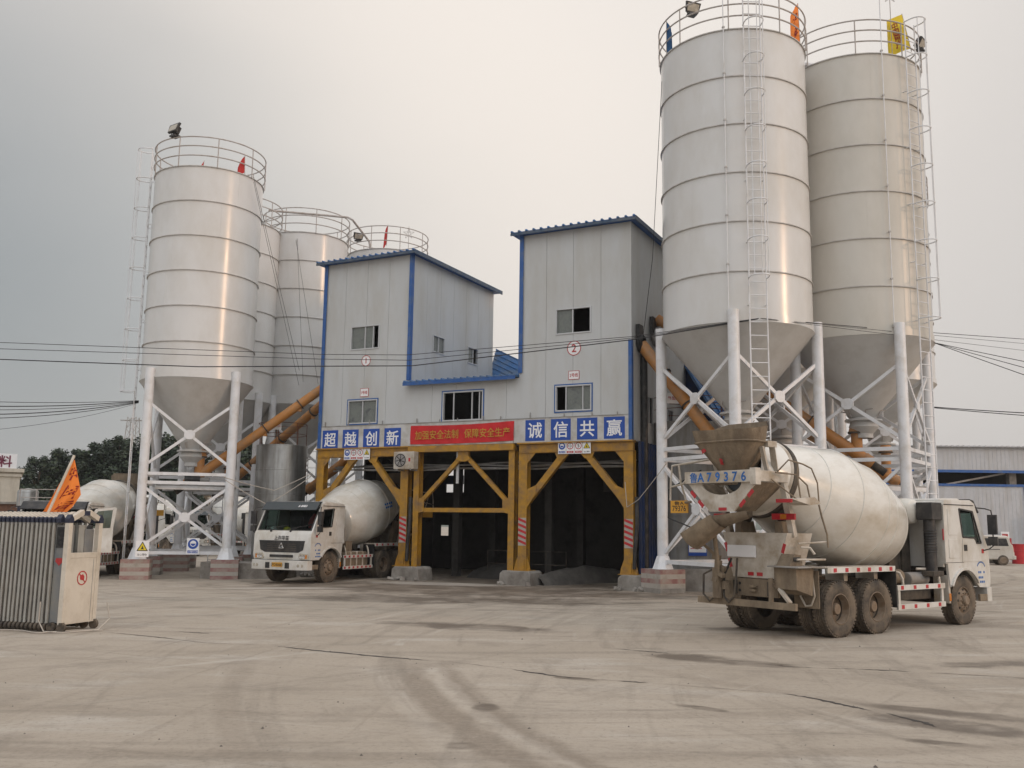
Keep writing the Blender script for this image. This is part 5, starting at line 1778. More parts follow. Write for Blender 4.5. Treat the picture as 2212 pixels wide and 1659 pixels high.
    for sg in (-1, 1):
        mb = MB()
        mb.prism([(0.80, 0.84), (1.14, 0.84), (1.14, 1.03), (0.80, 1.05), (0.74, 0.93)], 1.19, 1.232, 'lens', 'yz')
        if sg < 0:
            mb.v = [Vector((v.x, -v.y, v.z)) for v in mb.v]
        hl = mb.build('headlight', cab, bevel=0.01)
        mb = MB()
        for yy in (0.86, 0.98):
            mb.lathe([(0.001, 0.006), (0.045, 0.006), (0.06, 0.012), (0.06, 0)], 'chrome', 18, frame((1.232, sg * yy, 0.94), (0, 1, 0), (0, 0, 1)))
        mb.bx(1.19, 1.236, sg * 1.07 - 0.04, sg * 1.07 + 0.04, 0.87, 1.0, 'amber')
        mb.build('lamp_reflector', hl)
    mb = MB()
    bp = [(1.05, -1.22), (1.30, -1.20), (1.40, -0.95), (1.42, 0.0), (1.40, 0.95), (1.30, 1.20), (1.05, 1.22)]
    mb.prism(bp, 0.48, 0.80, 'truck', 'xy')
    for sg in (-1, 1):
        mb.bx(0.70, 1.04, sg * 1.19 - 0.03, sg * 1.19 + 0.03, 0.50, 0.66, 'mud')
        mb.bx(1.40, 1.428, sg * 0.42 - 0.09, sg * 0.42 + 0.09, 0.53, 0.73, 'black')
        for yy in (0.88, 1.02):
            mb.lathe([(0.001, 0.006), (0.05, 0.006), (0.055, 0.0)], 'lens', 16, frame((1.405 - (0.03 if yy > 1 else 0), sg * yy, 0.63), (0, 1, 0), (0, 0, 1)))
    mb.build('bumper', cab, bevel=0.02)
    mb = MB()
    mb.bx(1.42, 1.43, -0.22, 0.22, 0.58, 0.73, 'plate')
    put_text(mb, plate, 0.13, 'ink', frame((1.432, 0, 0.655), (0, 1, 0), (0, 0, 1)), 0.001, 0.006, 0.9)
    mb.build('number_plate', cab)
    for yy in (-0.55, 0.30):
        mb = MB()
        mb.tube((1.12, yy, 1.83), (1.16, yy, 1.80), 0.035, 'black', 10)
        mb.bar((1.13, yy, 1.83), (1.03, yy + 0.35, 1.985), 0.02, 0.02, 'black')
        mb.bar((1.09, yy - 0.15, 1.88), (1.02, yy + 0.62, 2.01), 0.02, 0.018, 'black')
        mb.build('wiper', cab)
    for sg in (-1, 1):
        mb = MB()
        mb.path([(0.66, sg * 1.22, 2.66), (0.85, sg * 1.36, 2.64), (0.98, sg * 1.44, 2.60), (1.0, sg * 1.45, 2.48), (1.0, sg * 1.45, 1.78), (0.96, sg * 1.36, 1.70), (0.90, sg * 1.23, 1.66)], 0.016, 'black', 8)
        mb.box((1.00, sg * 1.45, 2.27), (0.10, 0.20, 0.46), 'black', Matrix.Rotation(R(sg * -12), 3, 'Z'))
        mb.box((1.00, sg * 1.45, 1.89), (0.10, 0.20, 0.20), 'black', Matrix.Rotation(R(sg * -12), 3, 'Z'))
        mb.box((0.88, sg * 1.235, 1.65), (0.10, 0.03, 0.10), 'redink')
        mb.build('mirror', cab, bevel=0.02)
        mb = MB()
        mb.bx(-0.68, -0.60, sg * 1.02 - 0.18, sg * 1.02 + 0.18, 0.50, 1.12, 'dirtywhite')
        mb.bx(-0.685, -0.60, sg * 1.2, sg * 1.215, 0.55, 0.72, 'amber')
        mb.build('mudguard', T, bevel=0.015)
        mb = MB()
        mb.lathe([(0.001, 0.012), (0.02, 0.01), (0.025, 0)], 'amber', 14, frame((-0.2, sg * 1.232, 1.30), (1, 0, 0), (0, 0, sg)) @ Matrix.Identity(4))
        mb.build('side_lamp', cab)
    # ---- behind the cab
    mb = MB()
    mb.bx(-1.28, -0.84, -1.22, -0.84, 2.35, 2.74, 'black')
    mb.tube((-1.12, -1.06, 1.2), (-1.12, -1.06, 2.36), 0.13, 'black', 18)
    mb.tube((-0.93, -1.0, 1.25), (-0.93, -1.0, 2.36), 0.08, 'chassis', 14)
    for k in range(9):
        mb.tube((-1.12, -1.06, 1.62 + k * 0.06), (-1.12, -1.06, 1.65 + k * 0.06), 0.142, 'black', 18)
    mb.bx(-1.28, -0.84, -1.20, -0.90, 1.10, 1.22, 'chassis')
    mb.bx(-0.83, -0.80, -1.22, -1.19, 1.90, 2.16, 'reflred')
    mb.build('air_intake', T, bevel=0.03)
    mb = MB()
    mb.lathe([(0.001, -0.95), (0.17, -0.93), (0.27, -0.85), (0.30, -0.72), (0.30, 0.55), (0.27, 0.68), (0.17, 0.76), (0.001, 0.78)], 'drum', 36, Matrix.Translation((-1.16, 0.13, 2.54)) @ Matrix.Rotation(R(-90), 4, 'X'))
    mb.bx(-1.35, -1.0, -0.5, -0.42, 1.0, 2.25, 'chassis')
    mb.bx(-1.35, -1.0, 0.52, 0.60, 1.0, 2.25, 'chassis')
    mb.build('water_tank', T)
    mb = MB()                                            # front drum bearing, reducer, hydraulic motor
    mb.prism([(-1.95, 1.06), (-1.25, 1.06), (-1.38, 1.75), (-1.62, 1.75)], -0.45, 0.45, 'chassis')
    mb.tube((-1.80, 0, 2.16), (-1.35, 0, 2.04), 0.30, 'chassis', 22)
    mb.tube((-1.35, 0, 2.04), (-1.05, 0, 1.97), 0.16, 'mud', 16)
    mb.bx(-1.75, -1.35, 0.55, 0.95, 1.06, 1.45, 'mud')
    mb.path([(-1.3, 0.9, 1.4), (-1.2, 1.0, 1.9), (-1.0, 0.95, 2.2), (-0.9, 0.7, 2.0)], 0.03, 'greycable', 6)
    mb.build('drum_drive', T)
    # ---- drum: axis rises towards the rear
    A, B = Vector((-1.65, 0, 2.10)), Vector((-6.32, 0, 3.29))
    x0, y0, d0 = basis(B - A)
    mtx = Matrix((x0, y0, d0)).transposed().to_4x4()
    mtx.translation = A
    mtx = mtx @ Matrix.Rotation(rnd.uniform(0, 6), 4, 'Z')
    LN = (B - A).length
    prof = [(0.001, -0.10), (0.45, -0.07), (0.78, 0.02), (0.90, 0.09), (0.955, 0.20), (1.02, 0.45), (1.195, 1.30), (1.21, 1.40), (1.21, 2.30), (1.195, 2.42), (0.795, 3.98), (0.78, 4.04), (0.78, 4.20), (0.52, LN), (0.49, LN + 0.02), (0.47, LN - 0.1), (0.60, LN - 0.8)]
    mb = MB()
    mb.lathe(prof, 'drum', 96, mtx)
    for (r_, z_) in ((1.212, 1.36), (1.212, 2.34), (0.958, 0.22), (1.115, 0.88), (1.00, 3.20)):
        mb.lathe([(r_ - 0.006, z_ - 0.014), (r_ + 0.005, z_ - 0.008), (r_ + 0.005, z_ + 0.008), (r_ - 0.006, z_ + 0.014)], 'drum', 96, mtx)
    dr = mb.build('drum', T, sharp=28)
    mb = MB()
    mb.lathe([(0.78, 4.04), (0.815, 4.04), (0.825, 4.06), (0.825, 4.16), (0.815, 4.18), (0.78, 4.18)], 'chassis', 96, mtx)
    mb.lathe([(0.77, 4.19), (0.80, 4.19), (0.78, 4.23), (0.74, 4.26)], 'dirtywhite', 96, mtx)
    mb.build('drum_ring', dr)
    mb = MB()
    mb.lathe([(0.465, LN - 0.6), (0.46, LN - 0.02), (0.001, LN - 0.3)], 'darkint', 48, mtx)
    for k in range(4):
        a = k * math.pi / 2
        mb.bar(mtx @ Vector((0.46 * math.cos(a), 0.46 * math.sin(a), LN - 0.06)), mtx @ Vector((0.1 * math.cos(a + .5), 0.1 * math.sin(a + .5), LN - 0.25)), 0.10, 0.012, 'chassis')
    mb.build('mixing_blade', dr)
    mb = MB()                                            # bolted inspection hatch
    for ang in ((2.9,) if seed != 2 else (5.3,)):
        for k in range(18):
            a = 2 * math.pi * k / 18
            zz = 0.72 + 0.22 * math.sin(a)
            aa = ang + 0.17 * math.cos(a)
            rr = 1.02 + (zz - 0.45) * 0.2059 + 0.004
            mb.box(mtx @ Vector((rr * math.cos(aa), rr * math.sin(aa), zz)), (0.02, 0.02, 0.02), 'chassis')
    mb.build('hatch_bolt', dr)
    if seed == 2:
        mb = MB()
        ml = Matrix.Translation(A) @ Matrix.Identity(4)
        for k, (dx, dz) in enumerate(((0, 0), (0.14, 0), (0.28, 0), (0.42, 0), (0.05, -0.13), (0.18, -0.13), (0.31, -0.13), (0.44, -0.13))):
            xw = -3.62 - dx
            ax = 2.10 + (-(xw + 1.65)) * 0.2548
            zz = 2.86 + dz + dx * 0.20
            hh = zz - ax
            yw = math.sqrt(max(0.01, (1.213 ** 2 - (hh * 0.965) ** 2)))
            mb.box((xw, yw + 0.002, zz), (0.09, 0.02, 0.075), 'blueink', Matrix.Rotation(R(-14), 3, 'Y') @ Matrix.Rotation(math.asin(min(1, hh * .965 / 1.213)), 3, 'X'))
        mb.build('drum_mark', dr)
    # ---- side decks over the rear wheels, guards
    for sg in (-1, 1):
        mb = MB()
        mb.bx(-5.30, -2.88, sg * 0.74, sg * 1.22, 1.33, 1.36, 'dirtywhite')
        mb.bx(-5.30, -2.88, sg * 1.20, sg * 1.225, 1.25, 1.362, 'truck')
        for k in range(6):
            x_ = -5.05 + k * 0.40
            mb.bx(x_ - 0.055, x_ + 0.055, sg * 1.2255, sg * 1.229, 1.265, 1.345, 'reflred')
        for x_ in (-4.2, -3.1):
            mb.prism([(x_ - 0.08, 1.33), (x_ + 0.08, 1.33), (x_ + 0.06, 1.06), (x_ - 0.06, 1.06)], sg * 0.46, sg * 0.9, 'dirtywhite')
        mb.build('side_deck', T, bevel=0.004)
        for (xa, ya, za, zb, mm) in ((-2.88, 0.72, 0.50, 1.32, 'black'), (-5.62, 0.66, 0.58, 1.30, 'mud')):
            mb = MB()
            mb.bx(xa, xa + 0.02, sg * ya, sg * 1.23, za, zb, mm)
            mb.build('mud_flap', T)
        mb = MB()
        for z_ in (0.90, 0.50):
            mb.bx(-2.80, -0.86, sg * 1.17, sg * 1.215, z_ - 0.055, z_ + 0.055, 'truck')
            for k in range(4 if sg < 0 else 7):
                x_ = -2.62 + k * (0.50 if sg < 0 else 0.28)
                mb.bx(x_ - 0.055, x_ + 0.055, sg * 1.2155, sg * 1.219, z_ - 0.04, z_ + 0.04, 'reflred')
        for x_ in (-2.72, -0.95):
            mb.bx(x_ - 0.04, x_ + 0.04, sg * 1.165, sg * 1.20, 0.555, 0.845, 'truck')
        for x_ in (-2.55, -1.05):
            mb.path([(x_ - 0.35, sg * 0.85, 1.26), (x_ - 0.12, sg * 1.0, 1.26), (x_, sg * 1.12, 1.20), (x_ + 0.02, sg * 1.17, 1.08), (x_ + 0.02, sg * 1.18, 0.95)], 0.03, 'dirtywhite', 8)
        mb.build('side_guard', T, bevel=0.004)
    # ---- rear end
    mb = MB()
    pd = [(-0.55, 1.12), (0.55, 1.12), (0.80, 2.02), (-0.80, 2.02)]
    mb.prism(pd, -5.98, -5.93, 'dirtywhite', 'yz')
    for sg in (-1, 1):
        mb.add([(-5.93, sg * 0.55, 1.12), (-5.93, sg * 0.80, 2.02), (-5.30, sg * 0.90, 2.02), (-5.30, sg * 0.62, 1.12)], [(0, 1, 2, 3)], 'dirtywhite')
        mb.add([(-5.93, sg * 0.53, 1.12), (-5.93, sg * 0.78, 2.02), (-5.30, sg * 0.88, 2.02), (-5.30, sg * 0.60, 1.12)], [(0, 1, 2, 3)], 'mud')
        mb.tube((-5.78, sg * 0.50, 2.38), (-5.55, sg * 0.50, 2.32), 0.13, 'chassis', 18)
        mb.prism([(-5.92, 1.06), (-5.0, 1.06), (-5.45, 2.25), (-5.85, 2.25)], sg * 0.42, sg * 0.58, 'mud')
        mb.bar((-5.75, sg * 0.78, 1.95), (-6.1, sg * 0.80, 3.12), 0.12, 0.12, 'dirtywhite')
    mb.build('rear_pedestal', T)
    mb = MB()
    for sg in (-1, 1):
        for (y_, z_) in ((0.71, 1.72), (0.62, 1.40)):
            mb.bar((-5.985, sg * (y_ - 0.03), z_ - 0.09), (-5.985, sg * (y_ + 0.03), z_ + 0.09), 0.07, 0.008, 'reflred', (1, 0, 0))
    for y_ in (0.10, -0.12):
        mb.bx(-5.99, -5.981, y_ - 0.07, y_ + 0.07, 1.16, 1.23, 'reflred')
    mb.build('reflector', T)
    mb = MB()
    mb.bx(-6.03, -5.985, -0.05, 0.66, 1.52, 1.76, 'signwhite')
    mb.build('blank_plate_board', T, bevel=0.01)
    mb = MB()
    mb.bx(-6.06, -5.98, -0.60, 0.60, 0.76, 1.10, 'mud')
    for y_ in (-0.42, 0.32):
        for z_ in (0.86, 1.0):
            mb.tube((-6.068, y_, z_), (-6.05, y_, z_), 0.03, 'ink', 12)
    mb.bx(-6.15, -6.06, -0.12, 0.02, 0.86, 0.90, 'mud')
    mb.bx(-6.15, -6.06, -0.12, 0.02, 0.94, 0.98, 'mud')
    mb.build('rear_crossmember', T)
    mb = MB()
    mb.bx(-6.34, -6.26, -1.20, 1.20, 0.57, 0.70, 'mud')
    for y_ in (-0.62, 0.62):
        mb.bx(-6.32, -6.27, y_ - 0.04, y_ + 0.04, 0.70, 1.15, 'mud')
        mb.bx(-6.3, -6.0, y_ - 0.04, y_ + 0.04, 0.98, 1.05, 'mud')
    mb.bar((-6.2, -0.75, 0.95), (-6.28, -1.05, 0.70), 0.08, 0.05, 'dirtywhite')
    mb.build('rear_bumper_bar', T)
    mb = MB()                                            # tool box and step at the right rear
    mb.prism([(-6.22, 0.95), (-5.72, 0.82), (-5.66, 1.36), (-6.22, 1.36)], -1.16, -0.64, 'mud')
    mb.prism([(-6.20, 1.362), (-5.75, 1.362), (-5.80, 1.60), (-6.0, 1.62)], -0.98, -0.66, 'mud')
    mb.bx(-6.06, -5.86, -1.0, -0.985, 1.48, 1.56, 'ink')
    mb.bx(-6.35, -5.5, -1.30, -0.58, 1.362, 1.39, 'grey_steel')
    mb.build('tool_box', T, bevel=0.01)
    for sg in (-1, 1):
        mb = MB()
        mb.bx(-6.02, -5.97, sg * 0.74 - 0.27, sg * 0.74 + 0.27, 2.28, 2.40, 'reflred')
        mb.bx(-6.028, -6.021, sg * 0.74 + (0.02 if sg < 0 else -0.02) * -1 - 0.06, sg * 0.74 + 0.06, 2.295, 2.385, 'amber')
        mb.build('tail_lamp', T, bevel=0.008)
    # discharge trough under the drum mouth
    n = 18
    topz, botz = 2.99, 2.42
    arcp = [(0.50 * math.cos(R(180 + 180 * k / n)), topz + 0.24 * math.sin(R(180 + 180 * k / n))) for k in range(n + 1)]
    vplate = [(-0.86, topz)] + arcp + [(0.86, topz), (0.30, botz), (-0.30, botz)]
    mb = MB()
    mb.prism(vplate, -6.97, -6.93, 'dirtywhite', 'yz')
    for sg in (-1, 1):
        mb.add([(-6.93, sg * 0.86, topz), (-6.93, sg * 0.30, botz), (-6.25, sg * 0.26, botz + 0.02), (-6.02, sg * 0.80, topz)], [(0, 1, 2, 3)], 'mud')
        mb.add([(-6.93, sg * 0.84, topz), (-6.93, sg * 0.28, botz), (-6.25, sg * 0.24, botz + 0.02), (-6.02, sg * 0.78, topz)], [(0, 1, 2, 3)], 'mud')
        mb.bar((-6.975, sg * 0.78, 2.83), (-6.975, sg * 0.66, 2.71), 0.075, 0.008, 'reflred', (1, 0, 0))
        mb.bar((-6.975, sg * 0.58, 2.64), (-6.975, sg * 0.46, 2.52), 0.075, 0.008, 'reflred', (1, 0, 0))
    mb.bx(-6.98, -6.972, -0.13, 0.07, 2.44, 2.50, 'reflred')
    mb.build('discharge_trough', T)
    mb = MB()
    mb.bx(-7.03, -6.97, -0.90, 0.90, 2.985, 3.22, 'dirtywhite')
    for sg in (-1, 1):
        mb.bx(-6.97, -6.02, sg * 0.86 - 0.03, sg * 0.86 + 0.03, 3.0, 3.21, 'dirtywhite')
    mb.box((-7.0, -0.86, 3.09), (0.16, 0.14, 0.32), 'dirtywhite')
    bd = mb.build('rear_board', T, bevel=0.006)
    if board_txt:
        mb = MB()
        for k, ch in enumerate(board_txt):
            yy = 0.66 - (0 if k == 0 else (0.19 if k == 1 else 0.20 + (k - 1) * 0.213))
            put_text(mb, ch, 0.22 if k == 0 else 0.25, 'blueink', frame((-7.033, yy, 3.10), (0, -1, 0), (0, 0, 1)), 0.002, 0.008 if k == 0 else 0.022)
        mb.build('board_lettering', bd)
    # feed hopper
    mb = MB()
    top_ = [(-7.08, 0.40), (-6.98, 0.64), (-6.80, 0.72), (-6.40, 0.66), (-6.16, 0.46), (-6.16, -0.46), (-6.40, -0.66), (-6.80, -0.72), (-6.98, -0.64), (-7.08, -0.40)]
    bot_ = [(-6.78, 0.12), (-6.75, 0.20), (-6.62, 0.26), (-6.2, 0.24), (-5.90, 0.20), (-5.90, -0.20), (-6.2, -0.24), (-6.62, -0.26), (-6.75, -0.20), (-6.78, -0.12)]
    ztop = [3.80, 3.80, 3.80, 3.80, 3.80, 3.80, 3.80, 3.80, 3.80, 3.80]
    zbot = 3.20
    lip_ = [(x_ * 1.0 + (x_ + 6.6) * 0.10, y_ * 1.08) for x_, y_ in top_]
    zl_ = [4.04, 4.06, 4.06, 4.12, 4.24, 4.24, 4.12, 4.04, 4.02, 4.02]
    nn_ = 10
    for ins in (0.0, 0.02):
        k_ = 1 - ins * 1.2
        vs = [(-6.4 + (x_ + 6.4) * k_, y_ * k_, zbot + ins * 0.3) for x_, y_ in bot_] + [(-6.4 + (x_ + 6.4) * k_, y_ * k_, z_) for (x_, y_), z_ in zip(top_, ztop)] + [(-6.4 + (x_ + 6.4) * k_, y_ * k_, z_) for (x_, y_), z_ in zip(lip_, zl_)]
        fs = [(i, (i + 1) % nn_, nn_ + (i + 1) % nn_, nn_ + i) for i in range(nn_)] + [(nn_ + i, nn_ + (i + 1) % nn_, 2 * nn_ + (i + 1) % nn_, 2 * nn_ + i) for i in range(nn_)]
        mb.add(vs, fs, 'mud')
    mb.path([(x_ * 1.0, y_ * 1.02, z_) for (x_, y_), z_ in zip(top_, ztop)], 0.022, 'mud', 6, True)
    mb.prism([(-6.62, 3.22), (-6.70, 3.22), (-6.92, 2.95), (-6.75, 2.95)], -0.22, 0.22, 'mud')
    mb.box((-6.25, -0.66, 3.76), (0.28, 0.10, 0.12), 'dirtywhite')
    hp = mb.build('feed_hopper', T, sharp=50)
    mb = MB()
    mb.bar((-6.97, 0.48, 3.62), (-7.0, 0.36, 3.66), 0.08, 0.01, 'reflred', (1, 0, 0))
    mb.bar((-6.90, 0.02, 3.35), (-6.97, -0.0, 3.46), 0.07, 0.01, 'reflred', (1, 0, 0))
    mb.build('hopper_reflector', hp)
    for sg in (-1, 1):
        mb = MB()
        mb.bar((-6.3, sg * 0.62, 3.15), (-6.5, sg * 0.64, 3.70), 0.08, 0.06, 'dirtywhite')
        mb.bar((-6.05, sg * 0.62, 3.15), (-6.2, sg * 0.66, 3.72), 0.12, 0.03, 'dirtywhite')
        mb.build('hopper_bracket', T)
    # delivery chute, folded to the left
    mb = MB()

    def halfpipe(p, q, r0, r1, m_, tilt=0.0):
        p, q = Vector(p), Vector(q)
        x_, y_, d_ = basis(q - p)
        k = 14
        for off in (0.0, 0.022):
            vs = []
            for e, rr in ((p, r0), (p.lerp(q, .5), (r0 + r1) / 2 * 1.02), (q, r1)):
                for i in range(k + 1):
                    a = math.pi + math.pi * i / k + tilt
                    vs.append(e + (x_ * math.cos(a) - (-y_) * math.sin(a)) * (rr - off))
            fs = [(j * (k + 1) + i, j * (k + 1) + i + 1, (j + 1) * (k + 1) + i + 1, (j + 1) * (k + 1) + i) for j in range(2) for i in range(k)]
            mb.add(vs, fs, m_)
    halfpipe((-6.75, -0.50, 2.44), (-6.9, 0.26, 2.32), 0.14, 0.26, 'mud')
    halfpipe((-6.90, 0.16, 2.36), (-7.02, 0.80, 1.98), 0.30, 0.36, 'mud')
    mb.box((-6.85, 0.30, 2.05), (0.16, 0.16, 0.10), 'mud')
    mb.build('chute', T, sharp=50)
    mb = MB()                                            # chute swivel post, hand crank, tangled hoses
    mb.tube((-6.45, 0.62, 0.72), (-6.55, 0.48, 1.45), 0.06, 'mud', 10)
    mb.tube((-6.55, 0.48, 1.45), (-6.8, 0.35, 2.1), 0.045, 'mud', 10)
    mb.tube((-6.4, 0.62, 0.7), (-6.4, 0.62, 1.3), 0.10, 'mud', 12)
    mb.bar((-6.5, 0.5, 1.5), (-6.75, 0.85, 1.9), 0.06, 0.06, 'mud')
    for k in range(7):
        mb.box((-6.42 + rnd.uniform(-.08, .08), 0.58 + rnd.uniform(-.14, .14), 0.85 + k * 0.11), (rnd.uniform(.06, .16), rnd.uniform(.06, .18), rnd.uniform(.05, .12)), 'mud', Matrix.Rotation(rnd.random() * 2, 3, 'X'))
    mb.build('chute_post', T)
    for k, (y_, w_, h_) in enumerate(((0.36, 0.16, 0.95), (0.85, 0.22, 0.55))):
        mb = MB()
        mb.path([(-6.2, y_ - w_ * .6, 1.5 if k == 0 else 1.25), (-6.32, y_ - w_, 1.15), (-6.36, y_ - w_ * .8, 0.75), (-6.38, y_, 0.62), (-6.36, y_ + w_ * .8, 0.75), (-6.32, y_ + w_ * .9, 1.15), (-6.2, y_ + w_ * .3, 1.5 if k == 0 else 1.25)], 0.022, 'chassis', 6)
        mb.build('hose', T)
    # steps, rails and ladders at the rear right; tube frame and number plate at the rear left
    mb = MB()
    mb.prism([(-6.45, 2.66), (-5.75, 2.72), (-5.55, 2.60), (-5.9, 2.56)], -1.30, -0.90, 'dirtywhite')
    mb.bx(-6.47, -6.44, -1.28, -0.92, 2.60, 2.67, 'reflred')
    mb.build('service_step', T)
    mb = MB()
    mb.path([(-6.4, -0.92, 3.2), (-6.35, -1.15, 3.42), (-5.95, -1.18, 3.36), (-5.72, -1.22, 3.28), (-5.58, -1.25, 3.0), (-5.55, -1.25, 2.62)], 0.016, 'mud', 6)
    mb.path([(-6.1, -1.18, 3.38), (-6.15, -1.2, 3.1), (-6.1, -1.22, 2.7)], 0.016, 'mud', 6)
    mb.path([(-6.5, -0.95, 3.18), (-6.05, -1.1, 3.15), (-5.85, -1.2, 2.95), (-5.8, -1.22, 2.7)], 0.016, 'mud', 6)
    mb.path([(-6.6, -0.92, 3.05), (-6.1, -1.15, 2.66)], 0.014, 'mud', 6)
    mb.path([(-5.6, -1.28, 2.58), (-5.55, -1.3, 2.35), (-5.42, -1.32, 2.0), (-5.40, -1.32, 1.75)], 0.018, 'mud', 6)
    mb.path([(-5.9, -1.0, 1.82), (-5.4, -1.3, 1.86)], 0.022, 'dirtywhite', 6)
    mb.path([(-5.9, -1.05, 1.75), (-5.75, -1.15, 1.74), (-5.68, -1.2, 1.62)], 0.028, 'dirtywhite', 6)
    mb.path([(-6.1, -1.1, 1.52), (-5.45, -1.28, 1.52)], 0.022, 'dirtywhite', 6)
    mb.build('handrail', T)
    mb = MB()
    mb.path([(-5.66, -0.80, 1.36), (-5.66, -0.84, 0.80), (-5.66, -0.95, 0.62), (-5.66, -1.08, 0.64), (-5.66, -1.16, 0.82), (-5.66, -1.10, 1.36)], 0.02, 'dirtywhite', 8)
    mb.path([(-5.66, -0.82, 1.02), (-5.66, -1.14, 1.04)], 0.02, 'dirtywhite', 8)
    mb.bx(-5.68, -5.62, -1.14, -0.78, 1.36, 1.40, 'dirtywhite')
    mb.build('step_ladder', T)
    mb = MB()
    mb.path([(-6.2, 0.75, 3.55), (-6.5, 1.15, 3.46), (-6.62, 1.62, 3.40), (-6.63, 1.65, 3.1), (-6.64, 1.66, 2.66)], 0.024, 'dirtywhite', 8)
    mb.path([(-6.6, 1.45, 3.42), (-6.62, 1.38, 3.05), (-6.64, 1.22, 2.66)], 0.022, 'dirtywhite', 8)
    mb.path([(-6.95, 0.9, 3.1), (-6.75, 1.2, 3.0), (-6.63, 1.65, 2.95)], 0.02, 'dirtywhite', 8)
    mb.path([(-6.9, 0.86, 2.62), (-6.66, 1.22, 2.62)], 0.03, 'mud', 6)
    mb.path([(-6.4, 1.0, 3.3), (-6.62, 1.72, 2.9), (-6.65, 1.72, 2.3), (-6.5, 1.2, 2.1), (-6.5, 0.7, 1.9)], 0.016, 'cable', 6)
    mb.build('plate_frame', T)
    mb = MB()
    mb.bx(-6.68, -6.655, 1.14, 1.62, 2.40, 2.66, 'plate')
    put_text(mb, plate[:2], 0.085, 'ink', frame((-6.682, 1.38, 2.605), (0, -1, 0), (0, 0, 1)), 0.001, 0.004, 1.9)
    put_text(mb, plate[2:], 0.165, 'ink', frame((-6.682, 1.38, 2.495), (0, -1, 0), (0, 0, 1)), 0.001, 0.006, 0.95)
    mb.build('number_plate', T)
    if open_door:
        mb = MB()
        mb.X = Matrix.Translation((1.02, 1.24, 0)) @ Matrix.Rotation(R(-70), 4, 'Z')
        dz = [(-1.0, 1.0), (0.0, 1.0), (0.04, 1.82), (-0.44, 2.58), (-1.04, 2.62)]
        mb.prism([(-1.0, 1.0), (0, 1.0), (0.04, 1.84), (-1.0, 1.90)], 0, 0.06, 'truck')
        mb.prism([(-1.0, 1.90), (-0.90, 1.90), (-0.95, 2.60), (-1.08, 2.64)], 0, 0.06, 'truck')
        mb.prism([(-0.95, 2.56), (-0.44, 2.50), (-0.36, 2.58), (-1.06, 2.66)], 0, 0.06, 'truck')
        mb.prism([(-0.44, 2.50), (-0.06, 1.86), (0.04, 1.84), (-0.36, 2.58)], 0, 0.06, 'truck')
        mb.add([(-0.92, 0.03, 1.9), (-0.06, 0.03, 1.86), (-0.44, 0.03, 2.5), (-0.95, 0.03, 2.56)], [(0, 1, 2, 3)], 'cabglass')
        mb.bx(-0.85, -0.62, -0.012, 0.001, 1.50, 1.62, 'black')
        mb.build('open_door', cab)
    return T


HD = R(37.6)
T1 = mixer('large muddy white mixer truck with 鲁A79376 board, seen from behind at right', (9.69, 23.12, 0), HD, '鲁A79376', None, '鲁A79376', None, 'black', 1)
T2 = mixer('white mixer truck facing the yard, nosing out of the left loading bay', (-7.5, 34.9, gz(-7.4, 34.9)), R(-114.5), '沪D80083', 'A·0083', None, '上海华普', mat('visor_slate', (0.035, 0.045, 0.05), 0.4, var=0.1), 2)
T3 = mixer('mixer truck with open cab door parked behind the sliding gate at left', (-16.9, 36.2, gz(-16.9, 36.2)), R(-88), '鲁A60083', 'A·0083', None, None, 'black', 3, True)

# two hard hats and a red jacket behind the windscreen of the parked truck
tm = T2.matrix_world
bpy.context.view_layer.update()
tm = T2.matrix_world.copy()
for nm, m_, p_, lab in (('white', 'signwhite', (0.90, -0.62, 1.80), 'white hard hat lying on the dashboard of the truck in the left bay'), ('yellow', 'warn', (0.88, -0.05, 1.80), 'yellow hard hat lying on the dashboard of the truck in the left bay')):
    mb = MB()
    mb.lathe([(0.17, 0.0), (0.15, 0.012), (0.135, 0.03), (0.13, 0.08), (0.10, 0.13), (0.05, 0.155), (0.001, 0.16)], m_, 24)
    mb.bx(-0.015, 0.015, -0.12, 0.12, 0.10, 0.162, m_)
    tag(mb.build('hard_hat', None, tm @ Vector(p_)), lab, 'helmet')
mb = MB()
mb.lathe([(0.05, 0.0), (0.24, 0.02), (0.26, 0.18), (0.20, 0.36), (0.07, 0.52), (0.001, 0.55)], 'red', 14, Matrix.Scale(0.5, 4, (1, 0, 0)))
tag(mb.build('red_jacket', None, tm @ Vector((-0.12, 0.38, 1.90)), R(-114.5)), 'red jacket hung over a seat inside the truck in the left bay', 'jacket')

# the row of mixers parked far behind the left silo legs: copies of the truck by the gate
for k, (x_, y_, a_, lab) in enumerate(((-25.2, 64.0, -32, 'far mixer truck, leftmost of the row seen between the left silo legs'), (-20.6, 60.5, -38, 'far mixer truck, middle of the row seen between the left silo legs'), (-15.6, 62.0, -42, 'far mixer truck, rightmost of the row seen between the left silo legs'))):
    c = copy_tree(T2)
    c.location = (x_, y_, -0.12)
    c.rotation_euler = (0, 0, R(a_))
    c['label'] = lab
    c['group'] = 'mixer trucks parked in the far row'


# ================================================================== sliding gate at the left
GX, GY = (-8.33, 18.15)
ga = Vector((-0.96, 0.28, 0)).normalized()
G = thing('sliding_gate', 'folded accordion sliding gate of grey slats with cream end panel', 'gate', (GX, GY, 0), math.atan2(ga.y, ga.x))
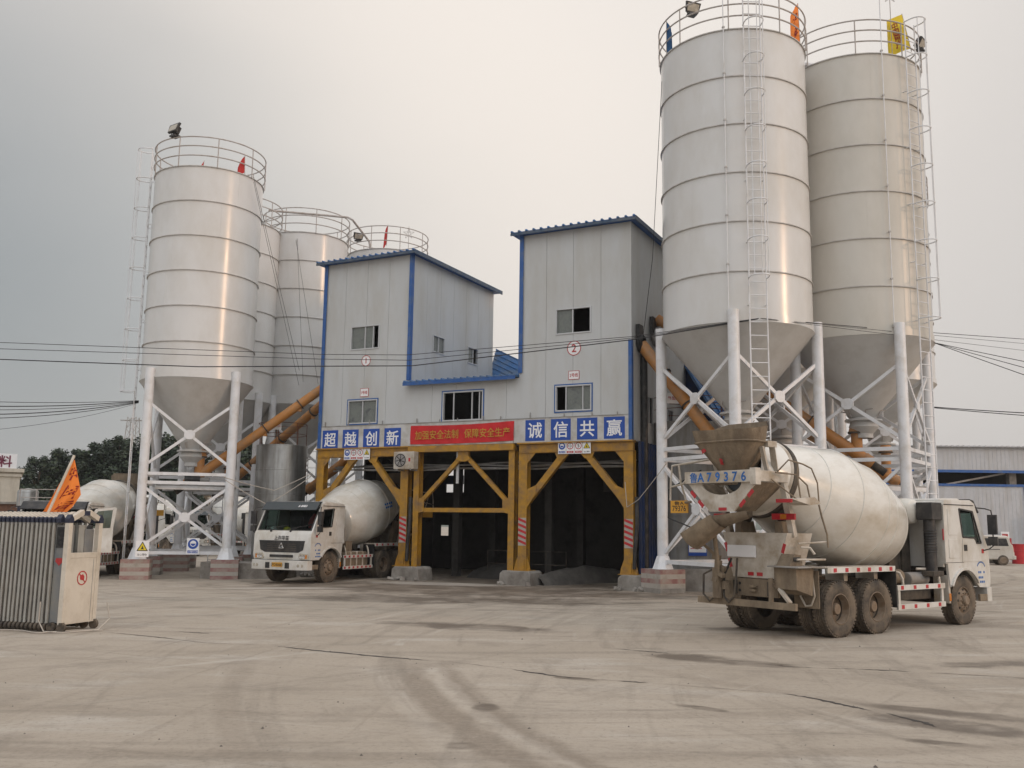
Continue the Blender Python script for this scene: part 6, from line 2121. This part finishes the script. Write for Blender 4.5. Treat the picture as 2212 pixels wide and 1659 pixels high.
# local x runs back along the folded gate, local -y is the far side of the end panel
WD = 0.82
fl = -1                                   # the gate's width runs along local -y (away from the camera)
rnd = random.Random(21)
for k in range(28):
    x_ = 0.34 + k * 0.098
    mb = MB()
    dx = rnd.uniform(-0.008, 0.008)
    for yy in (0.0, fl * WD):
        mb.bx(x_ - 0.028 + dx, x_ + 0.020 + dx, yy - 0.022, yy + 0.022, 0.16, 2.02, 'gateslat')
        mb.bx(x_ + 0.026, x_ + 0.052, yy - 0.010 - fl * 0.02 * (1 if yy == 0 else -1), yy + 0.014, 0.22, 1.98, 'chassis')
        mb.prism([(-0.03, 2.02), (0.03, 2.02), (0.035, 2.10), (-0.02, 2.13), (-0.035, 2.08)], x_ - 0.032 + dx, x_ + 0.026 + dx, 'navy', 'yz')
        mb.v[-10:] = [Vector((v.x, v.y + yy, v.z)) for v in mb.v[-10:]]
        mb.tube((x_ - 0.02, yy, 0.09), (x_ + 0.03, yy, 0.09), 0.075, 'chassis', 12)
        mb.bx(x_ - 0.02, x_ + 0.02, yy - 0.04, yy + 0.01, 0.16, 0.42, 'brick' if k % 2 else 'chassis')
    mid = fl * WD / 2
    for sg in (-1, 1):
        mb.bar((x_ + dx, mid + sg * (WD / 2 - 0.03), 2.10), (x_ + dx, mid + sg * 0.05, 2.20), 0.05, 0.05, 'gatewhite')
    mb.bx(x_ - 0.03, x_ + 0.03, mid - 0.05, mid + 0.05, 2.175, 2.225, 'navy')
    mb.bar((x_, 0.0, 1.0), (x_, fl * WD, 1.0), 0.02, 0.03, 'chassis')
    mb.build('gate_frame', G)
mb = MB()
mb.bx(0.05, 0.30, -0.22, -0.02, 0.16, 1.98, 'gatebox')
mb.bx(0.05, 0.30, fl * WD + 0.02, -0.22, 0.16, 1.30, 'gatebox')
mb.bx(0.08, 0.28, fl * WD + 0.03, -0.55, 1.30, 1.90, 'gatebox')
mb.build('drive_box', G, bevel=0.01)
mb = MB()
mb.bx(0.07, 0.27, -0.019, -0.010, 1.55, 1.94, 'black')
for z_ in (1.65, 1.83):
    mb.lathe([(0.03, 0.002), (0.07, 0.004), (0.072, 0.0)], 'darkint', 20, frame((0.17, -0.0085, z_), (1, 0, 0), (0, 0, 1)) @ Matrix.Rotation(R(180), 4, 'X'))
mb.build('control_panel', G)
mb = MB()
mb.prism([(0.10, 1.36), (0.24, 1.36), (0.26, 1.30), (0.17, 1.22), (0.08, 1.30)], -0.018, -0.010, 'redink')
mb.build('emblem', G)
mb = MB()
for yy in (0.0, fl * WD):
    mb.bx(-0.05, 0.05, yy - 0.05, yy + 0.05, 0.14, 2.02, 'gatewhite')
mb.bx(-0.045, 0.045, fl * WD + 0.05, -0.05, 1.36, 1.46, 'gatewhite')
mb.bx(-0.04, 0.03, fl * WD + 0.05, -0.05, 0.14, 1.36, 'gatewhite')
mb.bx(-0.045, -0.038, fl * WD + 0.12, fl * WD + 0.128, 0.16, 1.34, 'gatebox')
mid = fl * WD / 2
for x_, wz in ((0.0, 2.10), (0.2, 2.06)):
    for sg in (-1, 1):
        mb.bar((x_, mid + sg * (WD / 2 - 0.06), wz), (x_, mid + sg * 0.07, wz + 0.13), 0.10, 0.10, 'gatewhite')
mb.bx(0.10, 0.16, mid - 0.15, mid + 0.02, 1.46, 1.98, 'gateslat')
mb.build('end_panel', G, bevel=0.008)
for x_, wz in ((0.0, 2.10), (0.2, 2.06)):
    for yy in (0.0, fl * WD):
        mb = MB()
        mb.prism([(-0.055 + yy, 2.02), (0.055 + yy, 2.02), (0.06 + yy, 2.10), (yy, 2.18), (-0.06 + yy, 2.10)], x_ - 0.055, x_ + 0.055, 'navy', 'yz')
        mb.build('corner_cap', G)
    mb = MB()
    mb.bx(x_ - 0.055, x_ + 0.055, mid - 0.075, mid + 0.075, wz + 0.06, wz + 0.15, 'navy')
    mb.build('corner_cap', G)
mb = MB()
mb.X = frame((-0.042, mid - 0.0, 0.98), (0, -1, 0), (0, 0, 1))
mb.lathe([(0.115, 0.0), (0.115, 0.004), (0.135, 0.004), (0.135, 0.0)], 'redink', 36)
mb.bar((-0.085, 0.085, 0.003), (0.085, -0.085, 0.003), 0.02, 0.004, 'redink', (0, 0, 1))
mb.prism([(-0.05, -0.03), (0.05, -0.05), (0.06, 0.02), (0.02, 0.07), (-0.03, 0.06), (-0.06, 0.03)], 0.0, 0.003, 'redink', 'xy')
mb.build('prohibition_mark', G)
mb = MB()
for yy in (0.02, fl * WD - 0.02):
    for x_ in (-0.03, 0.20):
        mb.tube((x_, yy - 0.03, 0.09), (x_, yy + 0.03, 0.09), 0.09, 'rubber', 16)
        mb.bx(x_ - 0.03, x_ + 0.03, yy - 0.04, yy + 0.04, 0.12, 0.18, 'chassis')
mb.build('caster', G)
gm = Matrix.Translation((GX, GY, 0)) @ Matrix.Rotation(math.atan2(ga.y, ga.x), 4, 'Z')
gp = lambda p: tuple(gm @ Vector(p))
FG = thing('flag', 'orange flag with red characters leaning up from the sliding gate', 'flag', gp((0.84, -0.30, 2.12)))
FG.scale = (1.08, 1.08, 1.08)
mb = MB()
fu = Vector((0.92, 0.38, 0))                                   # the way the cloth faces: across the view of the yard
fn = Vector((0.38, -0.92, 0))
tipv = fu * 0.40 + Vector((0, 0, 1.13))
mb.path([fu * 0.02 + fn * 0.03, tipv + fn * 0.02], 0.024, 'gatewhite', 8)
mb.build('pole', FG)
lc = [(0.40, 1.05), (0.33, 0.90), (0.21, 0.66), (0.08, 0.36), (-0.03, 0.13), (-0.10, -0.02)]
rc = [(0.41, 1.05), (0.46, 0.86), (0.52, 0.62), (0.56, 0.42), (0.44, 0.20), (0.24, -0.02)]
nc = 12


def cloth_pt(u, v):
    k = min(4.999, v * 5)
    i = int(k)
    f = k - i
    a = Vector(lc[i]).lerp(Vector(lc[i + 1]), f)
    b = Vector(rc[i]).lerp(Vector(rc[i + 1]), f)
    p = a.lerp(b, u)
    fold = 0.07 * math.sin(u * 7.5 + v * 1.0) * v
    return fu * p.x + Vector((0, 0, p.y)) - fn * (0.05 + fold)


mb = MB()
vs = [cloth_pt(i / nc, j / 20) for j in range(21) for i in range(nc + 1)]
fs = [(j * (nc + 1) + i, j * (nc + 1) + i + 1, (j + 1) * (nc + 1) + i + 1, (j + 1) * (nc + 1) + i) for j in range(20) for i in range(nc)]
mb.add(vs, fs, 'orangeflag')
mb.add([v - fn * 0.006 for v in vs], fs, 'orangeflag')
for k, (ch, v_) in enumerate((('中', 0.26), ('国', 0.55), ('重', 0.80))):
    tv, tf = text_mesh(ch, 0.26, 0.001, 0.02)
    mb.add([cloth_pt(min(0.98, max(0.30, 0.62 + (t_.x + t_.y * 0.35) / (0.18 + 0.36 * v_))), min(0.99, max(0.02, v_ - t_.y / 1.1))) + fn * 0.006 for t_ in tv], tf, 'redink')
mb.build('cloth', FG, sharp=80)
mb = MB()
pts = []
for k in range(60):
    f = k / 59
    pts.append(gp((1.6 - 2.2 * f + 0.12 * math.sin(f * 9), 0.22 - 0.9 * max(0, f - 0.6) * 2.2 + 0.10 * math.sin(f * 14), 0.02)))
mb.path(pts, 0.012, 'greycable', 6)
mb.path([gp((0.45, 0.06, 0.55)), gp((0.40, 0.12, 0.2)), gp((0.2, 0.2, 0.03)), gp((-0.15, 0.12, 0.02)), gp((-0.42, -0.5, 0.02)), gp((-0.38, -0.85, 0.2)), gp((-0.3, -0.85, 0.5))], 0.012, 'greycable', 6)
tag(mb.build('loose_cable', None), 'loose grey cable looped on the ground round the sliding gate', 'cable')


# ================================================================== background, left
def building(label, x, y, rz, w_, d_, h_, m_):
    T = thing('low_building', label, 'building', (x, y, -0.12), R(rz))
    mb = MB()
    mb.bx(-w_ / 2, w_ / 2, 0, d_, 0, h_, m_)
    mb.build('wall', T)
    mb = MB()
    mb.bx(-w_ / 2 - 0.2, w_ / 2 + 0.2, -0.2, d_ + 0.2, h_, h_ + 0.22, m_)
    mb.bx(-w_ / 2 - 0.1, w_ / 2 + 0.1, -0.1, d_ + 0.1, h_ - 0.28, h_ - 0.12, m_)
    mb.build('cornice', T)
    return T


building('cream rendered building at the left edge under a white sign', -37.9, 56.2, 28, 16, 10, 5.05, 'cream')
SG = thing('roof_sign', 'white roof board with dark red characters on the cream building', 'sign', (-32.6, 59.1, 5.12), R(28))
mb = MB()
mb.bx(-3.2, 1.7, -0.05, 0.05, 0, 0.95, 'signwhite')
mb.build('board', SG)
mb = MB()
put_text(mb, '大饲料', 0.78, mat('dark_red_lettering', (0.16, 0.02, 0.05), 0.6, var=0.1), frame((0.28, -0.06, 0.47), (1, 0, 0), (0, 0, 1)), 0.01, 0.018)
mb.build('lettering', SG)
mb = MB()
mb.bx(-7, 2.4, 0, 0.4, -0.1, 2.85, 'brick')
mb.bx(-7, 2.5, -0.1, 0.5, 2.85, 2.95, 'conc')
tag(mb.build('brick_wall', None, (-24.6, 44.6, -0.12)), 'brown brick wall at the left edge behind the sliding gate', 'wall')
WT = thing('water_tank', 'dull steel water tank standing on the wall at the left edge', 'tank', (-21.9, 43.4, 2.55))
mb = MB()
mb.lathe([(0.44, 0), (0.44, 0.74), (0.40, 0.80), (0.001, 0.90)], 'galv', 32)
for z_ in (0.05, 0.37, 0.70):
    mb.lathe([(0.44, z_ - 0.012), (0.452, z_), (0.44, z_ + 0.012)], 'galv', 32)
mb.build('shell', WT)
mb = MB()
mb.bx(-0.4, 0.4, -0.4, 0.4, -2.65, -0.002, 'brick')
mb.build('stand', WT)
# a dark flat-bed with a wire cage beside the tank
CG = thing('cage_truck_bed', 'dark truck bed with wire mesh cage left of the orange flag', 'truck', (-19.6, 40.5, -0.12))
mb = MB()
mb.bx(-1.15, 1.15, -0.2, 3.5, 2.20, 2.72, 'navy')
mb.bx(-1.0, 1.0, 0.0, 3.2, 0.75, 2.2, 'chassis')
mb.build('body', CG, bevel=0.03)
mb = MB()
for x_ in (-1.1, -0.4, 0.35, 1.1):
    mb.path([(x_, -0.15, 2.72), (x_, -0.15, 3.42)], 0.022, 'rail', 6)
for z_ in (3.42, 3.08):
    mb.path([(-1.1, -0.15, z_), (1.1, -0.15, z_)], 0.02, 'rail', 6)
mb.build('cage', CG)
mb = MB()
for x_ in (-0.95, 0.95):
    mb.tube((x_ - 0.12, 0.6, 0.5), (x_ + 0.12, 0.6, 0.5), 0.5, 'rubber', 20)
mb.build('wheel', CG)


# trees: a tapered trunk with limbs, a crown of leaf clumps
def tree_meshes(seed, h_, w_, lean=0.0):
    rnd = random.Random(seed)
    tr = MB()
    tr.tube((0, 0, -0.2), (lean, 0, h_ * 0.80), 0.17, 'trunk', 8, 0.05)
    lobes = []
    for k in range(26):
        zz = h_ * (0.08 + 0.88 * (k + rnd.random()) / 26)
        t_ = zz / h_
        wid = w_ * 0.5 * (0.62 + 0.5 * t_ if t_ < 0.5 else 1.0 - 1.25 * (t_ - 0.55)) if t_ > 0.1 else w_ * 0.3
        a = k * 2.4 + rnd.uniform(-.5, .5)
        rr = max(0.1, wid) * rnd.uniform(0.3, 0.8)
        c = Vector((lean * t_ + rr * math.cos(a), rr * math.sin(a), zz))
        tr.tube((lean * t_ * .8, 0, zz * 0.8), c, 0.05, 'trunk', 5, 0.012)
        lobes.append((c, max(0.35, w_ * rnd.uniform(0.13, 0.23) * (1.25 - 0.7 * t_))))
    vs, f1, f2 = [], [], []
    for (c, r_) in lobes:
        n = int(620 * (r_ / 0.75) ** 1.6)
        for _ in range(n):
            d = Vector((rnd.gauss(0, 1), rnd.gauss(0, 1), rnd.gauss(0, 1))).normalized()
            p = c + Vector((d.x, d.y, d.z * 1.5)) * r_ * rnd.uniform(0.35, 1.12)
            s_ = rnd.uniform(0.07, 0.16)
            u = Vector((rnd.gauss(0, 1), rnd.gauss(0, 1), rnd.gauss(0, 1))).normalized()
            v = u.cross(d)
            if v.length < 0.1:
                continue
            v.normalize()
            o = len(vs)
            vs += [p + u * s_, p + v * s_ * 0.7, p - u * s_, p - v * s_ * 0.7]
            (f1 if rnd.random() < 0.66 else f2).append((o, o + 1, o + 2, o + 3))
    cr = MB()
    cr.v = vs
    cr.mats = [M['leaf1'], M['leaf2']]
    cr.f = [list(f) for f in f1 + f2]
    cr.mi = [0] * len(f1) + [1] * len(f2)
    return tr, cr


protos = []
for k, (h_, w_) in enumerate(((10.0, 3.4), (10.0, 3.0), (10.0, 3.8), (10.0, 3.2))):
    protos.append(tree_meshes(40 + k, h_, w_, (-0.3, 0.2, 0.1, -0.1)[k]))
first = {}
order = ['first', 'second', 'third', 'fourth', 'fifth', 'sixth', 'seventh', 'eighth', 'ninth', 'tenth', 'eleventh', 'twelfth', 'thirteenth', 'fourteenth', 'fifteenth', 'sixteenth', 'seventeenth', 'eighteenth']
hts = [6.8, 8.1, 8.8, 8.9, 9.6, 9.5, 10.1, 10.2, 9.9, 10.5, 10.6, 10.0, 10.4, 10.2, 9.7, 10.4]
hts2 = [6.4, 8.6, 8.4, 9.6, 9.9, 9.6, 10.6, 10.2, 10.7, 10.4, 9.9, 10.6]
hts3 = [4.6, 5.2, 5.6, 5.0, 5.9, 5.4, 6.2, 5.7, 6.4, 5.8, 6.3, 5.6, 6.0, 6.4, 5.8]
rt = random.Random(77)
for row, (hl, xs0, dx, yb) in enumerate(((hts, -45.6, 1.62, 89.0), (hts2, -46.6, 2.2, 93.0), (hts3, -45.2, 1.75, 86.0))):
    for i, h_ in enumerate(hl):
        k = (i * 3 + row + i // 4) % 4
        x_, y_ = xs0 + i * dx + rt.uniform(-.35, .35), yb + rt.uniform(-1.0, 1.0)
        if k not in first:
            T = thing('tree', 'x', 'tree', (x_, y_, -0.12))
            protos[k][0].build('trunk', T)
            protos[k][1].build('crown', T, flat=True)
            first[k] = T
        else:
            T = copy_tree(first[k])
        T.location = (x_, y_, -0.12)
        T.scale = (h_ / 10 * 1.45, h_ / 10 * 1.45, h_ / 10)
        T.rotation_euler = (0, 0, rt.uniform(0, 6.28))
        T['label'] = ('tall dark green tree, %s from the left of the middle tree row', 'tall dark tree, %s from the left of the rearmost tree row', 'low bushy young tree, %s from the left under the taller trees')[row] % order[i]
        T['group'] = 'trees beyond the yard'

# lattice pylon far off
PY = thing('pylon', 'faint lattice power pylon rising above the distant trees at left', 'pylon', (-100, 250, -0.12))
mb = MB()
H_ = 29
for sx in (-1, 1):
    for sy in (-1, 1):
        mb.bar((sx * 2.6, sy * 2.6, 0), (sx * 1.1, sy * 1.1, H_), 0.16, 0.16, 'grey_steel')
for k in range(9):
    z0, z1 = H_ * k / 9, H_ * (k + 1) / 9
    a, b = 2.6 - 1.5 * k / 9, 2.6 - 1.5 * (k + 1) / 9
    for sy in (-1, 1):
        mb.bar((-a, sy * a, z0), (b, sy * b, z1), 0.10, 0.10, 'grey_steel')
        mb.bar((a, sy * a, z0), (-b, sy * b, z1), 0.10, 0.10, 'grey_steel')
        mb.bar((sy * a, -a, z0), (sy * b, b, z1), 0.10, 0.10, 'grey_steel')
mb.build('tower', PY)
mb = MB()
for z_, w_ in ((H_ * 0.72, 5.0), (H_ * 0.97, 3.4)):
    mb.bar((-w_, 0, z_), (w_, 0, z_), 0.25, 0.3, 'grey_steel')
mb.build('cross_arm', PY)
# far hills
mb = MB()
rnd = random.Random(2)
hv = []
n = 60
for i in range(n + 1):
    x_ = -900 + 1800 * i / n
    h_ = 12 + 26 * math.exp(-((x_ + 420) / 120) ** 2) + 10 * math.sin(i * 0.5) ** 2 + rnd.uniform(0, 4)
    hv.append([(x_, 760, -1), (x_, 850, h_ * 0.6), (x_, 960, h_), (x_, 1200, -1)])
vs = [p for c in hv for p in c]
fs = [(i * 4 + k, i * 4 + k + 1, (i + 1) * 4 + k + 1, (i + 1) * 4 + k) for i in range(n) for k in range(3)]
mb.add(vs, fs, mat('distant_hillside', (0.06, 0.08, 0.055), 0.9, var=0.3, scale=0.02))
o = mb.build('hills', sharp=80)
o['kind'] = 'structure'

# ================================================================== background, right
WH = thing('warehouse', 'long white corrugated warehouse with blue trims at the right edge', 'building', (26.5, 70, 0), R(-2))
mb = MB()


def corr(mb, x0, x1, y_, z0, z1, step=0.30):
    x_ = x0
    while x_ < x1 - 0.01:
        xe = min(x_ + step, x1)
        mb.bx(x_, xe, y_, y_ + 0.05, z0, z1, 'corr')
        mb.bx(x_, x_ + 0.07, y_ - 0.012, y_ + 0.001, z0 + 0.003, z1 - 0.003, 'corr')
        x_ = xe


corr(mb, -4, 24, 0, 6.55, 8.25)
corr(mb, -4, 11.0, 0.02, 0.0, 5.45)
mb.bx(-4, 24, 12, 12.1, 0, 8.2, 'darkint')
mb.bx(-4, -3.9, 0.06, 12, 0, 8.2, 'corr')
mb.bx(23.9, 24, 0.06, 12, 0, 8.2, 'corr')
mb.build('wall', WH)
mb = MB()
mb.prism([(-0.3, 8.25), (13, 9.2), (13, 9.3), (-0.3, 8.33)], -4.2, 24.2, 'corr', 'yz')
for k in range(70):
    mb.bx(-4.2 + k * 0.4, -4.05 + k * 0.4, -0.34, -0.30, 8.24, 8.36, 'corr')
mb.build('roof', WH)
mb = MB()
mb.bx(-4, 24, -0.06, -0.035, 6.38, 6.58, 'blue')
mb.bx(-4, 11.15, -0.045, -0.03, 5.38, 5.56, 'blue')
mb.bx(10.98, 11.15, -0.045, -0.03, 0.0, 5.38, 'blue')
mb.build('blue_trim', WH)
mb = MB()
for x_ in (10.2, 16.5):
    mb.bx(x_, x_ + 0.5, 0.4, 0.9, 0, 6.5, 'conc')
mb.bar((5.5, 0.6, 5.5), (10.0, 0.6, 6.4), 0.12, 0.12, 'rail')
mb.build('pillar', WH)
mb = MB()
mb.bx(11.4, 15.5, 1.5, 3.5, 0, 4.4, 'darkblue')
mb.bx(11.2, 15.5, 1.4, 1.48, 0, 2.9, 'brick')
mb.build('stored_goods', WH)
mb = MB()
mb.prism([(11.4, 1.0), (12.2, 2.6), (12.9, 6.3), (11.8, 6.3), (11.5, 3.0)], 0.9, 1.0, mat('grey_green_tarpaulin', (0.10, 0.12, 0.10), 0.8, var=0.2))
mb.build('tarpaulin', WH)
mb = MB()
mb.bx(-0.3, 0.3, -0.02, 0, -0.28, 0.28, 'signwhite')
mb.bx(-0.22, 0.2, -0.024, -0.02, -0.12, 0.12, 'redink')
tag(mb.build('wall_notice', None, (35.9, 69.6, 1.85), R(-2)), 'small notice on the white warehouse wall above the van', 'sign')
for k in range(1):
    mb = MB()
    for j in range(6):
        mb.bx(-0.28, 0.28, -0.2, 0.2, 0.55 * j, 0.55 * (j + 1), 'stripe_r' if j % 2 else 'signwhite')
    tag(mb.build('striped_post', None, (38.0, 69.2, 0)), 'red and white striped post at the right end of the warehouse wall', 'post')


def barrel(label, x_, y_, m_):
    T = thing('barrel', label, 'barrel', (x_, y_, 0))
    mb = MB()
    mb.lathe([(0.001, 0), (0.45, 0.0), (0.45, 0.42), (0.47, 0.44), (0.45, 0.46), (0.45, 0.86), (0.47, 0.88), (0.45, 0.90), (0.45, 1.30), (0.46, 1.32), (0.42, 1.31), (0.001, 1.29)], m_, 32)
    mb.build('drum_shell', T)
    return T


barrel('bright red barrel beside the parked van at the right edge', 34.4, 65.0, 'red')
barrel('dark barrel between the van and the red barrel', 32.75, 65.3, 'chassis')
mb = MB()
mb.bx(-0.2, 0.2, -0.2, 0.2, 0, 1.15, 'blue')
mb.lathe([(0.16, 1.15), (0.08, 1.28), (0.08, 1.34), (0.001, 1.34)], 'blue', 16)
tag(mb.build('canister', None, (33.55, 65.4, 0)), 'small blue canister between the dark and red barrels', 'canister')

V = thing('van', 'silver white minivan parked behind the large mixer truck at right', 'van', (30.4, 62.6, 0), R(165))
# local x forward, y left
mb = MB()
prof = [(-2.0, 0.35), (2.0, 0.35), (2.05, 0.75), (1.85, 1.0), (1.35, 1.20), (0.75, 1.82), (0.5, 1.88), (-1.55, 1.88), (-1.75, 1.82), (-2.0, 1.15), (-2.04, 0.75)]
mb.prism(prof, -0.84, 0.84, 'van')
mb.build('body', V, bevel=0.08)
for sg in (-1, 1):
    for (a, b, c, d) in ((-1.72, -0.75, 1.22, 1.70), (-0.68, 0.15, 1.22, 1.70), (0.22, 0.95, 1.22, 1.66)):
        mb = MB()
        sl_ = 0.12 if a < -1.5 else 0
        mb.prism([(a, c), (b, c), (b - (0.35 if b > 0.9 else 0), d), (a + sl_, d)], sg * 0.842, sg * 0.848, 'black')
        mb.build('window', V)
    mb = MB()
    mb.bx(-1.2, -0.5, sg * 0.843, sg * 0.848, 0.98, 1.02, 'ink')
    mb.build('door_seam', V)
    mb = MB()
    mb.bx(-2.05, -1.93, sg * 0.72 - 0.1, sg * 0.72 + 0.1, 0.85, 1.2, 'reflred')
    mb.bx(-1.90, -1.80, sg * 0.80 - 0.03, sg * 0.80 + 0.03, 1.3, 1.72, 'reflred')
    mb.build('tail_light', V)
    for x_ in (-1.35, 1.3):
        mb = MB()
        mb.lathe([(0.001, 0.10), (0.18, 0.10), (0.20, 0.09), (0.31, 0.10), (0.33, 0.06), (0.33, -0.1)], 'rubber', 28, Matrix.Rotation(R(90), 4, 'X'))
        mb.lathe([(0.001, 0.106), (0.19, 0.106), (0.20, 0.095)], 'rim', 24, Matrix.Rotation(R(90), 4, 'X'))
        mb.build('wheel', V, (x_, sg * 0.75, 0.33), 0 if sg < 0 else math.pi)
mb = MB()
mb.bx(-2.12, -1.96, -0.84, 0.84, 0.38, 0.62, 'van')
mb.build('bumper', V, bevel=0.03)
mb = MB()
mb.add([(-1.985, -0.7, 1.22), (-1.985, 0.7, 1.22), (-1.80, 0.66, 1.74), (-1.80, -0.66, 1.74)], [(0, 1, 2, 3)], 'black')
mb.build('rear_window', V)


# ================================================================== air: thin evening haze over the yard
hz = bpy.data.materials.new('evening_haze')
hz.use_nodes = True
ht = hz.node_tree
ht.nodes.clear()
ho = ht.nodes.new("ShaderNodeOutputMaterial")
hv = ht.nodes.new("ShaderNodeVolumePrincipled")
hv.inputs['Color'].default_value = (0.86, 0.88, 0.90, 1)
hv.inputs['Density'].default_value = 0.0004
hv.inputs['Anisotropy'].default_value = 0.2
ht.links.new(hv.outputs[0], ho.inputs['Volume'])
mb = MB()
mb.bx(-1600, 1600, -320, 2600, -1.2, 60, hz)
o = mb.build('haze', flat=True)
o['kind'] = 'stuff'
